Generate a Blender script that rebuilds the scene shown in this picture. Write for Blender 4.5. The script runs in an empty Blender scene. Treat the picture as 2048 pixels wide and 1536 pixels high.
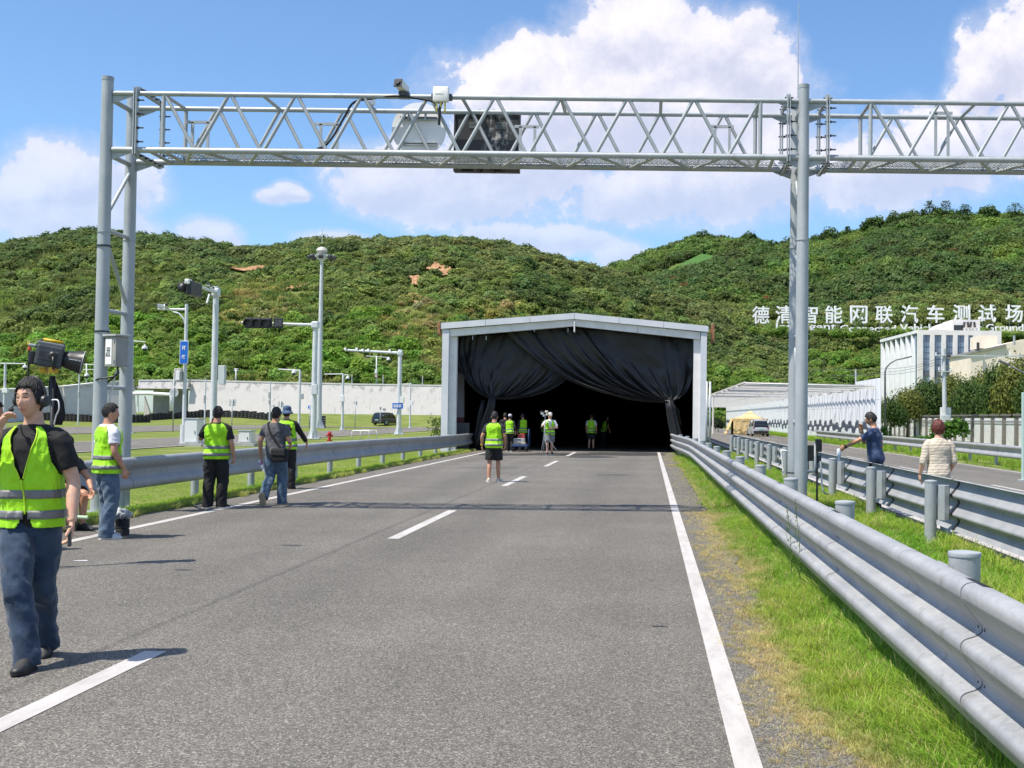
import bpy, bmesh, math, random
import numpy as np
from mathutils import Vector, Matrix, Euler, noise as mnoise
rnd = random.Random(7)
sc = bpy.context.scene
COL = sc.collection
PI = math.pi
R = math.radians
V = Vector

# ------------------------------------------------------------------ camera, sky, sun, exposure
F, CX, CY = 2350.0, 1298.0, 768.0            # focal length and optical axis in photo pixels (photo cropped off-axis)
HCAM, PITCH, ROLL = 1.6, 0.0284, 0.0115
cam = bpy.data.objects.new('camera', bpy.data.cameras.new('camera')); COL.objects.link(cam); sc.camera = cam
cfw = V((0, math.cos(PITCH), math.sin(PITCH)))
_r0, _u0 = V((1, 0, 0)), V((0, -math.sin(PITCH), math.cos(PITCH)))
crt = _r0*math.cos(ROLL) + _u0*math.sin(ROLL)
cup = -_r0*math.sin(ROLL) + _u0*math.cos(ROLL)
cam.matrix_world = Matrix(((crt.x, cup.x, -cfw.x, 0), (crt.y, cup.y, -cfw.y, 0), (crt.z, cup.z, -cfw.z, HCAM), (0, 0, 0, 1)))
cam.data.sensor_fit = 'HORIZONTAL'; cam.data.sensor_width = 36; cam.data.lens = F/2048*36
cam.data.shift_x = -(CX-1024)/2048; cam.data.shift_y = (CY-768)/2048
cam.data.clip_start = 0.1; cam.data.clip_end = 6000
def ray(u, v): return cfw*F + crt*(u-CX) - cup*(v-CY)
def P(u, v, Y):
    d = ray(u, v); return V((0, 0, HCAM)) + d*(Y/d.y)
def G(u, v, z=0.0):
    d = ray(u, v); return V((0, 0, HCAM)) + d*((z-HCAM)/d.z)
def proj(p):
    q = V(p)-V((0, 0, HCAM)); w = q.dot(cfw)
    return CX+F*q.dot(crt)/w, CY-F*q.dot(cup)/w
def XU(u, Y): return (u-CX)/F*Y              # sideways metres of photo column u at depth Y

SUNV = V((-0.43, -0.28, 1.0)).normalized()   # towards the sun
SUN_EL = math.asin(SUNV.z); SUN_AZ = math.atan2(SUNV.x, SUNV.y)
sl = bpy.data.lights.new('sun', 'SUN'); sl.energy = 5.0; sl.angle = R(0.55); sl.color = (1.0, 0.935, 0.83)
so = bpy.data.objects.new('sun', sl); COL.objects.link(so); so.rotation_euler = SUNV.to_track_quat('Z', 'Y').to_euler(); so.location = (-20, -12, 60)
sc.view_settings.view_transform = 'Standard'; sc.view_settings.look = 'None'
sc.view_settings.exposure = 0.42; sc.view_settings.gamma = 1.0; sc.view_settings.use_curve_mapping = False

class NT:
    """tiny node helper: n('Type', inputs..., attr=...) returns the node; sockets are linked or set"""
    def __init__(s, tree): s.t = tree; tree.nodes.clear()
    def n(s, typ, ins=None, **kw):
        nd = s.t.nodes.new(typ)
        for k, v in kw.items(): setattr(nd, k, v)
        for k, v in (ins or {}).items():
            sk = nd.inputs[k]
            if hasattr(v, 'is_linked') or isinstance(v, bpy.types.NodeSocket): s.t.links.new(v, sk)
            else:
                if sk.type == 'RGBA' and len(v) == 3: v = (*v, 1)
                sk.default_value = v
        return nd
    def m(s, op, a, b=0.0, c=0.0, clamp=False):
        return s.n('ShaderNodeMath', {0: a, 1: b, 2: c}, operation=op, use_clamp=clamp).outputs[0]
    def mix(s, f, a, b, typ='MIX'):
        return s.n('ShaderNodeMix', {0: f, 6: a, 7: b}, data_type='RGBA', blend_type=typ).outputs[2]
    def noise(s, vec, scale, detail=4, rough=0.55, dist=0.0):
        return s.n('ShaderNodeTexNoise', {'Vector': vec, 'Scale': scale, 'Detail': detail, 'Roughness': rough, 'Distortion': dist}).outputs[0]
    def ramp(s, f, stops, interp='LINEAR'):
        nd = s.n('ShaderNodeValToRGB', {0: f}); cr = nd.color_ramp; cr.interpolation = interp
        while len(cr.elements) < len(stops): cr.elements.new(0.5)
        for e, (p, c) in zip(cr.elements, stops):
            e.position = p; e.color = (*c, 1) if len(c) == 3 else c
        return nd.outputs[0]
    def step(s, f, lo, hi):
        return s.n('ShaderNodeMapRange', {0: f, 1: lo, 2: hi, 3: 0.0, 4: 1.0}, interpolation_type='SMOOTHSTEP').outputs[0]
    def scale(s, vec, k): return s.n('ShaderNodeVectorMath', {0: vec, 1: k}, operation='MULTIPLY').outputs[0]

world = bpy.data.worlds.new('World'); sc.world = world; world.use_nodes = True
t = NT(world.node_tree)
sky = t.n('ShaderNodeTexSky', sky_type='NISHITA', sun_disc=False, sun_elevation=SUN_EL, sun_rotation=SUN_AZ, air_density=1.0, dust_density=0.6, ozone_density=2.5, altitude=50)
gen = t.n('ShaderNodeTexCoord').outputs['Generated']
sx = t.n('ShaderNodeSeparateXYZ', {0: gen})
az = t.m('ARCTAN2', sx.outputs[0], sx.outputs[1])
el = t.m('ARCSINE', sx.outputs[2])
# cumulus masses where they stood in the sky: (column, row, half-width, half-height) measured on the photograph, kept as bearings
BLOBS = [(1250, 60, 110, 95), (1330, 95, 120, 110), (1190, 110, 100, 90), (1060, 130, 95, 65), (1000, 165, 85, 60), (1450, 105, 110, 85), (1500, 60, 60, 50),
         (1120, 215, 260, 110), (1330, 230, 280, 130), (1520, 150, 90, 90), (1000, 250, 130, 80), (950, 200, 60, 45),
         (820, 345, 150, 60), (760, 385, 95, 50), (900, 400, 200, 55), (1050, 330, 190, 75), (1420, 370, 240, 85), (1250, 395, 130, 60), (1560, 330, 120, 90), (1750, 345, 150, 80), (1880, 310, 150, 90),
         (1990, 130, 75, 95), (2060, 90, 90, 110), (1960, 180, 60, 60), (2080, 230, 130, 120),
         (125, 345, 95, 65), (190, 375, 110, 70), (90, 400, 110, 70), (40, 395, 70, 40), (150, 455, 150, 45), (230, 440, 60, 60),
         (415, 470, 58, 34), (440, 482, 45, 30), (546, 393, 34, 16), (572, 383, 30, 20), (596, 391, 26, 13), (1010, 470, 100, 30), (1240, 510, 55, 32), (670, 480, 70, 20), (1120, 480, 130, 30)]
xyz = t.n('ShaderNodeCombineXYZ', {0: az, 1: el, 2: 0.0}).outputs[0]
nv = t.n('ShaderNodeTexNoise', {'Vector': xyz, 'Scale': 22.0, 'Detail': 10.0, 'Roughness': 0.62, 'Distortion': 0.3})
nv2 = t.n('ShaderNodeTexNoise', {'Vector': xyz, 'Scale': 75.0, 'Detail': 7.0, 'Roughness': 0.65})
wz = t.m('MULTIPLY_ADD', nv.outputs[0], 1.9, -0.95)
wz = t.m('ADD', wz, t.m('MULTIPLY_ADD', nv2.outputs[0], 0.9, -0.45))
dens, lit = None, None
for (u, v, a, b) in BLOBS:
    d = ray(u, v).normalized(); az0, el0 = math.atan2(d.x, d.y), math.asin(d.z)
    ra, rb = a/F*1.0, b/F*1.0
    dx = t.m('DIVIDE', t.m('SUBTRACT', az, az0), ra); dy = t.m('DIVIDE', t.m('SUBTRACT', el, el0), rb)
    q = t.m('SUBTRACT', 1.0, t.m('SQRT', t.m('ADD', t.m('MULTIPLY', dx, dx), t.m('MULTIPLY', dy, dy))))
    dens = q if dens is None else t.n('ShaderNodeMath', {0: dens, 1: q, 2: 0.25}, operation='SMOOTH_MAX').outputs[0]
    l = t.m('ADD', q, t.m('MULTIPLY', dy, 0.9)) if v < 480 else t.m('ADD', q, 0.5)
    lq = t.m('MULTIPLY', t.m('MAXIMUM', q, 0.0), t.m('MULTIPLY_ADD', dy, 0.8, t.m('MULTIPLY', dx, -0.25)))
    lit = lq if lit is None else t.m('ADD', lit, lq)
# the same fair-weather cumulus goes on all round the sky outside the frame
gv = t.noise(t.scale(gen, (3.0, 3.0, 7.0)), 1.0, 7, 0.55)
out_v = t.m('MAXIMUM', t.step(t.m('ABSOLUTE', t.m('ADD', az, 0.11)), 0.45, 0.62), t.step(el, 0.38, 0.5))
gden = t.m('SUBTRACT', t.m('MULTIPLY', t.m('MULTIPLY', t.step(gv, 0.47, 0.68), out_v), 1.6), 0.6)
dens = t.m('MAXIMUM', dens, gden)
cov = t.step(t.m('ADD', dens, t.m('MULTIPLY', wz, 0.8)), -0.06, 0.22)
thin = t.m('MULTIPLY', t.step(t.m('ADD', dens, t.m('MULTIPLY', wz, 0.45)), -0.42, 0.22), 0.45)
lowh = t.step(el, 0.135, 0.265); cov = t.m('MULTIPLY', t.m('MAXIMUM', t.m('MULTIPLY', cov, t.m('MULTIPLY_ADD', lowh, 0.32, 0.64)), thin), 0.97)
sh = t.step(t.m('ADD', t.m('MULTIPLY', lit, 1.1), t.m('MULTIPLY', wz, 0.55)), -0.35, 0.45)
sh = t.m('MULTIPLY', sh, t.m('MULTIPLY_ADD', lowh, 0.4, 0.6)); ccol = t.mix(sh, (0.52, 0.54, 0.67), (0.84, 0.80, 0.83))
skyc = t.mix(1.0, t.scale(sky.outputs[0], (0.105, 0.105, 0.105)), (0.96, 1.17, 1.36), 'MULTIPLY')
final = t.mix(cov, skyc, ccol)
bg = t.n('ShaderNodeBackground', {'Color': final, 'Strength': 1.0})
t.n('ShaderNodeOutputWorld', {0: bg.outputs[0]})

# ------------------------------------------------------------------ object helpers
ORG = {}
def tag(o, label=None, cat=None, group=None, kind=None):
    if label: o['label'] = label
    if cat: o['category'] = cat
    if group: o['group'] = group
    if kind: o['kind'] = kind
    return o
def thing(name, label, cat, loc=(0, 0, 0), group=None, rot=None):
    o = bpy.data.objects.new(name, None); COL.objects.link(o); o.location = loc; o.empty_display_size = 0.2
    if rot: o.rotation_euler = rot
    ORG[o.name] = V(loc)
    return tag(o, label, cat, group)
class MB:
    def __init__(s): s.v = []; s.f = []; s.m = []
    def add(s, vs, fs, mi=0):
        b = len(s.v); s.v.extend(tuple(p) for p in vs); s.f.extend(tuple(b+i for i in f) for f in fs); s.m.extend([mi]*len(fs)); return s
    def box(s, c, d, rz=0.0, mi=0, rot=None, taper=1.0):
        x, y, z = d[0]/2, d[1]/2, d[2]/2; M = rot if rot is not None else Matrix.Rotation(rz, 3, 'Z')
        q = [V((sx*x*(taper if sz > 0 else 1), sy*y*(taper if sz > 0 else 1), sz*z)) for sz in (-1, 1) for sx, sy in ((-1, -1), (1, -1), (1, 1), (-1, 1))]
        return s.add([M@p+V(c) for p in q], [(3, 2, 1, 0), (4, 5, 6, 7), (0, 1, 5, 4), (1, 2, 6, 5), (2, 3, 7, 6), (3, 0, 4, 7)], mi)
    def rbox(s, c, d, r=0.02, rz=0.0, mi=0, rot=None):
        """box with chamfered edges"""
        M = rot if rot is not None else Matrix.Rotation(rz, 3, 'Z')
        x, y, z = d[0]/2, d[1]/2, d[2]/2; r = min(r, x*.9, y*.9, z*.9)
        bm = bmesh.new(); bmesh.ops.create_cube(bm, size=1.0)
        for v_ in bm.verts: v_.co = V((v_.co.x*2*x, v_.co.y*2*y, v_.co.z*2*z))
        bmesh.ops.bevel(bm, geom=list(bm.edges), offset=r, segments=2, affect='EDGES', profile=0.5)
        bm.verts.index_update(); vs = [M@v_.co+V(c) for v_ in bm.verts]; fs = [tuple(v_.index for v_ in f_.verts) for f_ in bm.faces]; bm.free()
        return s.add(vs, fs, mi)
    def tube(s, p0, p1, r, n=10, r1=None, mi=0, caps=True): return s.path([p0, p1], [r, r if r1 is None else r1], n, mi, caps)
    def path(s, pts, r, n=8, mi=0, caps=True, sx=1.0):
        pts = [V(p) for p in pts]; rr = r if isinstance(r, (list, tuple)) else [r]*len(pts)
        vs, fs = [], []; prev = None
        for i, p in enumerate(pts):
            d = (pts[min(i+1, len(pts)-1)]-pts[max(i-1, 0)]).normalized()
            a = prev if prev is not None else (V((0, 0, 1)) if abs(d.z) < .9 else V((1, 0, 0)))
            a = (a-d*a.dot(d)).normalized(); prev = a; b = d.cross(a)
            for k in range(n):
                w = 2*PI*k/n; vs.append(p+(a*math.cos(w)*sx+b*math.sin(w))*rr[i])
        for i in range(len(pts)-1):
            for k in range(n): fs.append((i*n+k, i*n+(k+1) % n, (i+1)*n+(k+1) % n, (i+1)*n+k))
        if caps: fs.append(tuple(range(n-1, -1, -1))); fs.append(tuple((len(pts)-1)*n+k for k in range(n)))
        return s.add(vs, fs, mi)
    def loft(s, rings, mi=0, caps=True, closed=True):
        n = len(rings[0]); vs = [p for r_ in rings for p in r_]; fs = []
        for i in range(len(rings)-1):
            for k in range(n if closed else n-1): fs.append((i*n+k, i*n+(k+1) % n, (i+1)*n+(k+1) % n, (i+1)*n+k))
        if caps and closed: fs.append(tuple(range(n-1, -1, -1))); fs.append(tuple((len(rings)-1)*n+k for k in range(n)))
        return s.add(vs, fs, mi)
    def lathe(s, prof, c=(0, 0, 0), n=16, mi=0, M=None):
        rings = [[(M or Matrix.Identity(3))@V((r*math.cos(2*PI*k/n), r*math.sin(2*PI*k/n), z))+V(c) for k in range(n)] for r, z in prof]
        return s.loft(rings, mi)
    def ball(s, c, r, n=10, mi=0, M=None):
        r = r if isinstance(r, (list, tuple)) else (r, r, r)
        rings = []
        for i in range(1, n):
            w = PI*i/n
            rings.append([(M or Matrix.Identity(3))@V((r[0]*math.sin(w)*math.cos(2*PI*k/(n+4)), r[1]*math.sin(w)*math.sin(2*PI*k/(n+4)), -r[2]*math.cos(w)))+V(c) for k in range(n+4)])
        return s.loft(rings, mi)
    def quad(s, a, b, c, d, mi=0): return s.add([a, b, c, d], [(0, 1, 2, 3)], mi)
    def clusters(s):
        par = list(range(len(s.v)))
        def fd(i):
            while par[i] != i: par[i] = par[par[i]]; i = par[i]
            return i
        for f in s.f:
            a = fd(f[0])
            for q in f[1:]: par[fd(q)] = a
        g = {}
        for i in range(len(s.v)): g.setdefault(fd(i), []).append(i)
        if not 2 <= len(g) <= 14: return None
        bb = [[tuple(min(s.v[i][k] for i in m)-.004 for k in range(3)), tuple(max(s.v[i][k] for i in m)+.004 for k in range(3)), {r_}] for r_, m in g.items()]
        ch = True
        while ch:
            ch = False
            for i in range(len(bb)):
                for j in range(i+1, len(bb)):
                    A, B = bb[i], bb[j]
                    if all(A[0][k] <= B[1][k] and B[0][k] <= A[1][k] for k in range(3)):
                        bb[i] = [tuple(map(min, A[0], B[0])), tuple(map(max, A[1], B[1])), A[2] | B[2]]; bb.pop(j); ch = True; break
                if ch: break
        if len(bb) < 2: return None
        return [[i for r_ in b[2] for i in g[r_]] for b in bb]
    def build(s, name, mats, parent=None, smooth=False, org=None, kind=None, auto=None):
        if parent is not None and kind is None:
            cl = s.clusters()
            if cl:                                   # separate pieces become separate parts
                first = None
                for ids in cl:
                    mp = {i: k for k, i in enumerate(ids)}; q = MB(); q.v = [s.v[i] for i in ids]
                    for f, m in zip(s.f, s.m):
                        if f[0] in mp: q.f.append(tuple(mp[i] for i in f)); q.m.append(m)
                    o = q.build(name, mats, parent, smooth, org, '', auto); first = first or o
                return first
        o_ = V(org) if org is not None else (ORG.get(parent.name, V((0, 0, 0))) if parent else V((0, 0, 0)))
        me = bpy.data.meshes.new(name); me.from_pydata([(p[0]-o_.x, p[1]-o_.y, p[2]-o_.z) for p in s.v], [], s.f)
        mats = mats if isinstance(mats, (list, tuple)) else [mats]
        for m_ in mats: me.materials.append(m_)
        if len(mats) > 1: me.polygons.foreach_set('material_index', s.m)
        if smooth:
            me.polygons.foreach_set('use_smooth', [True]*len(me.polygons))
            if auto is not None: me.set_sharp_from_angle(angle=R(auto))
        me.update()
        o = bpy.data.objects.new(name, me); COL.objects.link(o)
        if parent is not None: o.parent = parent; ORG[o.name] = o_
        if kind: o['kind'] = kind
        return o
def kids(o): return [c for c in o.children]
def copy_tree(o, loc=None, parent=None, label=None, rot=None, group=None):
    c = o.copy(); COL.objects.link(c)
    if parent is not None: c.parent = parent
    if loc is not None: c.location = loc
    if rot is not None: c.rotation_euler = rot
    if label: c['label'] = label
    if group: c['group'] = group
    for ch in list(o.children): copy_tree(ch, parent=c)
    return c
def dup(o, parent, loc=None):
    c = o.copy(); COL.objects.link(c); c.parent = parent
    if loc is not None: c.location = loc
    return c

# ------------------------------------------------------------------ materials
def M_(name, c1, c2=None, scale=4.0, rough=0.6, metal=0.0, bump=0.0, bscale=40.0, spec=0.5, lo=0.35, hi=0.65, stretch=(1, 1, 1), detail=5):
    mt = bpy.data.materials.new(name); mt.use_nodes = True; t = NT(mt.node_tree)
    tc = t.scale(t.n('ShaderNodeTexCoord').outputs['Object'], stretch)
    ins = {'Roughness': rough, 'Metallic': metal, 'Specular IOR Level': spec}
    if c2 is not None:
        f = t.step(t.noise(tc, scale, detail), lo, hi); ins['Base Color'] = t.mix(f, c1, c2)
        ins['Roughness'] = t.m('MULTIPLY_ADD', f, 0.12, rough-0.06)
    else: ins['Base Color'] = c1
    if bump: ins['Normal'] = t.n('ShaderNodeBump', {'Strength': 1.0, 'Distance': bump, 'Height': t.noise(tc, bscale, 4)}).outputs[0]
    b = t.n('ShaderNodeBsdfPrincipled', ins); t.n('ShaderNodeOutputMaterial', {0: b.outputs[0]})
    return mt
def emit_free(mt): return mt
def zinc(name, c1, c2, dirt, rough=.52, metal=.22, rustk=.0):
    # spangled zinc with rain streaks and a few rust freckles
    mt = bpy.data.materials.new(name); mt.use_nodes = True; t = NT(mt.node_tree); p = t.n('ShaderNodeTexCoord').outputs['Object']
    sp = t.n('ShaderNodeSeparateColor', {0: t.n('ShaderNodeTexVoronoi', {'Vector': p, 'Scale': 45.0}).outputs['Color']}).outputs[0]
    f = t.m('ADD', t.m('MULTIPLY', t.step(t.noise(p, 2.2, 5), .3, .7), .7), t.m('MULTIPLY', sp, .3)); c = t.mix(f, c1, c2)
    st = t.step(t.noise(t.scale(p, (5, 5, .5)), 1.6, 6, .7), .54, .70); c = t.mix(t.m('MULTIPLY', st, .5), c, dirt)
    if rustk: c = t.mix(t.m('MULTIPLY', t.step(t.noise(p, 6, 6, .7), .68, .76), rustk), c, (.26, .12, .05))
    nb = t.n('ShaderNodeBump', {'Strength': 1.0, 'Distance': .0012, 'Height': t.noise(p, 14, 5)}).outputs[0]
    b = t.n('ShaderNodeBsdfPrincipled', {'Base Color': c, 'Roughness': t.m('MULTIPLY_ADD', sp, .15, rough-.07), 'Metallic': metal, 'Normal': nb}); t.n('ShaderNodeOutputMaterial', {0: b.outputs[0]}); return mt
galv = zinc('galvanised_steel', (0.34, 0.37, 0.385), (0.44, 0.46, 0.47), (.24, .25, .25), rustk=.55)
galv_rail = zinc('galvanised_rail', (0.29, 0.30, 0.315), (0.40, 0.405, 0.41), (.20, .19, .175), .55, .2, .25)
galv_dull = M_('weathered_zinc', (0.30, 0.33, 0.34), (0.42, 0.45, 0.45), 6.0, 0.6, 0.3, 0.001, 50)
pole_paint = M_('pale_grey_pole_paint', (0.52, 0.55, 0.57), (0.60, 0.62, 0.63), 3.0, 0.5)
white_paint = M_('white_paint', (0.72, 0.72, 0.71), (0.80, 0.80, 0.79), 5.0, 0.5)
black_plastic = M_('black_plastic', (0.012, 0.012, 0.013), (0.022, 0.022, 0.024), 8.0, 0.45)
black_rubber = M_('black_rubber', (0.013, 0.013, 0.014), (0.03, 0.03, 0.032), 6.0, 0.75, bump=.004, bscale=20)
dark_steel = M_('dark_steel', (0.05, 0.05, 0.055), (0.09, 0.09, 0.095), 8.0, 0.5, 0.4)
groove = M_('dark_joint', (0.015, 0.015, 0.016))
rust = M_('rusty_steel', (0.20, 0.09, 0.045), (0.34, 0.17, 0.09), 6.0, 0.8)
concrete = M_('concrete', (0.34, 0.33, 0.31), (0.45, 0.44, 0.42), 2.5, 0.85, bump=.004, bscale=20)
blue_sign = M_('blue_sign_sheet', (0.006, 0.13, 0.55), None, rough=.4)
white_print = M_('white_print', (0.82, 0.82, 0.82), None, rough=.5)
glass_dark = M_('dark_window_glass', (0.012, 0.016, 0.02), None, rough=.08, spec=.8)
# ------------------------------------------------------------------ ground, roads, hills
def sstep(x, a, b):
    w = min(1.0, max(0.0, (x-a)/(b-a))); return w*w*(3-2*w)
def gz(x, y):
    z = -0.02*(min(x, 13.6)-4.2) if x > 4.2 else 0.0
    if x < -8: z += sstep(y, 150, 184)*(1.6 if x > -58 else 1.6-0.9*sstep(-x, 58, 80))*sstep(-x, 8, 20)
    return z
def soilmat(name, stops, sc1, sc2, bump=.03, bs=18):
    mt = bpy.data.materials.new(name); mt.use_nodes = True; t = NT(mt.node_tree)
    p = t.n('ShaderNodeTexCoord').outputs['Object']
    f = t.m('ADD', t.m('MULTIPLY', t.noise(p, sc1, 6, .6), .6), t.m('MULTIPLY', t.noise(p, sc2, 5, .65), .4))
    c = t.ramp(f, stops)
    nb = t.n('ShaderNodeBump', {'Strength': 1.0, 'Distance': bump, 'Height': t.noise(p, bs, 5, .7)}).outputs[0]
    b = t.n('ShaderNodeBsdfPrincipled', {'Base Color': c, 'Roughness': .95, 'Specular IOR Level': .15, 'Normal': nb}); t.n('ShaderNodeOutputMaterial', {0: b.outputs[0]})
    return mt
turf = soilmat('mown_turf', [(.30, (.085, .125, .022)), (.46, (.13, .175, .034)), (.56, (.185, .215, .055)), (.66, (.28, .25, .10))], .35, 4.0)
hillsoil = soilmat('hill_undergrowth', [(.30, (.045, .075, .018)), (.45, (.09, .13, .03)), (.58, (.15, .18, .05)), (.72, (.22, .20, .09))], .06, .6, .5, .8)
# asphalt: dark binder with pale aggregate grains, traffic-worn bands along the lanes, faint cracks
def asphalt_mat(name, k=1.0):
    mt = bpy.data.materials.new(name); mt.use_nodes = True; t = NT(mt.node_tree)
    p = t.n('ShaderNodeTexCoord').outputs['Object']
    vo = t.n('ShaderNodeTexVoronoi', {'Vector': p, 'Scale': 190.0, 'Randomness': 1.0}, feature='F1')
    grain = t.n('ShaderNodeSeparateColor', {0: vo.outputs['Color']}).outputs[0]
    vo2 = t.n('ShaderNodeTexVoronoi', {'Vector': p, 'Scale': 90.0, 'Randomness': 1.0}, feature='F1')
    grain2 = t.n('ShaderNodeSeparateColor', {0: vo2.outputs['Color']}).outputs[1]
    base = t.ramp(t.m('ADD', t.m('MULTIPLY', grain, .6), t.m('MULTIPLY', grain2, .4)), [(.16, (.054*k, .052*k, .049*k)), (.5, (.128*k, .123*k, .114*k)), (.74, (.205*k, .196*k, .182*k)), (.88, (.40*k, .38*k, .35*k))])
    xq = t.n('ShaderNodeSeparateXYZ', {0: p}).outputs[0]; wear = t.m('ADD', t.m('MULTIPLY', t.step(t.noise(t.scale(p, (.9, .05, 1)), 1.0, 4, .6), .3, .7), .7), t.m('MULTIPLY_ADD', t.m('COSINE', t.m('MULTIPLY', xq, 3.4)), .15, .15)); jn = t.step(t.m('ABSOLUTE', t.m('ADD', t.m('ADD', xq, 3.62), t.m('MULTIPLY', t.noise(t.scale(p, (0, 1.2, 0)), 1.0, 3), .06))), .05, .02)
    blot = t.step(t.noise(p, .45, 5, .6), .35, .7)
    wv = t.m('MULTIPLY_ADD', wear, .26, .84); wv = t.m('MULTIPLY', wv, t.m('MULTIPLY_ADD', blot, .18, .90)); wv = t.m('MULTIPLY', wv, t.m('MULTIPLY_ADD', jn, -.22, 1.0))
    c = t.mix(1.0, base, t.n('ShaderNodeCombineXYZ', {0: t.m('MULTIPLY', wv, 1.0), 1: t.m('MULTIPLY', wv, .965), 2: t.m('MULTIPLY', wv, .90)}).outputs[0], 'MULTIPLY')
    ht = t.m('ADD', t.m('MULTIPLY', grain, 1.0), t.noise(p, 150, 3))
    nb = t.n('ShaderNodeBump', {'Strength': 1.0, 'Distance': .0035, 'Height': ht}).outputs[0]
    b = t.n('ShaderNodeBsdfPrincipled', {'Base Color': c, 'Roughness': .82, 'Specular IOR Level': .35, 'Normal': nb}); t.n('ShaderNodeOutputMaterial', {0: b.outputs[0]})
    return mt
asphalt = asphalt_mat('asphalt', 1.12)
asphalt_pale = asphalt_mat('pale_asphalt', 1.15)
def paint_mat():
    mt = bpy.data.materials.new('worn_road_paint'); mt.use_nodes = True; t = NT(mt.node_tree)
    p = t.n('ShaderNodeTexCoord').outputs['Object']
    f = t.step(t.m('ADD', t.noise(p, 60, 4, .7), t.m('MULTIPLY', t.noise(p, 2.5, 4), .5)), .88, 1.02)
    g = t.step(t.noise(t.scale(p, (1, .25, 1)), 5, 5, .7), .4, .75)
    c = t.mix(f, t.mix(g, (.48, .455, .435), (.36, .34, .325)), (.20, .195, .185))
    nb = t.n('ShaderNodeBump', {'Strength': 1.0, 'Distance': .002, 'Height': t.noise(p, 120, 3)}).outputs[0]
    b = t.n('ShaderNodeBsdfPrincipled', {'Base Color': c, 'Roughness': .75, 'Normal': nb}); t.n('ShaderNodeOutputMaterial', {0: b.outputs[0]})
    return mt
paint = paint_mat()

xs = [-900, -500, -300, -200, -150, -110, -90, -80, -70, -62, -58, -50, -40, -30, -24, -20, -14, -11, -8, -4, 0, 4.2, 8, 12, 16, 20, 30, 40, 60, 100, 150, 250, 500, 900]
ys = [-60, -20, 0, 20, 60, 100, 130, 150, 155, 160, 164, 168, 172, 176, 180, 184, 190, 200, 260, 400, 800, 1600, 3000]
mb = MB(); mb.add([(x, y, gz(x, y)-.03) for y in ys for x in xs], [(j*len(xs)+i, j*len(xs)+i+1, (j+1)*len(xs)+i+1, (j+1)*len(xs)+i) for j in range(len(ys)-1) for i in range(len(xs)-1)])
ground = mb.build('ground', turf, smooth=True); tag(ground, 'green turf with dry patches between the roads', kind='structure')
def sheet(name, pts_l, pts_r, z, mat, label, n=1):
    """strip between two edges given as (x, y) lists, laid z above the ground"""
    mb = MB(); vs = []
    for (a, b) in zip(pts_l, pts_r):
        vs += [(a[0], a[1], gz(*a)+z), (b[0], b[1], gz(*b)+z)]
    mb.add(vs, [(2*i, 2*i+1, 2*i+3, 2*i+2) for i in range(len(pts_l)-1)])
    o = mb.build(name, mat); return tag(o, label, kind='structure')
def jag(x, y, amp): return x + amp*(mnoise.noise((y*.9, x*3, 0))+.6*mnoise.noise((y*3.1, x*7, 4)))
yy = [-8+.35*i for i in range(180)] + [56, 80, 118]
sheet('road', [(jag(-7.95, y, .10), y) for y in yy], [(jag(1.02, y, .13) if y < 50 else 1.6, y) for y in yy], 0.0, asphalt, 'grey asphalt test road running into the dark shed')
sheet('carriageway', [(4.2, y) for y in (-8, 60, 130, 300)], [(13.25, y) for y in (-8, 60, 130, 300)], 0.0, asphalt_pale, 'second asphalt carriageway beyond the median')
sheet('service_road', [(-29.8, y) for y in (10, 100, 152)], [(-22.0, y) for y in (10, 100, 152)], 0.0, asphalt_pale, 'narrow asphalt road beyond the left grass')
sheet('test_track', [(-57, y) for y in (10, 100, 150)], [(-40, y) for y in (10, 100, 150)], 0.0, asphalt_pale, 'farther asphalt track before the pale wall')
sheet('cross_track', [(-40, 138), (-8, 136)], [(-40, 146), (-8, 144)], 0.004, asphalt_pale, 'asphalt branch the dark car stands on')
LINES = []
def line(x0, y0, x1, y1, w, lab, z=.004):
    mb = MB(); n = 6 if abs(y1-y0) > 20 else 1
    d = V((x1-x0, y1-y0, 0)); q = V((-d.y, d.x, 0)).normalized()*(w/2)
    pts = [V((x0, y0, 0))+d*(i/n) for i in range(n+1)]
    vs = []
    for p in pts:
        for sgn in (1, -1):
            e = p+q*sgn; vs.append((e.x, e.y, gz(e.x, e.y)+z))
    mb.add(vs, [(2*i, 2*i+1, 2*i+3, 2*i+2) for i in range(n)])
    o = mb.build('road_marking', paint); tag(o, lab, kind='structure'); LINES.append(o)
gl0, gl1 = G(0, 1113), G(965, 905)
line(.477, -6, .477, 54, .13, 'solid white line at the right edge of the test road')
line(gl0.x, -6, gl0.x, 54, .15, 'solid white line at the left edge of the test road')
for (ua, va, ub, vb) in ((-700, 1745, 300, 1303), (797, 1078, 900, 1021), (1007, 972, 1054, 953), (1097, 933, 1122, 922), (1143, 912.5, 1160, 904.5)):
    a, b = G(ua, va), G(ub, vb); line(-3.27, a.y, -3.27, b.y, .15, 'white dash of the lane divider')
line(4.40, -6, 4.40, 250, .14, 'white left edge line of the second carriageway')
line(12.95, -6, 12.95, 250, .14, 'white right edge line of the second carriageway')
for k in range(14):
    y0 = 15.5+11.6*k; line(9.2, y0, 9.2, y0+4.4, .14, 'white dash on the second carriageway')
for x in (-22.15, -29.65): line(x, 12, x, 150, .12, 'white edge line of the service road')
for k in range(9): line(-25.9, 30+13*k, -25.9, 34+13*k, .12, 'white dash on the service road')
for k in range(9): line(-48, 30+13*k, -48, 34+13*k, .14, 'white dash on the far track')
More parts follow.
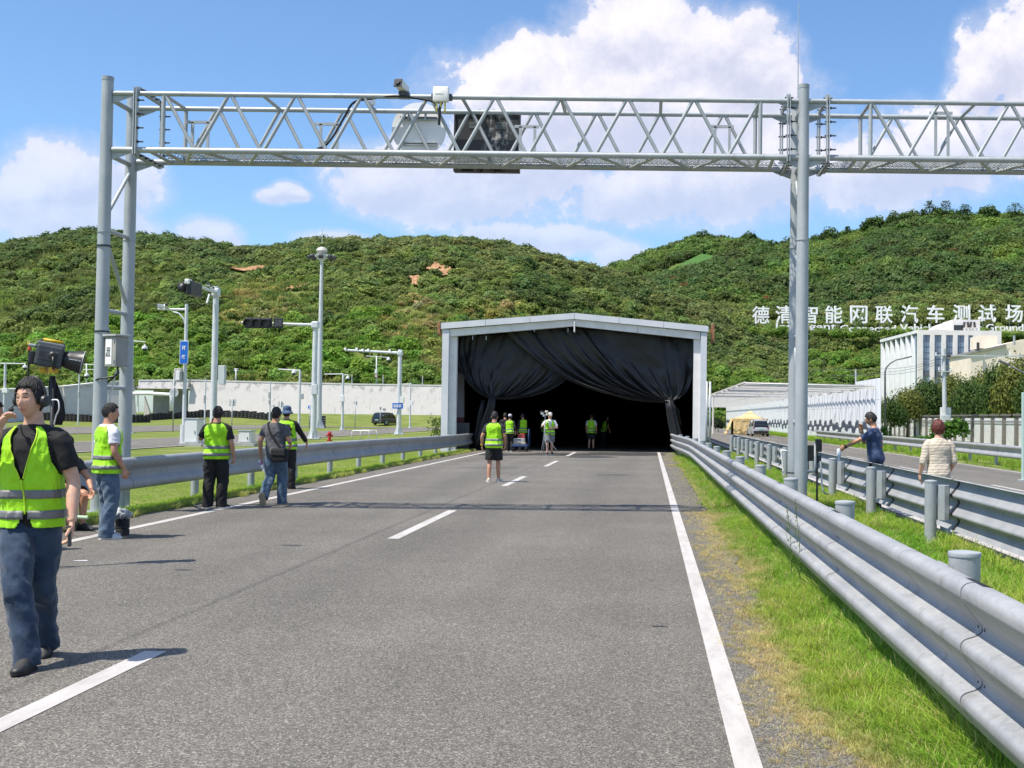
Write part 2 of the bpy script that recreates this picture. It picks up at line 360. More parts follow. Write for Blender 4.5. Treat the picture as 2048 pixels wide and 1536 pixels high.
# damp oil-dark patches and tar on the asphalt
patch_m = M_('tar_patch', (.025, .025, .026), (.05, .05, .05), 3, .7)
for (u, v, a, b) in ((1110, 909, 1.9, 1.5), (1245, 908, 1.9, 2.4), (1185, 914, 1.0, 1.0), (1010, 909, 1.4, 1.4), (1225, 950, .5, .16), (585, 1091, .13, .05), (365, 1140, .09, .03), (1318, 1253, .06, .02), (1120, 906, 1.2, .3), (975, 936, 1.0, .1)):
    c = G(u, v); mb = MB(); vs = [(c.x, c.y, .0035)]
    for k in range(24):
        w = 2*PI*k/24; q = 1+.35*mnoise.noise((c.x*3+math.cos(w)*2, c.y+math.sin(w)*2, 1)); vs.append((c.x+a*q*math.cos(w), c.y+b*q*math.sin(w), .003))
    mb.add(vs, [(0, 1+k, 1+(k+1) % 24) for k in range(24)]); tag(mb.build('tar_stain', patch_m), 'dark tar stain on the asphalt', kind='structure')

# ------------------------------------------------------------------ hills
def interp(pts, x):
    if x <= pts[0][0]: return pts[0][1]
    for (a, b) in zip(pts, pts[1:]):
        if x <= b[0]: return a[1]+(b[1]-a[1])*(x-a[0])/(b[0]-a[0])
    return pts[-1][1]
RIDGE1 = [(-300, 500), (0, 493), (60, 484), (150, 466), (215, 466), (270, 474), (340, 482), (420, 491), (470, 500), (540, 499), (600, 487), (660, 481), (760, 481), (900, 480), (1000, 489), (1060, 501), (1120, 518), (1180, 533), (1240, 549), (1320, 578), (1400, 614), (1470, 658), (1620, 705), (1800, 765), (2048, 810)]
RIDGE2 = [(1000, 640), (1150, 575), (1210, 541), (1260, 522), (1330, 494), (1400, 473), (1440, 476), (1500, 480), (1560, 490), (1620, 482), (1700, 468), (1760, 447), (1830, 430), (1890, 429), (1950, 433), (2048, 431), (2400, 440)]
def prof1(s): return 1-(1-min(s, 1))**1.35 if s <= 1 else 1-.35*(s-1)
def prof2(s): return s**.92 if s <= 1 else 1-.3*(s-1)
class Hill:
    def __init__(h, ridge, Yf, Yr, prof, foot, u0, u1):
        h.Yf, h.Yr, h.prof, h.foot = Yf, Yr, prof, foot
        h.us = [u0+(u1-u0)*i/120 for i in range(121)]; h.zr = []
        for u in h.us:
            v = interp(ridge, u)+9; d = ray(u, v); tgt = d.z/d.y
            zr = 1.6+tgt*Yr
            for _ in range(4):
                m = max((foot(u)+(zr-foot(u))*prof(s/40)-1.6)/(Yf(u)+(Yr-Yf(u))*s/40) for s in range(4, 46))
                zr = foot(u)+(zr-foot(u))*(tgt/m if m > 0.001 and tgt > 0.002 else .3)
            h.zr.append(max(zr, .2))
    def z(h, u, y):
        k = (u-h.us[0])/(h.us[-1]-h.us[0])*120; i = min(max(int(k), 0), 119); zr = h.zr[i]+(h.zr[i+1]-h.zr[i])*(k-i)
        s = (y-h.Yf(u))/(h.Yr-h.Yf(u)); f = h.foot(u)
        x = XU(u, y)
        b = (mnoise.noise((x*.03, y*.03, 3))*3.2+mnoise.noise((x*.09, y*.09, 8))*1.2)*sstep(s, 0, .25)*(1-sstep(s, .7, .95))
        return f+(zr-f)*h.prof(max(s, 0))+b-(6*(-s) if s < 0 else 0), s
    def mesh(h, name, label):
        mb = MB(); M = 46; vs = []
        for j in range(M+1):
            s = -.03+1.35*j/M
            for u in h.us:
                y = h.Yf(u)+(h.Yr-h.Yf(u))*s; vs.append((XU(u, y), y, h.z(u, y)[0]-.4))
        n = len(h.us)
        mb.add(vs, [(j*n+i, j*n+i+1, (j+1)*n+i+1, (j+1)*n+i) for j in range(M) for i in range(n-1)])
        return tag(mb.build(name, hillsoil, smooth=True), label, kind='structure')
hill1 = Hill(RIDGE1, lambda u: 204 if u < 850 else 204+46*sstep(u, 850, 1350), 335, prof1, lambda u: 5.2*(1-sstep(u, 800, 1250))*sstep(u, -300, 250)+.6, -420, 1900)
hill2 = Hill(RIDGE2, lambda u: 262, 520, prof2, lambda u: .5, 900, 2500)
hill1.mesh('hill', 'long green hill behind the pale wall')
hill2.mesh('far_hill', 'higher wooded hill at the right behind the sign letters')

# ------------------------------------------------------------------ vegetation prototypes and scatter
def leaf_mat(name, trans=.35, spread=.5, rough=.6):
    mt = bpy.data.materials.new(name); mt.use_nodes = True; t = NT(mt.node_tree)
    at = t.n('ShaderNodeAttribute', attribute_type='INSTANCER', attribute_name='tcol').outputs['Color']
    rp = t.n('ShaderNodeNewGeometry').outputs['Random Per Island']
    k = t.m('MULTIPLY_ADD', rp, spread*2, 1-spread)
    c = t.mix(1.0, at, t.n('ShaderNodeCombineXYZ', {0: k, 1: k, 2: k}).outputs[0], 'MULTIPLY')
    d = t.n('ShaderNodeBsdfPrincipled', {'Base Color': c, 'Roughness': rough, 'Specular IOR Level': .25})
    tr = t.n('ShaderNodeBsdfTranslucent', {'Color': c})
    mx = t.n('ShaderNodeMixShader', {0: trans, 1: d.outputs[0], 2: tr.outputs[0]}); t.n('ShaderNodeOutputMaterial', {0: mx.outputs[0]})
    return mt
def leaf_fixed(name, c, trans=.35, spread=.5):
    mt = leaf_mat(name, trans, spread); t = mt.node_tree
    a = [n for n in t.nodes if n.type == 'ATTRIBUTE'][0]; rgb = t.nodes.new('ShaderNodeRGB'); rgb.outputs[0].default_value = (*c, 1)
    for l in list(t.links):
        if l.from_node == a: t.links.new(rgb.outputs[0], l.to_socket)
    return mt
leafm = leaf_mat('hill_leaves', .48, .28); grassm = leaf_mat('grass_blades', .45, .35, .55)
def rdir(r): 
    z = r.uniform(-1, 1); w = r.uniform(0, 2*PI); q = math.sqrt(1-z*z); return V((q*math.cos(w), q*math.sin(w), z))
def leaf(vs, fs, p, nrm, size, r, asp=1.7):
    a = nrm.orthogonal().normalized(); a.rotate(Matrix.Rotation(r.uniform(0, 2*PI), 3, nrm)); b = nrm.cross(a)
    i = len(vs); L = size*asp/2; W = size/2
    vs += [p-a*L, p+b*W+nrm*size*.12, p+a*L, p-b*W+nrm*size*.12]; fs.append((i, i+1, i+2, i+3))
def crown_mesh(name, n, rad, size, seed, lobes=5, mat=None, squash=1.0, flat=.25, hollow=.55):
    """leaf clumps spread through an uneven crown: several overlapping lobes, leaves mostly near their skins"""
    r = random.Random(seed); lb = []
    for i in range(lobes):
        d = rdir(r); d.z = abs(d.z)*1.1-flat; lb.append((V((d.x*rad[0]*.55, d.y*rad[1]*.55, d.z*rad[2]*.55)), r.uniform(.42, .68)))
    vs, fs = [], []
    for i in range(n):
        c, k = lb[r.randrange(lobes)]; d = rdir(r)
        if d.z < -.5: d.z *= -.6
        q = hollow+(1-hollow)*math.sqrt(r.random())
        p = c+V((d.x*rad[0]*k*q, d.y*rad[1]*k*q, d.z*rad[2]*k*q))
        nn = (d+rdir(r)*.75+V((0, 0, .35))).normalized()
        leaf(vs, fs, p, nn, size*r.uniform(.6, 1.35), r)
    me = bpy.data.meshes.new(name); me.from_pydata([tuple(p) for p in vs], [], fs); me.materials.append(mat or leafm); return me
def blades_mesh(name, n, h, w, spread, seed, lean=.5, mat=None):
    r = random.Random(seed); vs, fs = [], []
    for i in range(n):
        a = r.uniform(0, 2*PI); q = spread*math.sqrt(r.random()); p = V((q*math.cos(a), q*math.sin(a), 0)); hh = h*r.uniform(.5, 1.15)
        dd = V((math.cos(a+r.uniform(-1, 1)), math.sin(a+r.uniform(-1, 1)), 0))*hh*lean*r.uniform(.2, 1.3); s = V((-dd.y, dd.x, 0)).normalized()*w*r.uniform(.6, 1.2)
        i0 = len(vs); m = p+dd*.35+V((0, 0, hh*.6)); e = p+dd+V((0, 0, hh*(1-.25*lean)))
        vs += [p-s, p+s, m+s*.8, m-s*.8, e]; fs += [(i0, i0+1, i0+2, i0+3), (i0+3, i0+2, i0+4)]
    me = bpy.data.meshes.new(name); me.from_pydata([tuple(p) for p in vs], [], fs); me.materials.append(mat or grassm); return me
def proto_col(name, meshes):
    c = bpy.data.collections.new(name)
    for i, me in enumerate(meshes): c.objects.link(bpy.data.objects.new(me.name, me))
    return c
def scatter(name, label, pts, col):
    """pts: (x, y, z, scale, tilt, colour, squash) -> one stuff object of geometry-node instances"""
    n = len(pts); me = bpy.data.meshes.new(name); me.from_pydata([p[:3] for p in pts], [], [])
    r = random.Random(len(pts))
    a = me.attributes.new('scl', 'FLOAT_VECTOR', 'POINT'); a.data.foreach_set('vector', [k for p in pts for k in (p[3], p[3], p[3]*p[6])])
    a = me.attributes.new('rot', 'FLOAT_VECTOR', 'POINT'); a.data.foreach_set('vector', [k for p in pts for k in (r.gauss(0, p[4]), r.gauss(0, p[4]), r.uniform(0, 2*PI))])
    a = me.attributes.new('tcol', 'FLOAT_VECTOR', 'POINT'); a.data.foreach_set('vector', [k for p in pts for k in p[5]])
    a = me.attributes.new('idx', 'INT', 'POINT'); a.data.foreach_set('value', [r.randrange(64) for p in pts])
    o = bpy.data.objects.new(name, me); COL.objects.link(o); tag(o, label, kind='stuff')
    ng = bpy.data.node_groups.new(name+'_scatter', 'GeometryNodeTree')
    ng.interface.new_socket('Geometry', in_out='INPUT', socket_type='NodeSocketGeometry'); ng.interface.new_socket('Geometry', in_out='OUTPUT', socket_type='NodeSocketGeometry')
    t = NT(ng); gi = t.n('NodeGroupInput'); go = t.n('NodeGroupOutput')
    ci = t.n('GeometryNodeCollectionInfo'); ci.inputs['Collection'].default_value = col; ci.inputs['Separate Children'].default_value = True; ci.inputs['Reset Children'].default_value = True
    def at(nm, ty):
        q = t.n('GeometryNodeInputNamedAttribute', data_type=ty); q.inputs['Name'].default_value = nm; return q.outputs[0]
    m2p = t.n('GeometryNodeMeshToPoints', {'Mesh': gi.outputs[0]})
    ip = t.n('GeometryNodeInstanceOnPoints', {'Points': m2p.outputs[0], 'Instance': ci.outputs[0], 'Pick Instance': True})
    t.t.links.new(at('idx', 'INT'), ip.inputs['Instance Index']); t.t.links.new(at('rot', 'FLOAT_VECTOR'), ip.inputs['Rotation']); t.t.links.new(at('scl', 'FLOAT_VECTOR'), ip.inputs['Scale'])
    t.t.links.new(ip.outputs[0], go.inputs[0])
    md = o.modifiers.new('scatter', 'NODES'); md.node_group = ng
    return o
def mixc(a, b, k): return tuple(a[i]+(b[i]-a[i])*k for i in range(3))
def jit(c, r, k=.18):
    q = 1+r.uniform(-k, k); return (c[0]*q*(1+r.uniform(-k, k)*.5), c[1]*q, c[2]*q*(1+r.uniform(-k, k)*.5))
shrubs = proto_col('shrub_shapes', [crown_mesh('shrub_clump', 230, (1, 1, .85), .20, s, 6) for s in (1, 2, 3, 4)])
trees_far = proto_col('far_tree_shapes', [crown_mesh('tree_clump', 420, (1, 1, 1.0), .17, s, 9) for s in (11, 12, 13, 14)])
hummocks = proto_col('hummock_shapes', [blades_mesh('grass_hummock', 90, 1.0, .045, .75, s, .7, leafm) for s in (21, 22, 23)])
DARK, OLIVE, MID, LUSH, YEL, DRY = (.105, .165, .050), (.195, .235, .078), (.215, .30, .075), (.19, .33, .05), (.34, .36, .09), (.42, .35, .18)
r = random.Random(3); A, B = [], []
SOIL = [(500, 541, 46, 10), (535, 546, 22, 8), (828, 560, 14, 20), (822, 604, 16, 9), (870, 535, 25, 12), (470, 540, 24, 8), (600, 575, 40, 8), (885, 545, 16, 14)]
GRASSY = [(520, 590, 90, 34), (500, 625, 70, 16), (820, 640, 60, 45), (880, 680, 40, 60), (640, 755, 60, 14), (500, 750, 50, 12), (80, 735, 30, 14), (990, 620, 80, 22)]
def inblob(bl, u, v, g=1.0): return any(((u-a)/(c*g))**2+((v-b)/(d*g))**2 < 1 for a, b, c, d in bl)
while len(A)+len(B) < 19000:
    u = r.uniform(-200, 1880); Yf = hill1.Yf(u); y = math.sqrt(r.uniform(Yf*Yf, 350.0**2))
    z, s = hill1.z(u, y); x = XU(u, y)
    pu, pv = proj((x, y, z+1))
    if pv > 850: continue
    n1 = mnoise.noise((x*.035, y*.035, 0)); n2 = mnoise.noise((x*.11, y*.11, 5)); s2 = s+.18*n1+.05*n2
    if inblob(SOIL, pu, pv, .9+.3*n2) and r.random() < .96: continue
    if pu > 1480 and y > 318 and pv > 600: continue
    if inblob(GRASSY, pu, pv, 1+.4*n2): c = mixc(YEL, DRY, r.random()*.8) if r.random() < .6 else MID; kind = 'h' if r.random() < .7 else 's'
    elif s2 > .70: c = mixc(DARK, OLIVE, .25+.6*sstep(pu, 350, 700)+.3*n2); kind = 's'
    elif s2 > .50: c = mixc(OLIVE, MID, .5+n2); kind = 's' if n2 > -.15 else 'h'
    elif s2 > .30: c = mixc(MID, OLIVE, .5+n2); kind = 'h' if r.random() < .65 else 's'
    else: c = mixc(LUSH, MID, .35+1.2*n2); kind = 's' if r.random() < .75 else 'h'
    if pu > 700 and s2 > .35 and r.random() < .75: kind = 's'
    grp = mnoise.noise((x*.055, y*.055, 31)); big = grp > .22 and s > .25 and not inblob(GRASSY, pu, pv)
    if big: c = mixc(c, DARK, .75); kind = 's'
    c = jit(c, r, .28)
    if kind == 's': A.append((x, y, z+.1, (r.uniform(.7, 1.5) if r.random() < (.35 if big else .82) else r.uniform(1.8, 3.0))*(1.15 if s > .7 else .9), .12, c, r.uniform(.7, 1.1)))
    else: B.append((x, y, z-.4, r.uniform(.9, 2.0), .08, c, r.uniform(.7, 1.1)))
C = []
tea = [(1390, 526, 40, 13)]
while len(C) < 7500:
    u = r.uniform(1100, 2120); y = math.sqrt(r.uniform(262.0**2, 545.0**2)); z, s = hill2.z(u, y); x = XU(u, y)
    pu, pv = proj((x, y, z+1))
    if pv > 850: continue
    if abs((pv-526)+(pu-1385)*.30) < 15 and 1334 < pu < 1434: continue
    n1 = mnoise.noise((x*.025, y*.025, 7)); n2 = mnoise.noise((x*.08, y*.08, 2))
    if s > .42: c = mixc(DARK, (.17, .265, .055), max(0, min(1, .22+1.2*n1+.5*n2))); sc_ = r.uniform(1.6, 2.8) if r.random() < .65 else r.uniform(3.0, 4.8)
    elif s > .2: c = mixc(OLIVE, MID, .4+n2); sc_ = r.uniform(1.5, 3.0)
    else: c = mixc(LUSH, MID, .4+n1); sc_ = r.uniform(1.1, 2.2)
    if y < 334 and 1485 < pu < 2070 and proj((x, y, z+sc_*1.3))[1] < (668 if y > 317 else 657): continue
    if r.random() < .003 and y > 390: c = (.20, .07, .03)
    C.append((x, y, z+.2, sc_, .1, jit(c, r, .34), r.uniform(.8, 1.15)))
scatter('hillside_shrubs', 'mass of shrubs covering the long hill', A, shrubs)
scatter('hillside_grass', 'rough grass and fern clumps on the long hill', B, hummocks)
scatter('hillside_woods', 'dense wood covering the higher hill at the right', C, trees_far)
tea_m = M_('tea_rows', (.055, .15, .02), (.04, .11, .016), 1.0, .9, bump=.3, bscale=.6, stretch=(.3, 2, 1))
tp = []
for (u, v) in ((1338, 540), (1365, 540), (1428, 513), (1400, 510)):
    best = min((abs(proj((XU(u, y), y, hill2.z(u, y)[0]+1.2))[1]-v), y) for y in range(300, 520, 2)); y = best[1]; tp.append((XU(u, y), y, hill2.z(u, y)[0]+1.6))
mb = MB(); mb.quad(*tp); tag(mb.build('tea_field', tea_m), 'smooth bright green tea field high on the wooded hill', kind='structure')
soil_m = M_('bare_orange_soil', (.42, .24, .13), (.30, .16, .08), .8, .95, bump=.2, bscale=1.5)
for (u, v, a, b) in SOIL:
    y = min((abs(proj((XU(u, y), y, hill1.z(u, y)[0]))[1]-v), y) for y in range(206, 334))[1]
    mb = MB(); vs = []; k = y/F; NA, NR = 40, 6
    for j in range(NR+1):
        for i in range(NA):
            w = 2*PI*i/NA; q = (.78+.55*mnoise.noise((u+1.6*math.cos(w), v+1.6*math.sin(w), 0))+.25*mnoise.noise((u+6*math.cos(w), v+6*math.sin(w), 2)))*j/NR
            uu = u+a*q*math.cos(w); y2 = y+b*q*math.sin(w)*1.9*k; vs.append((XU(uu, y2), y2, hill1.z(uu, y2)[0]+.5+.3*mnoise.noise((uu*.4, y2*.6, 5))))
    mb.add(vs, [(j*NA+i, j*NA+(i+1) % NA, (j+1)*NA+(i+1) % NA, (j+1)*NA+i) for j in range(NR) for i in range(NA)]); tag(mb.build('bare_soil', soil_m, smooth=True), 'patch of bare orange soil on the hill', kind='structure')

# ---- grass of the verges
tufts = proto_col('tuft_shapes', [blades_mesh('grass_tuft', 16, .16, .0042, .055, s, .75) for s in (31, 32, 33, 34)])
GR, GY, GD = (.17, .335, .028), (.34, .41, .06), (.52, .43, .20)
T = []
def verge(n, x0, x1, y0, y1, fn):
    for _ in range(n):
        y = y0+(y1-y0)*r.random(); x = r.uniform(x0, x1); q = fn(x, y)
        if q: T.append((x, y, gz(x, y)-.01, q[0], .22, jit(q[1], r, .25), q[2]))
def right_verge(x, y):
    n1 = mnoise.noise((x*1.4, y*.55, 1)); n2 = mnoise.noise((x*4, y*2.5, 6)); n3 = mnoise.noise((x*.5, y*2.2, 11))
    if x > 3.9: return None
    edge = .82+.20*n3+.12*n2
    if x < edge-.22: return None
    if x < edge and r.random() < .55: return None
    dry = 1-sstep(x+.30*n1+.18*n2, edge-.04, edge+.48)
    bare = mnoise.noise((x*2.2, y*.8, 9))
    if x < 1.5 and bare > .30 and r.random() < .6: return None
    c = mixc(mixc(GR, GY, .25+.7*n1), GD, min(1, dry*1.15*(.7+.6*r.random())+(.75 if r.random() < .16 else 0)))
    s = (.34+.40*sstep(x, .9, 1.5)+.25*n1+.15*n2)*(1.0 if x < 1.5 else 1.35)
    return max(.22, s), c, r.uniform(.7, 1.3)*(1 if x > edge+.2 else .65)
verge(18000, .5, 2.2, 2.6, 9, right_verge); verge(9000, 1.4, 3.9, 4.5, 12, right_verge); verge(13000, .55, 2.2, 9, 20, right_verge); verge(9000, 1.6, 3.9, 12, 26, right_verge)
verge(9000, .55, 3.9, 20, 53, right_verge)
def left_verge(x, y):
    n1 = mnoise.noise((x*.8, y*.4, 21)); n2 = mnoise.noise((x*3, y*1.4, 26)); edge = -7.80+.13*n2+.1*n1
    if x > edge: return None
    d = edge-x
    dry = (1-sstep(d, .0, .25))*.40
    c = mixc(mixc(GR, GY, .55+.6*n1), GD, min(1, max(0, dry*(.6+.8*r.random()))))
    return (.75+.45*n2 if d < .55 else .34+.1*n2), c, (1.0 if d < .6 else .6)
verge(16000, -8.7, -7.6, 12, 53, left_verge); verge(16000, -16, -8.5, 14, 50, left_verge)
scatter('verge_grass', 'green and straw coloured grass on the road verges', T, tufts)
# coarse grass along the far kerb of the second carriageway and the far lawns
T2 = []
for _ in range(5000):
    y = 22+r.random()**1.3*190; x = r.uniform(13.4, 15.6 if y > 80 else 23)
    T2.append((x, y, gz(x, y)-.02, r.uniform(1.2, 2.6)*(1 if x < 16 else .8), .2, jit(mixc(GR, GY, r.random()*.7), r), r.uniform(.8, 1.3)))
scatter('roadside_grass', 'tall green grass along the far side of the second carriageway', T2, tufts)
# ------------------------------------------------------------------ guardrails
def beam_mesh(name, prof, L, th=.004):
    """corrugated steel beam: profile (offset, height) extruded along +Y, with real thickness"""
    mb = MB(); n = len(prof)
    back = [(d-th, z) for d, z in prof]
    for y in (0, L): mb.v += [(d, y, z) for d, z in prof]+[(d, y, z) for d, z in back]
    k = 2*n
    for i in range(n-1):
        mb.f += [(i, i+1, k+i+1, k+i), (n+i+1, n+i, k+n+i, k+n+i+1), (i+1, i, n+i, n+i+1), (k+i, k+i+1, k+n+i+1, k+n+i)]
    mb.f += [(0, k, k+n, n), (n-1, 2*n-1, k+2*n-1, k+n-1)]
    mb.m = [0]*len(mb.f); return mb
def smoothprof(pts, n=5):
    out = []
    for i in range(len(pts)-1):
        p0, p1, p2, p3 = pts[max(i-1, 0)], pts[i], pts[i+1], pts[min(i+2, len(pts)-1)]
        for k in range(n):
            w = k/n; out.append(tuple(.5*(2*p1[j]+(p2[j]-p0[j])*w+(2*p0[j]-5*p1[j]+4*p2[j]-p3[j])*w*w+(3*p1[j]-p0[j]-3*p2[j]+p3[j])*w**3) for j in (0, 1)))
    return out+[pts[-1]]
THRIE = smoothprof([(.012, .872), (.05, .877), (.085, .869), (.104, .848), (.107, .820), (.097, .792), (.032, .706), (.012, .682), (.013, .655), (.040, .637), (.084, .622), (.104, .604), (.107, .578), (.097, .552), (.032, .466), (.012, .442), (.013, .415), (.040, .397), (.084, .382), (.104, .364), (.107, .338), (.097, .312), (.046, .245), (.030, .225)], 3)
WBEAM = smoothprof([(.010, .875), (.05, .868), (.083, .83), (.083, .775), (.05, .725), (.008, .675), (.004, .622), (.008, .57), (.05, .52), (.083, .47), (.083, .415), (.05, .375), (.010, .368)], 3)
def guardrail(name, label, xr, side, y0, n, prof, seg, post_x, posts, post_r, post_h, group, spacer, zoff=None, xoff=None, mat=galv_rail, cap=True, post_mat=galv):
    """side: -1 = corrugated face towards -X, +1 = towards +X"""
    root = thing(name, label, 'guardrail', (xr, y0, 0), group)
    zf = zoff or (lambda y: 0.0); xf = xoff or (lambda y: 0.0)
    pr = [(side*d, z) for d, z in prof]
    bm = beam_mesh('beam', pr if side > 0 else pr[::-1], seg-.018, .004*side if side > 0 else -.004)
    base = None
    for i in range(n):
        ya = y0+i*seg; yb = ya+seg
        if base is None:
            base = bm.build('rail_beam', mat, root, smooth=True, org=(0, 0, 0), auto=50); o = base
        else: o = dup(base, root)
        o.location = (xf(ya), i*seg, zf(ya)); o.rotation_euler = (math.atan2(zf(yb)-zf(ya), seg), 0, -math.atan2(xf(yb)-xf(ya), seg))
    # splice plate behind every joint, seen as the dark line between two beams, and its bolts
    sp = beam_mesh('splice', [(side*(d-.005), z) for d, z in prof] if side > 0 else [(side*(d-.005), z) for d, z in prof][::-1], .30 if side < 0 else .10, .003*side if side > 0 else -.003)
    bo = MB()
    for zc in ([.672, .42] if len(prof) > 45 else [.62]):
        for yb_ in (.10, .20): bo.lathe([(.010, 0), (.010, .006), (.006, .010)], (0, 0, 0), 8, M=Matrix.Rotation(side*PI/2, 3, 'Y')); k = len(bo.v)-24; bo.v[k:] = [(x+side*.004, y+yb_, z+zc) for x, y, z in bo.v[k:]]
    b0 = s0 = None
    for i in range(1, n):
        ya = y0+i*seg
        if s0 is None: s0 = sp.build('splice_plate', groove, root, smooth=True, org=(0, 0, 0), kind=''); b0 = bo.build('bolts', dark_steel, root, org=(0, 0, 0), kind='stuff'); so_, bo_ = s0, b0
        else: so_, bo_ = dup(s0, root), dup(b0, root)
        so_.location = (xf(ya), i*seg-(.15 if side < 0 else .05), zf(ya)); bo_.location = (xf(ya), i*seg-.15, zf(ya))
    pm = MB(); pm.lathe([(post_r, -.15), (post_r, post_h)], n=18)
    cm = MB(); cm.lathe([(post_r+.004, post_h-.016), (post_r+.006, post_h+.001), (post_r+.003, post_h+.009), (post_r*.5, post_h+.016), (.004, post_h+.018)], n=18)
    p0 = c0 = k0 = None
    km = MB()
    if spacer == 'box':
        w = abs(post_x-xr)-post_r
        km.rbox((side*(-.012)-side*(w-.012)/2, 0, .58), (w-.016, .17, .44), .03)
    elif spacer == 'shield':
        w = abs(post_x-xr)-post_r; km.v = []; 
        km.lathe([(.088, .36), (.088, .80)], (-side*(.012+.088), 0, 0), 8)
        km.box((-side*(.19), 0, .6), (.06, .05, .08))
    for y in posts:
        z = zf(y)
        if p0 is None:
            p0 = pm.build('post', post_mat, root, smooth=True, org=(0, 0, 0), auto=40); p = p0
            if cap: c0 = cm.build('post_cap', post_mat, p, smooth=True, org=(0, 0, 0), auto=40)
            if spacer: k0 = km.build('spacer', galv, root, org=(0, 0, 0), smooth=True, auto=40); k = k0
        else:
            p = dup(p0, root)
            if cap: dup(c0, p)
            if spacer: k = dup(k0, root)
        p.location = (post_x-xr+xf(y), y-y0, gz(post_x, y)); p.rotation_euler = (rnd.gauss(0, .008), rnd.gauss(0, .008), rnd.uniform(0, 3))
        if spacer: k.location = (xf(y), y-y0, z)
    return root
flare = lambda y: -.42*sstep(y, 40, 53)
guardrail('guardrail', 'near grey three-ridged guardrail on short capped posts beside the right white line', 1.515, -1, 2.2-.9, 13, THRIE, 4.0, 1.79, [2.65+4.03*k for k in range(13)], .088, .85, 'guardrails beside the roads', 'box', xoff=flare)
guardrail('guardrail', 'median guardrail seen from its back, behind tall round posts with grey spacers', 3.86, 1, 3.0, 13, THRIE, 4.0, 3.6, [3.0+4.0*k for k in range(13)], .075, .83, 'guardrails beside the roads', 'shield', zoff=lambda y: -.02)
lz = lambda y: -.10*sstep(y, 30, 50)
guardrail('guardrail', 'left two-ridged guardrail on bare round posts in front of the lawn', -8.20, 1, 6.6, 12, WBEAM, 4.0, -8.36, [9.5+3.06*k for k in range(14)], .07, .80, 'guardrails beside the roads', None, zoff=lz, cap=False)
guardrail('guardrail', 'far two-ridged guardrail between the tall grass and the panelled wall', 14.3, -1, 20, 20, WBEAM, 4.0, 14.5, [21+4*k for k in range(20)], .07, .8, 'guardrails beside the roads', None, zoff=lambda y: -.22, cap=False)

# ------------------------------------------------------------------ gantry over the road
YF, YR_ = 18.5, 19.4
XL, XR0, XR1 = XU(203, YF)-.02, XU(1603, YF), 13.6
zb, ztp = 5.74, 6.64
gan = thing('gantry', 'galvanised lattice gantry spanning the road on paired round posts', 'gantry', (XL, YF, 0))
for x in (XL, XR0, XR1):
    for y in (YF, YR_):
        mb = MB(); mb.lathe([(.105, -.2), (.1, 3.0), (.088, 6.88)], (x, y, 0), 22)
        po = mb.build('post', galv, gan, smooth=True, auto=40)
        mb = MB(); mb.lathe([(.092, 6.84), (.092, 6.90), (.05, 6.91)], (x, y, 0), 22); mb.lathe([(.107, 4.42), (.107, 4.425)], (x, y, 0), 22); mb.build('post_collar', galv_dull, po)
        mb = MB(); mb.box((x, y, .012), (.42, .42, .03)); 
        for a in (-1, 1):
            for b in (-1, 1): mb.lathe([(.018, .02), (.018, .07)], (x+a*.16, y+b*.16, 0), 6)
        mb.build('base_plate', galv_dull, po)
def member(name, a, b, r, mat=galv, parent=gan, n=10): 
    mb = MB(); mb.tube(a, b, r, n); return mb.build(name, mat, parent, smooth=True, auto=40)
flL, flR, flS = -8.16, 2.16, 2.78
spans = [(XL+.1, flL), (flL, flR), (flR, flS), (flS, XR1-.2)]
for (a, b) in spans:
    for y in (YF, YR_):
        for z, rr in ((ztp, .040), (zb, .048)):
            member('chord', (a, y, z), (b, y, z), rr, n=14)
def flange(x):
    mb = MB(); w = .016
    for dx in (-.018, .018):
        for y in (YF-.06, YR_+.06): mb.box((x+dx, y, (zb+ztp)/2), (w, .09, ztp-zb+.16))
        for z in (zb-.075, ztp+.075): mb.box((x+dx, (YF+YR_)/2, z), (w, YR_-YF+.03, .075))
    mb.build('flange', galv, gan)
    mb = MB()
    for y in (YF-.06, YR_+.06):
        for k in range(4): mb.tube((x-.05, y, zb+.12+k*.22), (x+.13, y, zb+.12+k*.22), .012, 6); mb.tube((x+.035, y, zb+.12+k*.22), (x+.055, y, zb+.12+k*.22), .022, 6)
    for z in (zb-.075, ztp+.075):
        for k in range(5): mb.tube((x-.05, YF+.08+k*.18, z), (x+.09, YF+.08+k*.18, z), .012, 6); mb.tube((x+.03, YF+.08+k*.18, z), (x+.05, YF+.08+k*.18, z), .022, 6)
    mb.build('flange_bolts', dark_steel, gan, kind='stuff')
for x in (flL, flR, flS): flange(x)
for x, sides in ((XL, (1,)), (XR0, (-1, 1)), (XR1, (-1,))):                       # gusset plates carrying the chords on the posts
    for z in (ztp, zb):
        for y in (YF, YR_):
            for sd in sides:
                mb = MB(); q = [V((x+sd*.09, y, z-.04)), V((x+sd*.40, y, z-.04)), V((x+sd*.34, y, z-.07)), V((x+sd*.09, y, z-.16))]
                mb.loft([[p_-V((0, .006, 0)) for p_ in q], [p_+V((0, .006, 0)) for p_ in q]]); mb.build('gusset', galv_dull, gan)
        mb = MB(); mb.tube((x, YF, z-.06), (x, YR_, z-.06), .04, 10); mb.build('cross_bar', galv, gan, smooth=True)
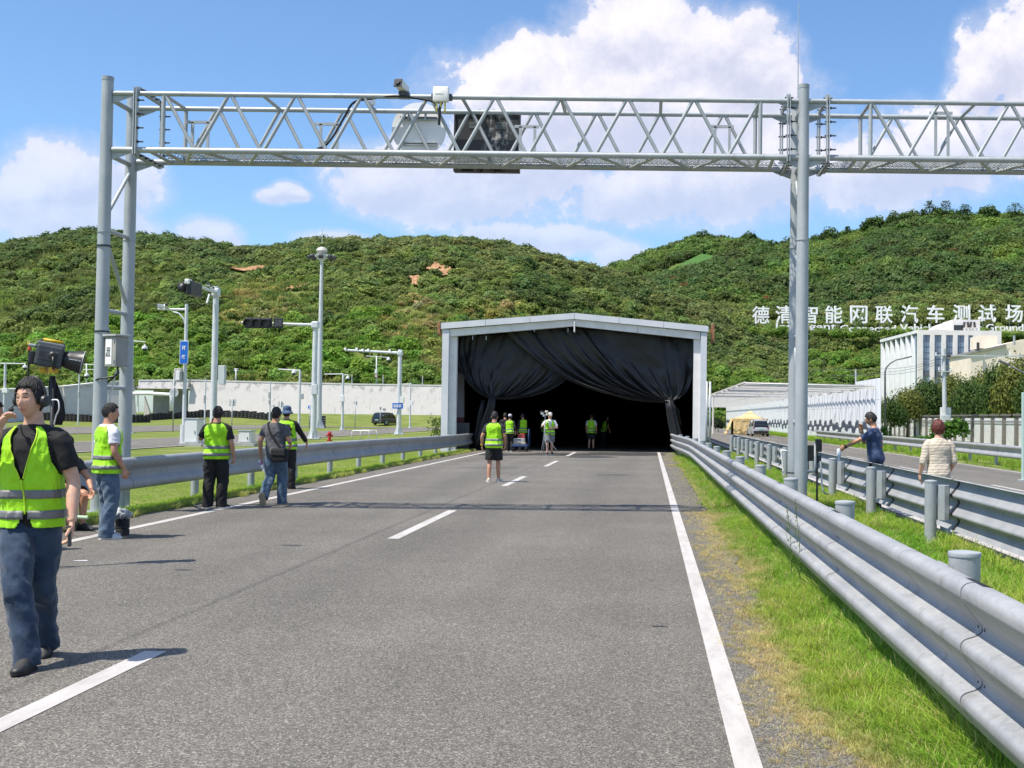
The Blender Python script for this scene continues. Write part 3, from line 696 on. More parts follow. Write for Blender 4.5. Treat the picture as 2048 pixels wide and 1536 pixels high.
def truss(xa, n, pitch, mirror=False):
    xe = xa+pitch*n
    ft = [xa+pitch*k for k in range(n+1)]; fb = [xa+pitch*(k+.5) for k in range(n)]
    for y, top, bot in ((YF, ft, fb), (YR_, fb, ft)):
        for q in (top if y == YF else bot)[::n] if y == YF else (xa, xe): member('upright', (q, y, zb), (q, y, ztp), .033)
        for k in range(n):
            if y == YF:
                member('brace', (ft[k]+.03, y, ztp-.02), (fb[k]-.035, y, zb+.03), .029); member('brace', (fb[k]+.035, y, zb+.03), (ft[k+1]-.03, y, ztp-.02), .029)
            else:
                member('brace', (ft[k]+.05, y, zb+.03), (fb[k]-.03, y, ztp-.02), .029); member('brace', (fb[k]+.03, y, ztp-.02), (ft[k+1]-.05, y, zb+.03), .029)
    for k in range(n): member('brace', (fb[k]-.06, YF, zb-.01), (ft[k]+.02, YR_, zb-.01), .026); member('brace', (fb[k]+.06, YF, zb-.01), (ft[k+1]-.02, YR_, zb-.01), .026)
    k = 0
    while xa+1.5*pitch*k <= xe+.01: member('cross_bar', (xa+1.5*pitch*k, YF, ztp-.01), (xa+1.5*pitch*k, YR_, ztp-.01), .028); k += 1
    for q in (xa-.22, xa, xe, xe+.22): member('cross_bar', (q, YF, zb-.01), (q, YR_, zb-.01), .028)
xa = XU(314, YF)
truss(xa, 9, (XU(1516, YF)-xa)/9); xb = XU(1738, YF); truss(xb, 9, 1.105)
# expanded-metal walkway between the bottom chords
mb = MB(); wz_ = zb+.055
for (a, b) in ((flL+.15, flR-.05), (flS+.05, XR1-.3)):
    w = YR_-YF-.1; x = a
    while x < b-.2:
        for s in (1, -1):
            q = [V((x, YF+.05, wz_)), V((x+w*.62, YR_-.05, wz_))] if s > 0 else [V((x+w*.62, YF+.05, wz_)), V((x, YR_-.05, wz_))]
            if q[0].x < b and q[1].x < b: mb.tube(q[0], q[1], .0055, 4, caps=False)
        x += .062
    for y in (YF+.05, YR_-.05): mb.box(((a+b)/2, y, wz_), (b-a, .02, .012))
    # wire loops tying the walkway to the rear chord
    x = a
    while x < b-.05: mb.tube((x, YR_-.06, wz_-.05), (x+.035, YR_-.065, wz_+.05), .006, 4, caps=False); mb.tube((x+.035, YR_-.065, wz_+.05), (x+.07, YR_-.06, wz_-.05), .006, 4, caps=False); x += .07
mb.build('walkway_mesh', galv_dull, gan, kind='stuff')
for (ua, ub, vt) in ((366, 408, 244), (624, 668, 248), (1026, 1066, 253), (1418, 1458, 253), (1862, 1898, 226)):   # small upright frames standing on the walkway
    y = YR_-.12; a, b = XU(ua, y), XU(ub, y); zt = P(ua, vt, y).z; mb = MB()
    mb.box(((a+b)/2, y, zt), (b-a+.08, .03, .045))
    for x in (a+.06, b-.03): mb.box((x, y, (zt+wz_)/2), (.045, .03, zt-wz_))
    mb.build('frame', galv, gan)
# bracing between the two left posts and straps round them
for (v0, v1) in ((460, 470), (620, 627), (775, 781)):
    z = P(215, v0, YF).z; member('rung', (XL, YF, z), (XL, YR_, z+.01), .036)
zA = [P(215, v, YF).z for v in (395, 460, 620, 775)]
member('post_brace', (XL, YF, zA[0]-.35), (XL, YR_, zb-.15), .03); member('post_brace', (XL, YF, zA[1]-.05), (XL, YR_, zA[2]+.1), .03); member('post_brace', (XL, YF, zA[2]-.1), (XL, YR_, zA[3]+.2), .03)
for x in (XR0,):
    for (z0, z1) in ((5.6, 4.5), (4.4, 3.0), (2.9, 1.6)): member('post_brace', (x, YF, z1), (x, YR_, z0), .03); member('rung', (x, YF, z1-.05), (x, YR_, z1-.05), .034)
mb = MB()
for z in (P(205, 492, YF).z, P(200, 663, YF).z): mb.lathe([(.112, z-.012), (.112, z+.012)], (XL, YF, 0), 20)
mb.build('strap', black_plastic, gan)
mb = MB()
for z in (.55, .72): mb.lathe([(.109, z-.008), (.109, z+.008)], (XR0, YR_, 0), 20); 
mb.build('strap', dark_steel, gan)
# cables running along the gantry
def cable(name, pts, r, label, mat=black_plastic, cat='cable', n=6):
    mb = MB(); pp = [V(p) for p in pts]; q = []
    for i in range(len(pp)-1):
        p0, p1, p2, p3 = pp[max(i-1, 0)], pp[i], pp[i+1], pp[min(i+2, len(pp)-1)]
        for k in range(6):
            w = k/6; q.append(.5*(2*p1+(p2-p0)*w+(2*p0-5*p1+4*p2-p3)*w*w+(3*p1-p0-3*p2+p3)*w**3))
    mb.path(q+[pp[-1]], r, n); o = mb.build(name, mat, smooth=True)
    return tag(o, label, cat)
cable('cable', [P(880, 205, YF-.06), P(800, 192, YF-.06), P(745, 197, YF+.02), P(708, 205, YF+.05), P(690, 232, YF+.07), P(668, 270, YF+.08), P(650, 292, YF+.09), P(636, 297, YF+.3)], .02, 'thick black cable hanging along a gantry brace left of the camera')
cable('cable', [P(886, 200, YF-.1), P(880, 215, YF-.1), P(879, 232, YF-.1), P(878, 250, YF-.08)], .022, 'short black cable dangling under the white antenna box')
# things mounted on the gantry
def mount(name, label, cat, p): return thing(name, label, cat, tuple(p))
p = P(805, 180, YF); c = mount('surveillance_camera', 'white box camera with black front on top of the gantry', 'camera', (p.x, p.y, ztp+.04))
mb = MB(); rot = Euler((R(-14), 0, R(-14))).to_matrix(); cc = V((p.x, YF-.05, P(805, 175, YF).z))
mb.rbox(cc, (.13, .28, .12), .015, rot=rot); mb.build('housing', white_paint, c)
mb = MB(); mb.rbox(cc+rot@V((0, -.142, -.012)), (.135, .02, .135), .01, rot=rot); mb.lathe([(.04, 0), (.045, .02)], cc+rot@V((0, -.152, 0)), 14, M=rot@Matrix.Rotation(PI/2, 3, 'X')); mb.build('front_glass', black_plastic, c)
mb = MB(); mb.tube(cc+V((.0, .03, -.06)), (p.x+.02, YF, ztp+.03), .035, 10); mb.box((p.x+.03, YF, ztp+.02), (.16, .12, .10)); mb.build('bracket', dark_steel, c)
p = P(882, 189, YF-.12); c = mount('radar_box', 'square off-white antenna box with yellow plugs on the gantry', 'antenna', p)
mb = MB(); mb.rbox(p, (.25, .09, .245), .025); mb.build('housing', M_('cream_plastic', (.88, .86, .82), (.82, .80, .75), 4, .45), c, smooth=True, auto=30)
mb = MB(); mb.box((p.x-.02, p.y-.047, p.z+.0), (.13, .004, .006)); mb.build('seam', M_('grey_line', (.4, .4, .4)), c)
yel = M_('pale_yellow_plug', (.75, .62, .18)); mb = MB()
for dx, l in ((-.065, .16), (0, .08), (.065, .17)): mb.tube((p.x+dx, p.y, p.z-.12), (p.x+dx, p.y, p.z-.12-l), .015, 8)
mb.build('plugs', yel, c, smooth=True)
mb = MB(); mb.box((p.x+.0, YF-.03, p.z-.02), (.32, .10, .09)); mb.build('bracket', dark_steel, c)
p = P(742, 205, YR_); c = mount('small_camera', 'small white camera with dangling wires on the rear chord', 'camera', (p.x, YR_, ztp+.05))
mb = MB(); mb.rbox((p.x, YR_-.04, p.z), (.09, .16, .09), .012, rz=-.5); mb.build('housing', white_paint, c)
mb = MB(); mb.box((p.x+.01, YR_, ztp+.03), (.06, .06, .07)); mb.build('bracket', dark_steel, c)
# round sign seen from the back
y = YR_+.12; pc = P(838, 259, y); rad = (893-784)/2/F*y; sg = mount('round_sign', 'round white sign seen from its back behind the gantry', 'sign', (pc.x, y, pc.z))
mb = MB(); mb.lathe([(rad, -.012), (rad, .012)], pc, 40, M=Matrix.Rotation(PI/2, 3, 'X')); mb.build('plate', M_('sign_back_alloy', (.78, .77, .77), (.84, .83, .83), 2.5, .45), sg, smooth=True, auto=40)
mb = MB()
for v in (238, 289):
    zc = P(838, v, y).z
    for dz in (-.02, .02): mb.box((pc.x, y-.04, zc+dz), (.62, .05, .012))
    mb.box((pc.x, y-.02, zc), (.62, .012, .04))
for dx in (-.16, .12): mb.box((pc.x+dx, y-.07, P(838, 238, y).z+.02), (.03, .05, .12))
mb.build('sign_bracket', galv, sg)
# rear of the dark message board
y = YR_+.16; a, b = P(909, 221, y), P(1039, 345, y); cx_, cz_ = (a.x+b.x)/2, (a.z+b.z)/2; w, h = b.x-a.x, a.z-b.z
bd = mount('message_board', 'dark rectangular message board seen from its streaked back', 'message board', (cx_, y, cz_))
def board_mat():
    mt = bpy.data.materials.new('streaked_dark_panel'); mt.use_nodes = True; t = NT(mt.node_tree); p = t.n('ShaderNodeTexCoord').outputs['Object']
    f = t.step(t.noise(t.scale(p, (7, 7, 4)), 1.5, 7, .7), .48, .62)
    sx = t.n('ShaderNodeSeparateXYZ', {0: p}); g = t.m('MULTIPLY', t.step(sx.outputs[0], -.15, .15), t.step(sx.outputs[0], .46, .22)); f = t.m('MULTIPLY', f, g)
    b = t.n('ShaderNodeBsdfPrincipled', {'Base Color': t.mix(f, (.035, .034, .033), (.42, .40, .38)), 'Roughness': .5}); t.n('ShaderNodeOutputMaterial', {0: b.outputs[0]}); return mt
mb = MB(); mb.rbox((cx_, y+.06, cz_), (w, .12, h), .012); mb.build('cabinet', board_mat(), bd)
mb = MB()
for s in (-1, 1): mb.box((cx_+s*(w/2-.015), y-.012, cz_), (.03, .03, h)); mb.box((cx_, y-.012, cz_+s*(h/2-.025)), (w-.064, .03, .05))
mb.build('rim', black_plastic, bd)
mb = MB()
for dx in (-.22, .22):
    for k in range(5): mb.box((cx_+dx, y-.004, cz_+h*.22+k*.022), (.16, .012, .006))
mb.build('vent_slats', galv_dull, bd, kind='stuff')
mb = MB()
for dx in (-.12, .12):
    mb.box((cx_+dx, y-.05, ztp), (.05, .12, .12)); mb.box((cx_+dx, y-.05, zb-.03), (.05, .12, .12))
mb.build('clamp', dark_steel, bd)
# lightning rod on the right rear post
pt = P(1597, 4, YR_); mb = MB(); mb.path([(XR0+.02, YR_, 6.5), (XR0+.02, YR_, 7.0), (pt.x, YR_, pt.z)], [.014, .010, .005], 6); tag(mb.build('lightning_rod', galv), 'thin lightning rod standing on the right rear gantry post', 'lightning rod')
# junction box between the left posts
y = YF-.02; pc = P(233, 704, YF-.08); bxr = Matrix.Rotation(R(-30), 3, 'Z')
jb = thing('junction_box', 'grey steel electrical box with white sticker strapped to the left gantry post', 'electrical box', (pc.x, pc.y, pc.z))
mb = MB(); mb.rbox(pc, (.27, .22, .47), .008, rot=bxr); mb.build('housing', M_('aged_grey_box', (.26, .26, .24), (.34, .33, .31), 5, .55), jb)
mb = MB(); mb.rbox(pc+V((0, 0, .255)), (.33, .28, .035), .008, rot=bxr); mb.build('lid', M_('aged_lid', (.42, .42, .41), (.33, .32, .31), 7, .6), jb)
mb = MB(); mb.rbox(pc+bxr@V((-.035, -.113, .0)), (.15, .006, .40), .003, rot=bxr); st = mb.build('sticker', white_print, jb)
mb = MB(); q = lambda x, z: pc+bxr@V((-.035+x, -.1175, z))
for x in (-.035, -.012, .012, .035): mb.box(q(x, .0), (.009, .003, .13), rot=bxr)
mb.box(q(0, .062), (.085, .003, .009), rot=bxr); mb.box(q(0, .02), (.085, .003, .007), rot=bxr); mb.box(q(-.005, -.068), (.115, .003, .010), rot=bxr); mb.box(q(-.052, -.045), (.009, .003, .05), rot=bxr)
mb.build('glyph', black_plastic, jb)
mb = MB()
for dz in (.17, -.15): mb.tube(pc+bxr@V((.1, -.118, dz-.02)), pc+bxr@V((.1, -.118, dz+.02)), .012, 8)
mb.tube(pc+bxr@V((.137, -.0, .06)), pc+bxr@V((.137, -.06, .06)), .01, 8); mb.build('hinge', galv, jb)
cable('cable', [pc+V((.02, 0, -.23)), pc+V((.03, -.02, -.36)), P(215, 755, YF-.13), P(196, 758, YF-.12), P(188, 765, YF+.02), P(205, 772, YF+.12), P(238, 745, YF)], .014, 'black cable looped round the left gantry post under the box')
cable('conduit', [pc+V((.0, .05, -.23)), P(228, 760, YF+.1), P(220, 800, YF+.14), P(214, 850, YF+.14)], .014, 'white plastic conduit dropping from the electrical box', white_paint, 'conduit')

# ------------------------------------------------------------------ the shed over the road (dark tunnel)
YP = 52.8
xl0, xl1, xr0, xr1 = XU(883, YP), XU(911, YP), XU(1387, YP), XU(1413, YP)
ze, zi, xap = 5.47, 5.14, XU(1147, YP)
za = P(1147, 626, YP).z
shed = thing('road_shed', 'long pale shed over the road, its mouth hung with black drapes', 'shed', (xap, YP, 0))
clad = M_('grey_white_cladding', (.56, .58, .62), (.62, .63, .67), 1.5, .5); beamw = M_('white_steel_beam', (.80, .77, .76), (.72, .69, .68), 3, .5)
inner = M_('interior_shade_black', (.004, .004, .005), None, rough=.9, spec=.1); greyin = M_('dull_grey_lining', (.10, .10, .105), (.14, .14, .14), 2, .7)  # near-black sheets put the darkness of the shed interior into the colour
LEN = 70
for s, xo, xi in ((-1, xl0, xl1), (1, xr1, xr0)):
    xm = xo+(xi-xo)*.47; mb = MB(); mb.box(((xo+xm)/2, YP+.35, 2.7), (abs(xm-xo), .7, 5.5)); mb.build('corner_cladding', clad, shed)
    mb = MB(); w = abs(xi-xm); x = (xi+xm)/2
    mb.box((x, YP+.24, 2.55), (w, .02, 5.2)); mb.box((x, YP+.50, 2.55), (w, .02, 5.2)); mb.box((x+s*(w/2-.03), YP+.37, 2.55), (.02, .236, 5.2)); mb.box((x-s*.0, YP+.37, .02), (w+.2, .5, .05)); mb.build('column', beamw, shed)
# gable fascia and the beam below it, each half one piece of sheet
for s, xo, xi in ((-1, xl0, xl1), (1, xr1, xr0)):
    mb = MB(); y0, y1 = YP-.06, YP+.5
    xe = xo+s*.06; xb = xo-s*.30
    def bar(name, mat, xa_, za0, za1, zc0, zc1, y0, y1, n):     # n sheets laid end to end with open joints
        for k in range(n):
            k0, k1 = k/n+(.0012 if k else 0), (k+1)/n-.0012; q = []
            for w in (k0, k1):
                x, lo, hi = xa_+(xap-xa_)*w, za0+(zc0-za0)*w, za1+(zc1-za1)*w; q.append([V((x, y0, lo)), V((x, y1, lo)), V((x, y1, hi)), V((x, y0, hi))])
            mb = MB(); mb.loft(q); mb.build(name, mat, shed)
    bar('fascia', clad, xe, ze, ze+.27, za-.27, za, y0, y1, 3)
    bar('rafter', beamw, xb, zi, ze-.004, za-.58, za-.275, YP+.10, YP+.40, 2)
    mb = MB(); mb.loft([[V((xo, YP+.5, ze+.2)), V((xo, YP+LEN, ze+.2)), V((xo, YP+LEN, ze+.27)), V((xo, YP+.5, ze+.27))], [V((xap, YP+.5, za-.06)), V((xap, YP+LEN, za-.06)), V((xap, YP+LEN, za)), V((xap, YP+.5, za))]]); mb.build('roof', clad, shed)
    mb = MB(); mb.loft([[V((xo-s*.2, YP+.5, ze-.1)), V((xo-s*.2, YP+LEN, ze-.1)), V((xo-s*.2, YP+LEN, ze)), V((xo-s*.2, YP+.5, ze))], [V((xap, YP+.5, za-.3)), V((xap, YP+LEN, za-.3)), V((xap, YP+LEN, za-.2)), V((xap, YP+.5, za-.2))]]); mb.build('ceiling_shade_sheet', inner, shed)
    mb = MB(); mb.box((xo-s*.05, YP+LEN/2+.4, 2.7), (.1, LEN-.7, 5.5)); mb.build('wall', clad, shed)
    mb = MB(); mb.box((xo-s*.22, YP+LEN/2+3.2, 2.7), (.08, LEN-5.6, 5.4)); mb.build('wall_shade_sheet', inner, shed)
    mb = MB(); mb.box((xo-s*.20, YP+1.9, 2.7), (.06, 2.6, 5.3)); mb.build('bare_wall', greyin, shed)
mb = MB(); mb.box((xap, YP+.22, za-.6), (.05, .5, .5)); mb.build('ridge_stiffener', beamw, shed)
mb = MB(); mb.box((xap, YP+LEN, 2.2), (xr1-xl0, .1, 7.4)); mb.build('end_shade_sheet', inner, shed)
mb = MB(); mb.box((xl1-.15, YP+2.4, 3.0), (.35, .3, 5.0)); mb.build('inner_column', M_('grey_inner_column', (.30, .30, .31), (.24, .24, .25), 2, .6), shed)
mb = MB(); mb.box((xl1-.15, YP+2.39, .85), (.37, .33, 1.3)); mb.build('column_base', M_('dark_red_paint', (.14, .02, .03), (.10, .018, .025), 3, .6), shed)
mb = MB(); mb.box((xl1-.2, YP+2.0, .65), (1.1, .12, 1.2)); mb.build('low_panel', greyin, shed)
for s, u0, v0, v1 in ((-1, 876, 644, 668), (1, 1425, 648, 682)):
    xc = XU(u0, YP+.6); zt, zb_ = P(u0, v0, YP+.6).z, P(u0, v1, YP+.6).z
    mb = MB(); mb.box((xc, YP+.75, (zt+zb_)/2), (.12, .5, zt-zb_)); mb.box((xc-s*.09, YP+.7, (zt+zb_)/2+.05), (.09, .3, .22)); mb.box((xc-s*.06, YP+.62, zb_-.05), (.14, .12, .1)); mb.build('gutter_end', rust, shed)
mb = MB()
for u in (945, 972, 1068, 1135):
    x = XU(u, YP+.3); mb.box((x, YP+.12, zi+.10+(.55 if u > 1050 else .16)*1.0-.30), (.03, .03, .18))
mb.build('hook', galv, shed)
road_in = MB(); road_in.box((xap, YP+36, -.02), (xr0-xl1+.3, 66, .03)); o = road_in.build('shed_floor', M_('dark_shed_floor', (.02, .02, .021), (.035, .035, .035), 1, .9)); tag(o, 'unlit road surface inside the shed', kind='structure')  # shade of the shed is put into this floor colour
# two slim poles beside the right column
for u, lab in ((1414, 'left of the two slim steel poles beside the right shed column'), (1420.5, 'right of the two slim steel poles beside the right shed column')):
    x = XU(u, 49); mb = MB(); mb.tube((x, 49, -.1), (x, 49, P(u, 763, 49).z), .045, 10); tag(mb.build('slim_pole', galv, smooth=True), lab, 'pole', 'slim poles beside the shed column')

# ------------------------------------------------------------------ black drapes of the mouth
def cloth_mat():
    mt = bpy.data.materials.new('black_drape_cloth'); mt.use_nodes = True; t = NT(mt.node_tree); p = t.n('ShaderNodeTexCoord').outputs['Object']
    f = t.step(t.noise(p, 1.6, 6, .65), .45, .72)
    nb = t.n('ShaderNodeBump', {'Strength': .6, 'Distance': .03, 'Height': t.noise(p, 5, 5, .6)}).outputs[0]
    b = t.n('ShaderNodeBsdfPrincipled', {'Base Color': t.mix(f, (.005, .005, .0065), (.014, .014, .016)), 'Roughness': .45, 'Specular IOR Level': .5, 'Sheen Weight': .06, 'Sheen Roughness': .5, 'Normal': nb}); t.n('ShaderNodeOutputMaterial', {0: b.outputs[0]}); return mt
drape = cloth_mat()
def bez(p, w): 
    q = list(p)
    while len(q) > 1: q = [q[i].lerp(q[i+1], w) for i in range(len(q)-1)]
    return q[0]
def drape_mesh(name, label, top, gather, hems, yb, seed, folds=16, n=110, m=46, amp=.16, ampf=lambda s: 1.0):
    """cloth hung from points TOP along the beam and gathered at one point: fan of folds, deep near the gather"""
    root = thing(name, label, 'drape', tuple(P(*gather, yb)))
    mb = MB(); rows = []; Gp = P(*gather, yb-.25)
    for i in range(n+1):
        s = i/n; k = s*(len(top)-1); a = min(int(k), len(top)-2); u, v = [top[a][j]+(top[a+1][j]-top[a][j])*(k-a) for j in (0, 1)]
        T0 = P(u, v, yb)
        k = s*(len(hems)-1); a = min(int(k), len(hems)-2); c1 = [hems[a][j]+(hems[a+1][j]-hems[a][j])*(k-a) for j in range(4)]
        C1, C2 = P(c1[0], c1[1], yb-.05), P(c1[2], c1[3], yb-.15); G2 = Gp+V((.10*(s-.5), 0, -.10*(abs(s-.5))))
        row = []
        for j in range(m+1):
            w = j/m; p = bez([T0, C1, C2, G2], w)
            ph = folds*2*PI*(s+.02*mnoise.noise((s*6, w*2, seed)))
            f = (math.sin(ph)+.5*math.sin(ph*2.3+seed+2*w))*amp*ampf(s)*(.06+.94*sstep(w, .12, .85))*(1-.72*sstep(w, .8, 1))
            f += .22*mnoise.noise((s*5, w*2.4, seed))*(1-w)+.05*mnoise.noise((s*22, w*7, seed+3))
            row.append(p+V((f*.35, -f, f*.22*(1 if abs(s-.5) < .47 else .3))))
        rows.append(row)
    mb.loft(rows, caps=False, closed=False); o = mb.build('cloth', drape, root, smooth=True)
    md = o.modifiers.new('thickness', 'SOLIDIFY'); md.thickness = .012
    return root
def tail(root, pts, w, seed):
    mb = MB(); rows = []
    for i, (u, v, y) in enumerate(pts):
        c = P(u, v, y); k = i/(len(pts)-1); rr = w[0]+(w[1]-w[0])*k
        rows.append([c+V(((rr*(1+.28*math.sin(5*a+seed+k*2)))*math.cos(a), rr*.6*(1+.28*math.sin(5*a+seed+1))*math.sin(a), 0)) for a in [2*PI*q/40 for q in range(40)]])
    mb.loft(rows); return mb.build('gathered_tail', drape, root, smooth=True)
dr = drape_mesh('drape', 'wide black drape gathered and tied beside the white column next to the slim poles', [(1005, 655), (1100, 650), (1170, 655), (1300, 665), (1389, 674)], (1337, 803), [(1062, 735, 1180, 800), (1130, 735, 1230, 800), (1200, 720, 1290, 800), (1300, 740, 1345, 790), (1392, 760, 1384, 788)], YP+1.0, 3, 9, amp=.25, ampf=lambda s: 1-.72*sstep(s, .40, .68))
tail(dr, [(1337, 800, YP+.72), (1341, 820, YP+.75), (1346, 845, YP+.8), (1353, 875, YP+.8), (1358, 895, YP+.8)], (.16, .26), 1)
tail(dr, [(1338, 800, YP+.9), (1352, 822, YP+1.1), (1356, 850, YP+1.2)], (.12, .16), 4)
dl = drape_mesh('drape', 'black drape tied back to the left side of the shed mouth', [(912, 672), (960, 668), (1040, 660), (1120, 655), (1185, 660)], (985, 795), [(906, 720, 930, 785), (940, 740, 955, 785), (1000, 760, 985, 790), (1080, 775, 1020, 800), (1160, 790, 1060, 800)], YP+1.5, 8, 7, amp=.2, ampf=lambda s: .22+.78*sstep(s, .5, .85))
tail(dl, [(985, 793, YP+1.25), (981, 815, YP+1.25), (972, 845, YP+1.3), (964, 880, YP+1.3), (962, 895, YP+1.3)], (.13, .27), 2)
tail(dl, [(967, 800, YP+1.5), (960, 830, YP+1.6), (955, 870, YP+1.6), (954, 890, YP+1.6)], (.08, .16), 6)
mb = MB(); rows = []
for i in range(61):
    s = i/60; u = 912+(1387-912)*s; vt = 672-(abs(s-.5)*-2+1)*22; row = []
    for j in range(13):
        w = j/12; v = vt-4+(30+60*(.5+.5*math.sin(s*9)))*w*1.2; row.append(P(u, v, YP+1.9)+V((0, -.10*math.sin(s*70+w*2)-.05*math.sin(s*31), 0)))
    rows.append(row)
mb.loft(rows, caps=False, closed=False); o = mb.build('valance_cloth', drape, smooth=True); tag(o, 'black cloth strip hung under the ridge behind both drapes', 'drape'); md = o.modifiers.new('thickness', 'SOLIDIFY'); md.thickness = .01
# ------------------------------------------------------------------ left side: wall, underpass, masts, signs
def wall_mat():
    mt = bpy.data.materials.new('stained_whitewash'); mt.use_nodes = True; t = NT(mt.node_tree); p = t.n('ShaderNodeTexCoord').outputs['Object']
    st = t.step(t.noise(t.scale(p, (2.2, 2.2, .45)), 1.3, 5, .75), .57, .64); zz = t.n('ShaderNodeSeparateXYZ', {0: p}).outputs[2]
    md = t.step(t.noise(t.scale(p, (.12, .12, .3)), 1.0, 3), .42, .6)
    top = t.m('MULTIPLY', t.step(zz, 4.7, 5.6), t.step(t.noise(t.scale(p, (1, 1, .8)), .9, 5, .7), .50, .60))
    top = t.m('MULTIPLY', top, t.step(t.n('ShaderNodeSeparateXYZ', {0: p}).outputs[0], -62, -45))
    f = t.m('MAXIMUM', t.m('MULTIPLY', st, t.m('MULTIPLY_ADD', md, .75, .2)), t.m('MULTIPLY', top, .9), clamp=True)
    c = t.mix(t.m('MULTIPLY', f, .6), t.mix(t.noise(p, .6, 5), (.55, .515, .50), (.66, .62, .605)), (.20, .20, .21))
    b = t.n('ShaderNodeBsdfPrincipled', {'Base Color': c, 'Roughness': .85}); t.n('ShaderNodeOutputMaterial', {0: b.outputs[0]}); return mt
wallm = wall_mat(); capm = M_('pale_coping', (.62, .60, .58), (.70, .68, .66), 2, .8)
WP = [(-140, 130, 795), (0, 150, 783), (140, 178, 775), (208, 186, 767.5), (276, 190, 762), (375, 190, 761), (410, 190, 762), (470, 190, 763.5), (560, 190, 766), (700, 190, 769), (884, 190, 772), (960, 190, 773)]
wl = thing('retaining_wall', 'long stained white retaining wall at the foot of the hill', 'wall', (XU(500, 190), 190, 0))
def wall_piece(a, b, name='wall_panel', zb0=None):
    (u0, y0, v0), (u1, y1, v1) = a, b; p0, p1 = P(u0, v0, y0), P(u1, v1, y1); d = (p1-p0); d.z = 0; nrm = V((-d.y, d.x, 0)).normalized()
    mb = MB(); q = []
    for p in (p0, p1): q.append([V((p.x, p.y, -.5 if zb0 is None else zb0)), V((p.x, p.y, p.z))+nrm*(.2*max(p.z-(-.5 if zb0 is None else zb0), 0)), V((p.x, p.y, p.z))+nrm*(.8+.2*max(p.z-(-.5 if zb0 is None else zb0), 0)), V((p.x, p.y, -.5 if zb0 is None else zb0))+nrm*.8])
    mb.loft(q); mb.build(name, wallm, wl)
    mb = MB(); sh_ = nrm*(.2*max(p0.z-(-.5 if zb0 is None else zb0), 0)); q = [[p+sh_+V((0, 0, .003))-nrm*.08, p+sh_+V((0, 0, .22))-nrm*.08, p+sh_+V((0, 0, .22))+nrm*.88, p+sh_+V((0, 0, .003))+nrm*.88] for p in (p0, p1)]; mb.loft(q); mb.build('coping', capm, wl)
for i in range(len(WP)-1):
    a, b = WP[i], WP[i+1]
    if 276 <= a[0] < 375: wall_piece(a, b, 'bridge_beam', P(300, 777, 190).z)
    else: wall_piece(a, b)
# underpass below the bridge beam: recessed side wall, slab and white pipe rail
up = thing('underpass', 'shaded underpass cut through the pale wall below a bridge beam', 'underpass', (XU(330, 192), 192, 0))
x0, x1, x2 = XU(282, 192), XU(352, 192), XU(374, 192); zc = P(300, 779, 192).z
mb = MB(); mb.box(((x0+x1)/2, 197, zc/2-.3), (x1-x0, .4, zc+.6)); mb.build('back_wall', M_('grey_underpass_wall', (.38, .38, .38), (.46, .46, .45), 1, .85), up)
mb = MB(); mb.box(((x0+x2)/2, 195.2, zc+.3), (x2-x0+4, 7.2, .35)); mb.build('deck_slab', concrete, up)
mb = MB(); mb.loft([[V((XU(288, 191), 191.2, gz(-80, 191))), V((XU(303, 191), 191.2, gz(-80, 191))), V((XU(288, 191), 191.2, P(288, 792, 191).z))], [V((XU(288, 191), 191.6, gz(-80, 191))), V((XU(303, 191), 191.6, gz(-80, 191))), V((XU(288, 191), 191.6, P(288, 792, 191).z))]]); mb.build('wing_wall', wallm, up)
mb = MB(); mb.path([P(262, 787, 188), P(300, 787, 188), P(340, 789, 188), P(343, 795, 188), P(342, 828, 188)], .28, 8); mb.build('pipe', white_paint, up, smooth=True)
mb = MB(); mb.tube(P(276, 788, 188.4), P(276, 826, 188.4), .12, 8); mb.build('pipe_stand', white_paint, up)
mb = MB(); mb.box(((x1+x2)/2, 204, 1.2), (6, .3, 1.2)); mb.build('parapet', wallm, up)
# row of old tyres below the wall
tw = thing('tyre_barrier', 'long dark row of old tyres lying at the foot of the pale wall', 'tyre barrier', (XU(300, 165), 165, 0))
def tyre_prof(r, h): return [(r*.55, 0), (r*.9, 0), (r, h*.25), (r, h*.75), (r*.9, h), (r*.55, h)]
b0 = None
for i in range(78):
    u = -30+7.6*i; y = 160+4*math.sin(i*.13)+(6 if u > 300 else 0); x = XU(u, y); z = gz(x, y)
    mb = MB()
    if b0 is None or i == 1:
        for k in range(4): mb.lathe(tyre_prof(.36, .26), (0, 0, k*.265), 12)
        b0 = mb.build('tyre_stack', black_rubber, tw, smooth=True, org=(0, 0, 0), auto=40); o = b0
    else: o = dup(b0, tw)
    o.location = (x-XU(300, 165), y-165, z-.05+rnd.uniform(-.08, .05)); o.rotation_euler = (0, 0, rnd.uniform(0, 3)); o.scale = (1, 1, rnd.uniform(.9, 1.1))
ts = thing('tyre_stack', 'short stack of five big black tyres with white bands beside the lamp poles', 'tyre stack', (XU(636, 139), 139, gz(XU(636, 139), 139)))
for k in range(5):
    mb = MB(); mb.lathe([(.5, 0), (.85, .0), (.97, .05), (.97, .19), (.85, .225), (.5, .225)], (XU(636, 139), 139, k*.275), 24); ty = mb.build('tyre', black_rubber, ts, smooth=True, auto=40)
    mb = MB(); mb.lathe([(.94, .228), (.95, .268), (.5, .268)], (XU(636, 139), 139, k*.275), 24); mb.build('white_band', white_paint, ty)

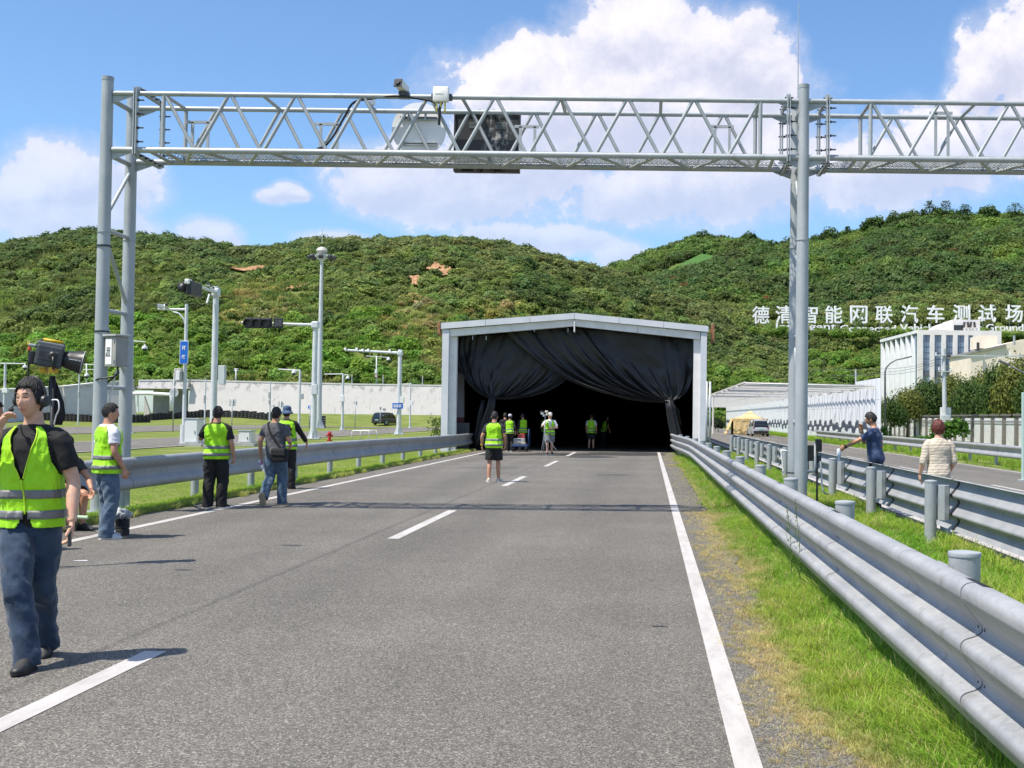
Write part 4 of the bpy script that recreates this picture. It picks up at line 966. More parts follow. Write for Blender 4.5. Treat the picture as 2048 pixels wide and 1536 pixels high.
def mast(name, label, cat, u, Y, vtop, r0, r1=None, ubase=None, n=12, mat=pole_paint, group=None, flange_=True):
    x = XU(u, Y); xb = XU(ubase, Y) if ubase else x; z = gz(x, Y); zt = P(u, vtop, Y).z
    root = thing(name, label, cat, (x, Y, z), group)
    mb = MB(); mb.path([(x, Y, z-.1), (x, Y, z+.02), (x, Y, zt)], [r0, r0, r1 or r0*.8], n); mb.build('pole', mat, root, smooth=True, auto=40)
    if flange_:
        mb = MB(); mb.box((x, Y, z+.03), (r0*4, r0*4, .05))
        for w in range(4): mb.add(*gus(x, Y, z+.05, r0, w*PI/2))
        mb.build('base_plate', mat, root)
    return root, V((x, Y, zt))
def gus(x, y, z, r, a):
    c, s = math.cos(a), math.sin(a); o = []
    for e in (-.012, .012): o += [V((x+c*r-s*e, y+s*r+c*e, z)), V((x+c*r*1.9-s*e, y+s*r*1.9+c*e, z)), V((x+c*r-s*e, y+s*r+c*e, z+r*2.6))]
    return o, [(0, 1, 2), (5, 4, 3), (0, 3, 4, 1), (1, 4, 5, 2), (2, 5, 3, 0)]
def arm(root, a, b, r0, r1=None, mat=pole_paint, name='arm'):
    mb = MB(); mb.tube(a, b, r0, 10, r1 or r0*.8); return mb.build(name, mat, root, smooth=True, auto=40)
def boxpart(root, name, c, d, mat, r=.02, rz=0.0, rot=None):
    mb = MB(); mb.rbox(c, d, r, rz, rot=rot); return mb.build(name, mat, root)
def dome(root, p, r):
    mb = MB(); mb.tube(p+V((0, 0, r*1.6)), p+V((0, 0, r*.9)), r*.3, 8); mb.lathe([(r*.3, r*1.0), (r*.85, r*.8), (r, r*.2), (r*.95, -.1*r)], p, 14); o = mb.build('dome_camera', white_paint, root, smooth=True, auto=40)
    mb = MB(); mb.lathe([(r*.85, -.1*r), (r*.8, -.55*r), (r*.5, -.95*r), (.01, -1.1*r)], p, 14); mb.build('dome_lens', black_plastic, o, smooth=True)
def bullet(root, p, L, rz, tilt=-.1):
    rot = Euler((tilt, 0, rz)).to_matrix(); mb = MB(); mb.rbox(p, (L*.38, L, L*.36), L*.05, rot=rot); o = mb.build('camera_head', white_paint, root)
    mb = MB(); mb.rbox(p+rot@V((0, -L*.51, 0)), (L*.34, L*.06, L*.32), L*.02, rot=rot); mb.build('camera_lens', black_plastic, o)
def lamp3(root, c, L, H, D, axis, face, arm_dir):
    """horizontal three-lamp signal: axis along the row, face = direction it looks"""
    axis, face = V(axis).normalized(), V(face).normalized(); up = V((0, 0, 1)); rot = Matrix((axis, -face, up)).transposed()
    mb = MB(); mb.rbox(c, (L, D, H), .04, rot=rot); o = mb.build('signal_head', black_plastic, root)
    for k in (-1, 0, 1):
        q = c+axis*(k*L*.31)+face*(D/2); mb = MB(); M = rot@Matrix.Rotation(PI/2, 3, 'X')
        mb.lathe([(H*.36, 0), (H*.37, H*.10)], q, 20, M=M); mb.build('lens', dark_steel, o, smooth=True, auto=30)
        mb = MB(); rr = []
        for j in range(2):
            rr.append([q+face*(.02+j*H*.55*(1 if j else 0))+axis*(H*.42*math.cos(w))+up*(H*.42*math.sin(w)-(.05*j)) for w in [-.6+ (PI+1.2)*i/16 for i in range(17)]])
        mb.loft(rr, caps=False, closed=False); vz = mb.build('visor', black_plastic, o, smooth=True); md = vz.modifiers.new('thickness', 'SOLIDIFY'); md.thickness = .02
    return o
# traffic light seen from its side
rt, tp_ = mast('traffic_light', 'traffic light seen side-on with black head, its arm parallel to the road', 'traffic light', 428, 56, 573, .165, .13)
a0 = V((tp_.x, 56, P(428, 585, 56).z)); a1 = V((XU(366, 51), 51, P(366, 564, 51).z)); arm(rt, a0, a1, .085, .06)
boxpart(rt, 'arm_clamp', (tp_.x, 56, a0.z), (.36, .36, .42), pole_paint, .08)
ax = (a1-a0).normalized(); cc = a0.lerp(a1, .80)+V((.10, 0, -.22)); lamp3(rt, cc, 1.75, .62, .22, ax, (-.92, -.25, 0), ax)
boxpart(rt, 'end_fitting', a1+V((.05, .2, .04)), (.20, .34, .22), white_paint, .04, rz=-.1)
for k, dz in ((.18, .2), (.28, .24), (.1, .16)): bullet(rt, a0.lerp(a1, k)+V((0, 0, dz)), .28, .3)
boxpart(rt, 'cabinet_box', (tp_.x+.38, 56, P(440, 750, 56).z), (.30, .28, .9), pole_paint, .02)
mb = MB(); mb.tube(a0+V((-.2, -.3, -.1)), a0+V((-.28, -.4, -.55)), .05, 6); mb.build('small_box', white_paint, rt)
# traffic light facing the camera
rt, tp_ = mast('traffic_light', 'traffic light seen face-on with a row of three dark lenses on its arm', 'traffic light', 628.5, 74, 643, .20, .15, 625)
a0 = V((tp_.x, 74, P(628, 650, 74).z)); a1 = V((XU(480, 73.5), 73.5, P(480, 645, 73.5).z)); arm(rt, a0, a1, .10, .07)
boxpart(rt, 'arm_clamp', (tp_.x, 74, a0.z), (.45, .45, .45), pole_paint, .08)
lamp3(rt, V((XU(514, 73.3), 73.3, P(514, 646, 73.3).z)), 1.72, .66, .2, (1, 0, 0), (0, -1, 0), None)
hd = boxpart(rt, 'arrow_head', V((XU(554, 73.3), 73.3, P(554, 646, 73.3).z)), (.56, .2, .64), black_plastic, .03)
mb = MB(); mb.box((XU(554, 73.1), 73.08, P(554, 646, 73.1).z), (.40, .10, .42)); mb.build('screen', dark_steel, hd)
boxpart(rt, 'cabinet_box', (tp_.x+.10, 73.72, P(634, 779, 74).z), (.36, .24, .62), pole_paint, .02)
# high mast lamp
rt, tp_ = mast('high_mast_lamp', 'very tall lamp mast with a ring of floodlights and a domed cap', 'lamp mast', 638.5, 130, 512, .34, .15, n=16)
y = 130; mb = MB(); mb.lathe([(.15, -.9), (.22, -.6), (.62, -.1), (.66, .12), (.6, .16)], tp_, 24); mb.build('ring', pole_paint, rt, smooth=True, auto=40)
mb = MB(); mb.lathe([(.64, .55), (.58, .72), (.42, .90), (.2, 1.0), (.03, 1.02)], tp_, 24); mb.lathe([(.3, .15), (.55, .40), (.6, .56)], tp_, 24); mb.build('dome_cap', M_('beige_dome', (.40, .39, .35), (.48, .47, .43), 2, .5), rt, smooth=True, auto=40)
mb = MB(); mb.tube(tp_+V((0, 0, 1.4)), tp_+V((0, 0, 3.2)), .035, 6); mb.build('spike', pole_paint, rt)
for k in range(8):
    w = k*PI/4+.2; d = V((math.cos(w), math.sin(w), 0)); mb = MB(); mb.box(tp_+d*.98+V((0, 0, .05)), (.7, .10, .08), rz=w); fl = mb.build('lamp_bracket', pole_paint, rt)
    rot = Euler((0, R(35), w)).to_matrix(); mb = MB(); mb.rbox(tp_+d*1.36+V((0, 0, -.18)), (.40, .52, .44), .08, rot=rot); mb.build('floodlight', dark_steel, fl)
# pole with the blue road-name sign
rt, tp_ = mast('camera_pole', 'slim camera pole carrying the tall blue sign, camera arm at its top', 'camera pole', 369.5, 56.5, 608, .095, .075, 366)
x = tp_.x; za_ = P(369, 619, 56.5).z; arm(rt, V((x, 56.5, za_)), V((XU(318, 56.5), 56.5, za_)), .06, .05)
mb = MB(); mb.path([V((XU(343, 56.5), 56.5, P(343, 623, 56.5).z)), V((XU(355, 56.5), 56.5, P(355, 627, 56.5).z)), V((XU(363, 56.5), 56.5, P(363, 636, 56.5).z)), V((XU(367, 56.5), 56.5, P(367, 649, 56.5).z))], .04, 8); mb.build('curved_brace', pole_paint, rt, smooth=True)
bullet(rt, P(322, 612, 56.3), .40, -.8); bullet(rt, P(331, 611, 56.4), .36, .6); boxpart(rt, 'camera_mount', P(324, 618, 56.4), (.35, .2, .08), white_paint)
mb = MB(); mb.lathe([(.15, -.05), (.13, 1.0)], (x-.03, 56.5, 0), 12); mb.build('pole_sleeve', pole_paint, rt, smooth=True, auto=40)
boxpart(rt, 'control_box', P(357, 750, 56.4), (.34, .28, .62), M_('cream_steel', (.48, .47, .44), (.4, .39, .36), 4, .5), .02)
boxpart(rt, 'box_door', P(355.5, 751, 56.24), (.18, .03, .45), white_paint, .01)
def text_mesh(body, size, ext, off=0.0, align='CENTER', bev=0):
    cu = bpy.data.curves.new('txt', 'FONT'); cu.body = body; cu.size = size; cu.extrude = ext; cu.offset = off; cu.align_x = align; cu.align_y = 'CENTER'; cu.resolution_u = 3
    ob = bpy.data.objects.new('txt', cu); COL.objects.link(ob); dg = bpy.context.evaluated_depsgraph_get()
    me = bpy.data.meshes.new_from_object(ob.evaluated_get(dg)); bpy.data.objects.remove(ob); bpy.data.curves.remove(cu); return me
def text_obj(name, body, size, ext, mat, parent, loc, rot=(PI/2, 0, 0), off=0.0, fit=None):
    me = text_mesh(body, size, ext, off)
    co = np.zeros(len(me.vertices)*3); me.vertices.foreach_get('co', co); co = co.reshape(-1, 3); mn, mx = co.min(0), co.max(0); co -= (mn+mx)/2
    if fit: co[:, 0] *= fit[0]/(mx-mn)[0]; co[:, 1] *= fit[1]/(mx-mn)[1]
    me.vertices.foreach_set('co', co.ravel()); me.materials.clear(); me.materials.append(mat); me.update()
    o = bpy.data.objects.new(name, me); COL.objects.link(o); o.rotation_euler = rot
    if parent is not None: o.parent = parent; o.location = V(loc)-ORG[parent.name]; ORG[o.name] = ORG[parent.name]
    else: o.location = loc
    return o
y = 56.3; a, b = P(360, 681.5, y), P(376, 728, y); sg = thing('road_name_sign', 'tall narrow blue sign with two white Chinese characters', 'sign', ((a.x+b.x)/2, y, (a.z+b.z)/2))
c = (a+b)/2; w, h = b.x-a.x, a.z-b.z
mb = MB(); mb.rbox((c.x, y, c.z), (w, .03, h), .012); mb.build('border', white_print, sg)
mb = MB(); mb.rbox((c.x, y-.010, c.z), (w-.035, .02, h-.035), .008); mb.build('plate', blue_sign, sg)
text_obj('lettering', '环', .24, .004, white_print, sg, (c.x, y-.024, P(368, 696, y).z), fit=(.19, .20), off=.006); text_obj('lettering', '路', .24, .004, white_print, sg, (c.x, y-.024, P(368, 714, y).z), fit=(.19, .20), off=.006)
for dz in (-.3, .3): boxpart(sg, 'clamp', (c.x, y+.11, c.z+dz), (.2, .2, .04), galv)
# pole with long camera arm and small blue sign
rt, tp_ = mast('camera_pole', 'camera pole with a long level arm and small cameras, nearest the shed', 'camera pole', 799, 94, 699, .20, .15, 797)
arm(rt, V((tp_.x, 94, P(798, 706, 94).z)), V((XU(688, 94), 94, P(688, 700, 94).z)), .12, .08)
boxpart(rt, 'arm_clamp', (tp_.x, 94, P(798, 706, 94).z), (.4, .4, .4), pole_paint, .08)
for u, dz in ((691, 697), (714, 697), (726, 699), (737, 699), (780, 700)): bullet(rt, P(u, dz, 94), .3, .9)
boxpart(rt, 'control_box', P(804.5, 800, 93.8), (.30, .3, .48), white_paint, .02)
y = 93.7; a, b = P(785, 806, y), P(806, 817.5, y); c = (a+b)/2; sg = thing('road_name_sign', 'small wide blue sign with white characters on the long-armed camera pole', 'sign', (c.x, y, c.z))
mb = MB(); mb.rbox((c.x, y, c.z), (b.x-a.x, .03, a.z-b.z), .01); mb.build('plate', blue_sign, sg); text_obj('lettering', '临溪3路', .3, .004, white_print, sg, (c.x, y-.02, c.z), fit=(.66, .27), off=.006)
boxpart(sg, 'clamp', (c.x+.1, y+.14, c.z), (.2, .24, .05), galv)
GP = 'slim equipment poles on the left lawn'
rt, tp_ = mast('camera_pole', 'pole with a left arm and hanging dome camera beyond the bucket-hat man', 'camera pole', 599.5, 108, 740, .13, .10, 597, group=GP)
arm(rt, tp_+V((0, 0, -.05)), V((XU(556, 108), 108, P(556, 738.5, 108).z)), .07); dome(rt, P(588, 746, 108), .22); boxpart(rt, 'control_box', P(603.5, 793, 108), (.28, .28, .5), galv)
rt, tp_ = mast('camera_pole', 'pole with a left arm and small dome on its right, behind the fire hydrant', 'camera pole', 686, 116, 747, .13, .10, 683.5, group=GP)
arm(rt, tp_+V((0, 0, -.05)), V((XU(648, 116), 116, P(648, 748.5, 116).z)), .06); arm(rt, tp_+V((0, 0, -.1)), V((XU(697, 116), 116, P(697, 750, 116).z)), .04); dome(rt, P(695.5, 757, 116), .2); boxpart(rt, 'control_box', P(684, 797, 115.8), (.42, .28, .6), white_paint)
rt, tp_ = mast('camera_pole', 'slim pole with small arm and white box right of the dark car', 'camera pole', 821, 140, 765, .10, .08, 820, group=GP)
arm(rt, P(821, 768, 140), P(798, 768, 140), .05); boxpart(rt, 'control_box', P(823.5, 806, 140), (.3, .3, .55), white_paint)
rt, tp_ = mast('camera_pole', 'pole with dome camera hanging on a right arm, beside the gantry post', 'camera pole', 262, 85, 681, .13, .11, 259.5, group=GP)
arm(rt, tp_+V((0, 0, -.04)), P(291, 683.5, 85), .04); dome(rt, P(289.5, 697, 85), .2); boxpart(rt, 'control_box', P(260, 741, 84.8), (.34, .3, .68), white_paint)
rt, tp_ = mast('camera_pole', 'pole with two arms and dome camera at the left edge of the view', 'camera pole', 9.5, 110, 726, .13, .11, 8, group=GP)
arm(rt, P(9.5, 727, 110), P(51, 727.5, 110), .06); arm(rt, P(9.5, 727, 110), P(-30, 727, 110), .06); dome(rt, P(50, 735, 110), .21); boxpart(rt, 'control_box', P(10.5, 781, 109.8), (.5, .3, .42), white_paint)
rt, tp_ = mast('camera_pole', 'slim pole with a dark junction sleeve before the wall, right of the studio light', 'camera pole', 158, 138, 746, .09, .08, 157, group=GP, flange_=False); boxpart(rt, 'control_box', P(157.5, 788, 138), (.24, .24, .6), galv_dull)
rt, tp_ = mast('camera_pole', 'slim bare pole before the wall, right of the blue sign', 'camera pole', 411, 110, 757, .07, .06, 409, group=GP, flange_=False); boxpart(rt, 'control_box', P(409, 798, 110), (.12, .2, .7), galv_dull)
rt, tp_ = mast('camera_pole', 'slim pole with two small grey boxes above the striding walkers', 'camera pole', 540.5, 125, 762, .09, .07, 539, group=GP, flange_=False)
for v in (790, 803): boxpart(rt, 'control_box', P(539, v, 124.9), (.2, .2, .62 if v < 800 else .4), galv_dull)
def hillpole(u, Y, vt, vb, label, arms=()):
    rt = thing('camera_pole', label, 'camera pole', tuple(P(u, vb, Y)), 'thin poles rising behind the wall')
    mb = MB(); mb.tube(P(u, vb+12, Y), P(u, vt, Y), .11, 8); mb.build('pole', pole_paint, rt, smooth=True)
    for (ua, va, ub, vb_) in arms: arm(rt, P(ua, va, Y), P(ub, vb_, Y), .07)
    return rt
rt = hillpole(753, 201, 712, 768, 'thin pole with a crossbar and white boxes rising behind the wall', [(732, 712, 779, 715)]); dome(rt, P(777, 720, 201), .35); boxpart(rt, 'control_box', P(752, 743, 200.8), (.4, .3, .7), white_paint); boxpart(rt, 'control_box', P(752.5, 752, 200.8), (.42, .3, .5), M_('faded_pink', (.6, .45, .42)))
rt = hillpole(173, 200, 727, 772, 'thin pole with two crossbars rising behind the wall near the gantry posts', [(166, 729, 205, 730), (166, 739, 200, 739)]); dome(rt, P(173.5, 752, 199.8), .4)
hillpole(472, 200, 737, 766, 'thin pole with insulators rising behind the wall at the traffic light', [(468, 738, 477, 738), (468, 741, 477, 741)])
yel_flag = M_('yellow_flag', (.65, .45, .03))
for u, v, lab in ((641, 737, 'small yellow flag on the wall just right of the tall lamp mast'), (704, 749, 'small yellow flag on the wall above the hoop barrier'), (766, 750, 'small yellow flag on the wall above the dark car'), (845, 752, 'small yellow flag on the wall nearest the shed')):
    rt = thing('flag_pole', lab, 'flag', tuple(P(u, 770, 196)), 'small yellow flags along the top of the wall')
    mb = MB(); mb.tube(P(u, 778, 196), P(u, v, 196), .07, 6); mb.build('pole', pole_paint, rt); mb = MB(); mb.add([P(u+.5, v-3, 196), P(u+3.2, v+1.5, 196.2), P(u+.5, v+3.5, 196), P(u+.5, v-3, 196.06), P(u+3.2, v+1.5, 196.26), P(u+.5, v+3.5, 196.06)], [(0, 1, 2), (5, 4, 3), (0, 3, 4, 1), (1, 4, 5, 2), (2, 5, 3, 0)]); mb.build('flag', yel_flag, rt)
# signs seen from the back
alloy = M_('sign_back_grey', (.46, .47, .48), (.54, .55, .55), 3, .5)
def backsign(u, v, rad, Y, vb, label, shape='round', mat=None, tri=False):
    c = P(u, v, Y); k = rad/F*Y; z0 = gz(c.x, Y); rt = thing('traffic_sign', label, 'sign', (c.x, Y, z0), 'traffic signs on thin posts across the lawn')
    mb = MB(); mb.tube((c.x, Y-.05, z0-.1), (c.x, Y-.05, c.z+k*1.05+(1.2 if tri else 0)), .045, 8); mb.build('post', galv, rt, smooth=True)
    mb = MB(); M = Matrix.Rotation(PI/2, 3, 'X')
    if shape == 'round': mb.lathe([(k, -.012), (k, .012)], c, 28, M=M)
    elif shape == 'edge': mb.lathe([(k, -.012), (k, .012)], c, 28, M=Matrix.Rotation(R(72), 3, 'Z')@M)
    else: mb.rbox(c, (2*k, .025, 2*k), .02)
    mb.build('plate', mat or alloy, rt)
    if tri: mb = MB(); mb.lathe([(k*.9, -.012), (k*.9, .012)], c+V((0, 0, k*2.1)), 3, M=M@Matrix.Rotation(-PI/2, 3, 'Z')); mb.build('plate', alloy, rt)
    mb = MB(); mb.box(c+V((0, -.03, k*.35)), (k*.9, .03, .05)); mb.build('bracket', galv_dull, rt)
    return rt
backsign(348, 785, 9, 96, 862, 'round sign back below a triangular one, in front of the underpass', tri=True)
backsign(465, 805, 7, 97, 862, 'square grey sign back on a thin post before the white wall', 'square')
backsign(546.5, 812.5, 3.6, 128, 844, 'small round sign back, leftmost of three above the bucket hat')
backsign(562, 808.5, 6.4, 120, 848, 'larger round sign back, middle of three above the bucket hat')
backsign(572.5, 814, 4.2, 128, 844, 'round sign seen almost edge-on, rightmost of three above the bucket hat', 'edge')
backsign(620.5, 814.5, 4.6, 120, 850, 'round blue sign beside the twin lamp poles', mat=blue_sign)
backsign(711, 806, 4.4, 122, 853, 'small round pale sign back right of the domed camera pole')
backsign(768.5, 819, 3, 160, 850, 'small dark round sign back above the dark car', mat=dark_steel)
backsign(761, 816, 3.4, 150, 851, 'narrow pale sign seen edge-on in front of the dark car', 'edge')
# cabinets, hydrant, hoop barrier
def cabinet(u0, u1, v0, v1, Y, dep, label, side):
    x0, x1 = XU(u0, Y), XU(u1, Y); zt = P(u0, v0, Y).z; rt = thing('equipment_cabinet', label, 'cabinet', ((x0+x1)/2, Y, 0))
    mb = MB(); mb.box(((x0+x1)/2, Y+dep/2, .04), (x1-x0+.5, dep+.5, .16)); mb.build('plinth', concrete, rt)
    mb = MB(); mb.rbox(((x0+x1)/2, Y+dep/2, (zt+.12)/2), (x1-x0, dep, zt-.125), .02); mb.build('housing', M_('pale_cabinet', (.60, .62, .62), (.66, .67, .66), 3, .45), rt)
    mb = MB(); mb.rbox(((x0+x1)/2, Y+dep/2, zt+.02), (x1-x0+.08, dep+.08, .05), .01); mb.build('lid', galv, rt)
    mb = MB(); mb.rbox(((x0+x1)/2, Y-.012, (zt+.1)/2), (x1-x0-.1, .02, zt-.26), .008); dr_ = mb.build('door', M_('white_cabinet_door', (.70, .71, .70)), rt)
    mb = MB(); mb.rbox((x1-.14, Y-.03, zt*.5), (.03, .03, .14), .006); mb.build('handle', dark_steel, dr_)
cabinet(371, 398, 838, 889, 56, .75, 'tall pale equipment cabinet beside the pole with the blue sign', 1)
cabinet(479, 503, 862, 890, 57.5, .7, 'low grey and white equipment cabinet between the two left walkers', 1)
x, y = XU(661, 70), 70; hy = thing('fire_hydrant', 'red fire hydrant on the grass beside the traffic light pole', 'hydrant', (x, y, 0)); red = M_('hydrant_red', (.42, .02, .025), (.34, .015, .02), 6, .45)
mb = MB(); mb.lathe([(.17, -.05), (.17, .04), (.09, .05), (.09, .36), (.13, .38), (.13, .44), (.10, .46), (.09, .50), (.03, .53), (.03, .56)], (x, y, 0), 16); mb.build('barrel', red, hy, smooth=True, auto=35)
for s in (-1, 1): mb = MB(); mb.lathe([(.055, 0), (.055, .10), (.07, .10), (.07, .14)], (x+s*.06, y, .30), 12, M=Matrix.Rotation(s*PI/2, 3, 'Y')); mb.build('outlet', red, hy, smooth=True, auto=35)
y = 75; hb = thing('hoop_barrier', 'low white tubular hoop barrier on the grass by the road', 'barrier', (XU(730, y), y, 0))
xa_, xb_ = XU(706, y), XU(740, y); mb = MB(); mb.path([(xa_, y, -.1), (xa_, y, .48), (xa_+.04, y, .54), (xb_-.04, y, .54), (xb_, y, .48), (xb_, y, -.1)], .035, 8); mb.build('hoop', white_paint, hb, smooth=True)
mb = MB(); xc_, xd_ = XU(723, y+1.4), XU(755, y+1.4); mb.path([(xc_, y+1.4, -.1), (xc_, y+1.4, .48), (xc_+.04, y+1.4, .54), (xd_-.04, y+1.4, .54), (xd_, y+1.4, .48), (xd_, y+1.4, -.1)], .035, 8); mb.build('hoop', white_paint, hb, smooth=True)
for (xa2, xb2) in ((xa_+.1, xc_+.1), (xb_-.1, xd_-.1)): mb = MB(); mb.tube((xa2, y, .545), (xb2, y+1.4, .545), .03, 8); mb.build('hoop_tie', white_paint, hb)

# ------------------------------------------------------------------ vehicles
def car(name, label, cat, loc, rz, L, W, H, paint_, hatch=1.0, ride=.19):
    """hatchback / people carrier: lofted body, glasshouse, wheels, lights, bumper, mirrors; local front = +Y"""
    rt = thing(name, label, cat, loc); rt.rotation_euler = (0, 0, rz); rt_o = (0, 0, 0); h2 = L/2
    def ring(y, w, zb_, zt, crown=.06, n=9):
        q = []
        for i in range(n): k = i/(n-1); xx = (k*2-1)*w; q.append(V((xx, y, zt-crown*abs(k*2-1)**3)))
        return [V((-w*.96, y, zb_)), V((-w*1.02, y, (zb_+zt)/2))]+q+[V((w*1.02, y, (zb_+zt)/2)), V((w*.96, y, zb_))]
    w = W/2; belt = H*.58
    st = [(-h2, w*.80, ride+.16, belt*.80), (-h2+.06, w*.90, ride+.08, belt*.93), (-h2+.25, w*.97, ride+.02, belt), (-h2+.9, w, ride, belt+.02), (0, w, ride, belt), (h2-1.2, w*.99, ride, belt-.04), (h2-.9, w*.97, ride, belt-.08), (h2-.3, w*.9, ride+.03, belt*.80), (h2-.05, w*.78, ride+.1, belt*.62), (h2, w*.6, ride+.18, belt*.5)]
    mb = MB(); mb.loft([ring(*s) for s in st]); mb.build('body', paint_, rt, smooth=True, org=rt_o, auto=35)
    gl = [(-h2+.10*hatch, w*.80, belt-.02, belt+.02), (-h2+.42*hatch, w*.76, belt-.02, H*.93), (-h2+.75, w*.74, belt-.02, H-.03), (-.2, w*.74, belt-.02, H), (.35, w*.74, belt-.02, H-.03), (h2-1.15, w*.84, belt-.06, belt+.0)]
    mb = MB(); mb.loft([ring(*s) for s in gl]); mb.build('glasshouse', glass_dark, rt, smooth=True, org=rt_o, auto=35)
    rf = [(-h2+.40*hatch, w*.70, H*.91, H*.955), (-h2+.75, w*.745, H*.93, H+.012), (-.2, w*.745, H*.955, H+.03), (.38, w*.72, H*.94, H-.0)]
    mb = MB(); mb.loft([ring(*s) for s in rf]); mb.build('roof', paint_, rt, smooth=True, org=rt_o, auto=35)
    for s in (-1, 1):
        mb = MB()
        for (y0, z0, y1, z1) in ((-h2+.10*hatch, belt, -h2+.44*hatch, H*.94), (-.35, belt, -.3, H*.97), (h2-1.2, belt, .35, H*.95)): mb.path([(s*w*.845, y0, z0), (s*w*.76, y1, z1)], .035, 6)
        mb.build('pillar', paint_, rt, org=rt_o, smooth=True, kind='stuff')
        mb = MB(); mb.rbox((s*(w*.80), -h2+.065, belt*.86), (.22, .1, .13), .02); mb.build('tail_light', M_('tail_red', (.25, .01, .012), None, rough=.25), rt, org=rt_o)
        mb = MB(); mb.rbox((s*(w*.72), h2-.14, belt*.66), (.34, .2, .11), .02); mb.build('headlight', white_paint, rt, org=rt_o)
        mb = MB(); mb.rbox((s*(w+.11), h2-1.25, belt+.06), (.2, .12, .14), .03); mb.build('mirror', paint_, rt, org=rt_o)
        for yw in (-h2+.85, h2-.85):
            mb = MB(); M = Matrix.Rotation(PI/2, 3, 'Y'); mb.lathe([(.2, -.11), (.30, -.11), (.335, -.07), (.335, .07), (.30, .11), (.2, .11)], (s*(w-.10), yw, .33), 20, M=M); wh = mb.build('wheel', black_rubber, rt, smooth=True, org=rt_o, auto=35)
            mb = MB(); mb.lathe([(.215, -.115), (.215, .115)], (s*(w-.10), yw, .33), 14, M=M); mb.build('rim', galv, wh, org=rt_o)
    mb = MB(); mb.rbox((0, -h2+.03, ride+.22), (W*.86, .14, .24), .05); mb.build('rear_bumper', black_plastic, rt, org=rt_o)
    mb = MB(); mb.box((0, -h2-.012, belt*.72), (.46, .02, .13)); mb.build('number_plate', M_('plate_green', (.30, .52, .42)), rt, org=rt_o)
    return rt
dk = M_('dark_green_black_paint', (.012, .018, .02), None, rough=.22, spec=.7); sv = M_('silver_paint', (.50, .53, .56), None, rough=.28, metal=.35)
y = 157; car('parked_car', 'dark hatchback standing on the grass in front of the white wall', 'car', (XU(774, y), y, gz(XU(774, y), y)), R(-22), 4.4, 1.86, 1.66, dk)
y = 117; car('parked_van', 'silver people carrier parked beside the beige tent', 'car', (XU(1516.5, y), y, gz(10, y)), R(3), 4.6, 1.72, 1.62, sv, .5)
# saplings beside the shed
bark = M_('grey_brown_bark', (.11, .085, .06), (.17, .14, .10), 8, .9, bump=.01, bscale=30)
def sapling(u, Y, vt, seed, label):
    r = random.Random(seed); x = XU(u, Y); z0 = gz(x, Y); zt = P(u, vt, Y).z; rt = thing('young_tree', label, 'tree', (x, Y, z0), 'thin young trees beside the shed')
    mb = MB(); mb.path([(x, Y, z0-.1), (x+.03, Y, (z0+zt)/2), (x, Y, zt)], [.035, .025, .01], 6)
    for k in range(7): z = z0+(zt-z0)*(.4+.08*k); a = r.uniform(0, 6.3); mb.tube((x, Y, z), (x+.4*math.cos(a), Y+.4*math.sin(a), z+.25), .01, 4)
    mb.build('trunk', bark, rt); vs, fs = [], []
    for k in range(130): a = r.uniform(0, 6.3); q = r.uniform(.05, .5); p = V((x+q*math.cos(a), Y+q*math.sin(a), z0+(zt-z0)*r.uniform(.35, 1.02))); leaf(vs, fs, p, rdir(r), .09, r)
    mb = MB(); mb.add(vs, fs); mb.build('foliage', leaf_fixed('sapling_leaf', (.09, .15, .025)), rt)
sapling(873, 62, 836, 1, 'thin young tree, left of the pair beside the shed'); sapling(882, 64, 838, 2, 'thin young tree, right of the pair beside the shed')
# ------------------------------------------------------------------ right side: light-screen canopy, tent, fence, building, sign
XW = 16.0
cn = thing('light_screen', 'long open canopy of white slats on a wall of tall white panels', 'canopy', (XW, 82, -.2))
def mural_mat():
    mt = bpy.data.materials.new('panel_with_wave_mural'); mt.use_nodes = True; t = NT(mt.node_tree); p = t.n('ShaderNodeTexCoord').outputs['Object']
    gp = t.n('ShaderNodeNewGeometry').outputs['Position']; s = t.n('ShaderNodeSeparateXYZ', {0: gp}); yy_, zz = s.outputs[1], s.outputs[2]
    wv = t.m('MULTIPLY', t.m('SINE', t.m('MULTIPLY', yy_, 1.95)), .22); n1 = t.m('MULTIPLY_ADD', t.noise(t.scale(gp, (0, .25, 0)), 1.0, 3), 1.1, -.5)
    zc = t.m('ADD', t.m('ADD', zz, wv), n1)
    inb = t.m('MULTIPLY', t.step(zc, .72, .80), t.step(zc, 1.42, 1.30)); low = t.m('MULTIPLY', t.step(t.m('SINE', t.m('ADD', t.m('MULTIPLY', yy_, 3.9), t.m('MULTIPLY', zz, 9))), .80, .95), t.step(zc, .75, .6))
    low = t.m('MULTIPLY', low, t.step(zc, -.3, -.1))
    c = t.mix(low, t.mix(inb, t.mix(t.noise(gp, .7, 4), (.66, .68, .72), (.72, .74, .77)), (.06, .075, .11)), (.30, .32, .36))
    b = t.n('ShaderNodeBsdfPrincipled', {'Base Color': c, 'Roughness': .55}); t.n('ShaderNodeOutputMaterial', {0: b.outputs[0]}); return mt
mural = mural_mat(); slatm = M_('white_slat', (.78, .75, .70), (.68, .65, .60), 2, .55); slat_shade = M_('shaded_slat_grey', (.30, .28, .27), (.40, .38, .36), 2, .6)  # the darker slat colour paints in uneven shading among the white slats
mb = MB(); rr = []
for z in (0, 4.02): rr.append([V((-.16*math.sin(w), .74*math.cos(w), z)) for w in [PI*k/8 for k in range(9)]]+[V((.06, -.74, z)), V((.06, .74, z))])
mb.loft(rr); p0 = s0 = d0 = None
NP = 100
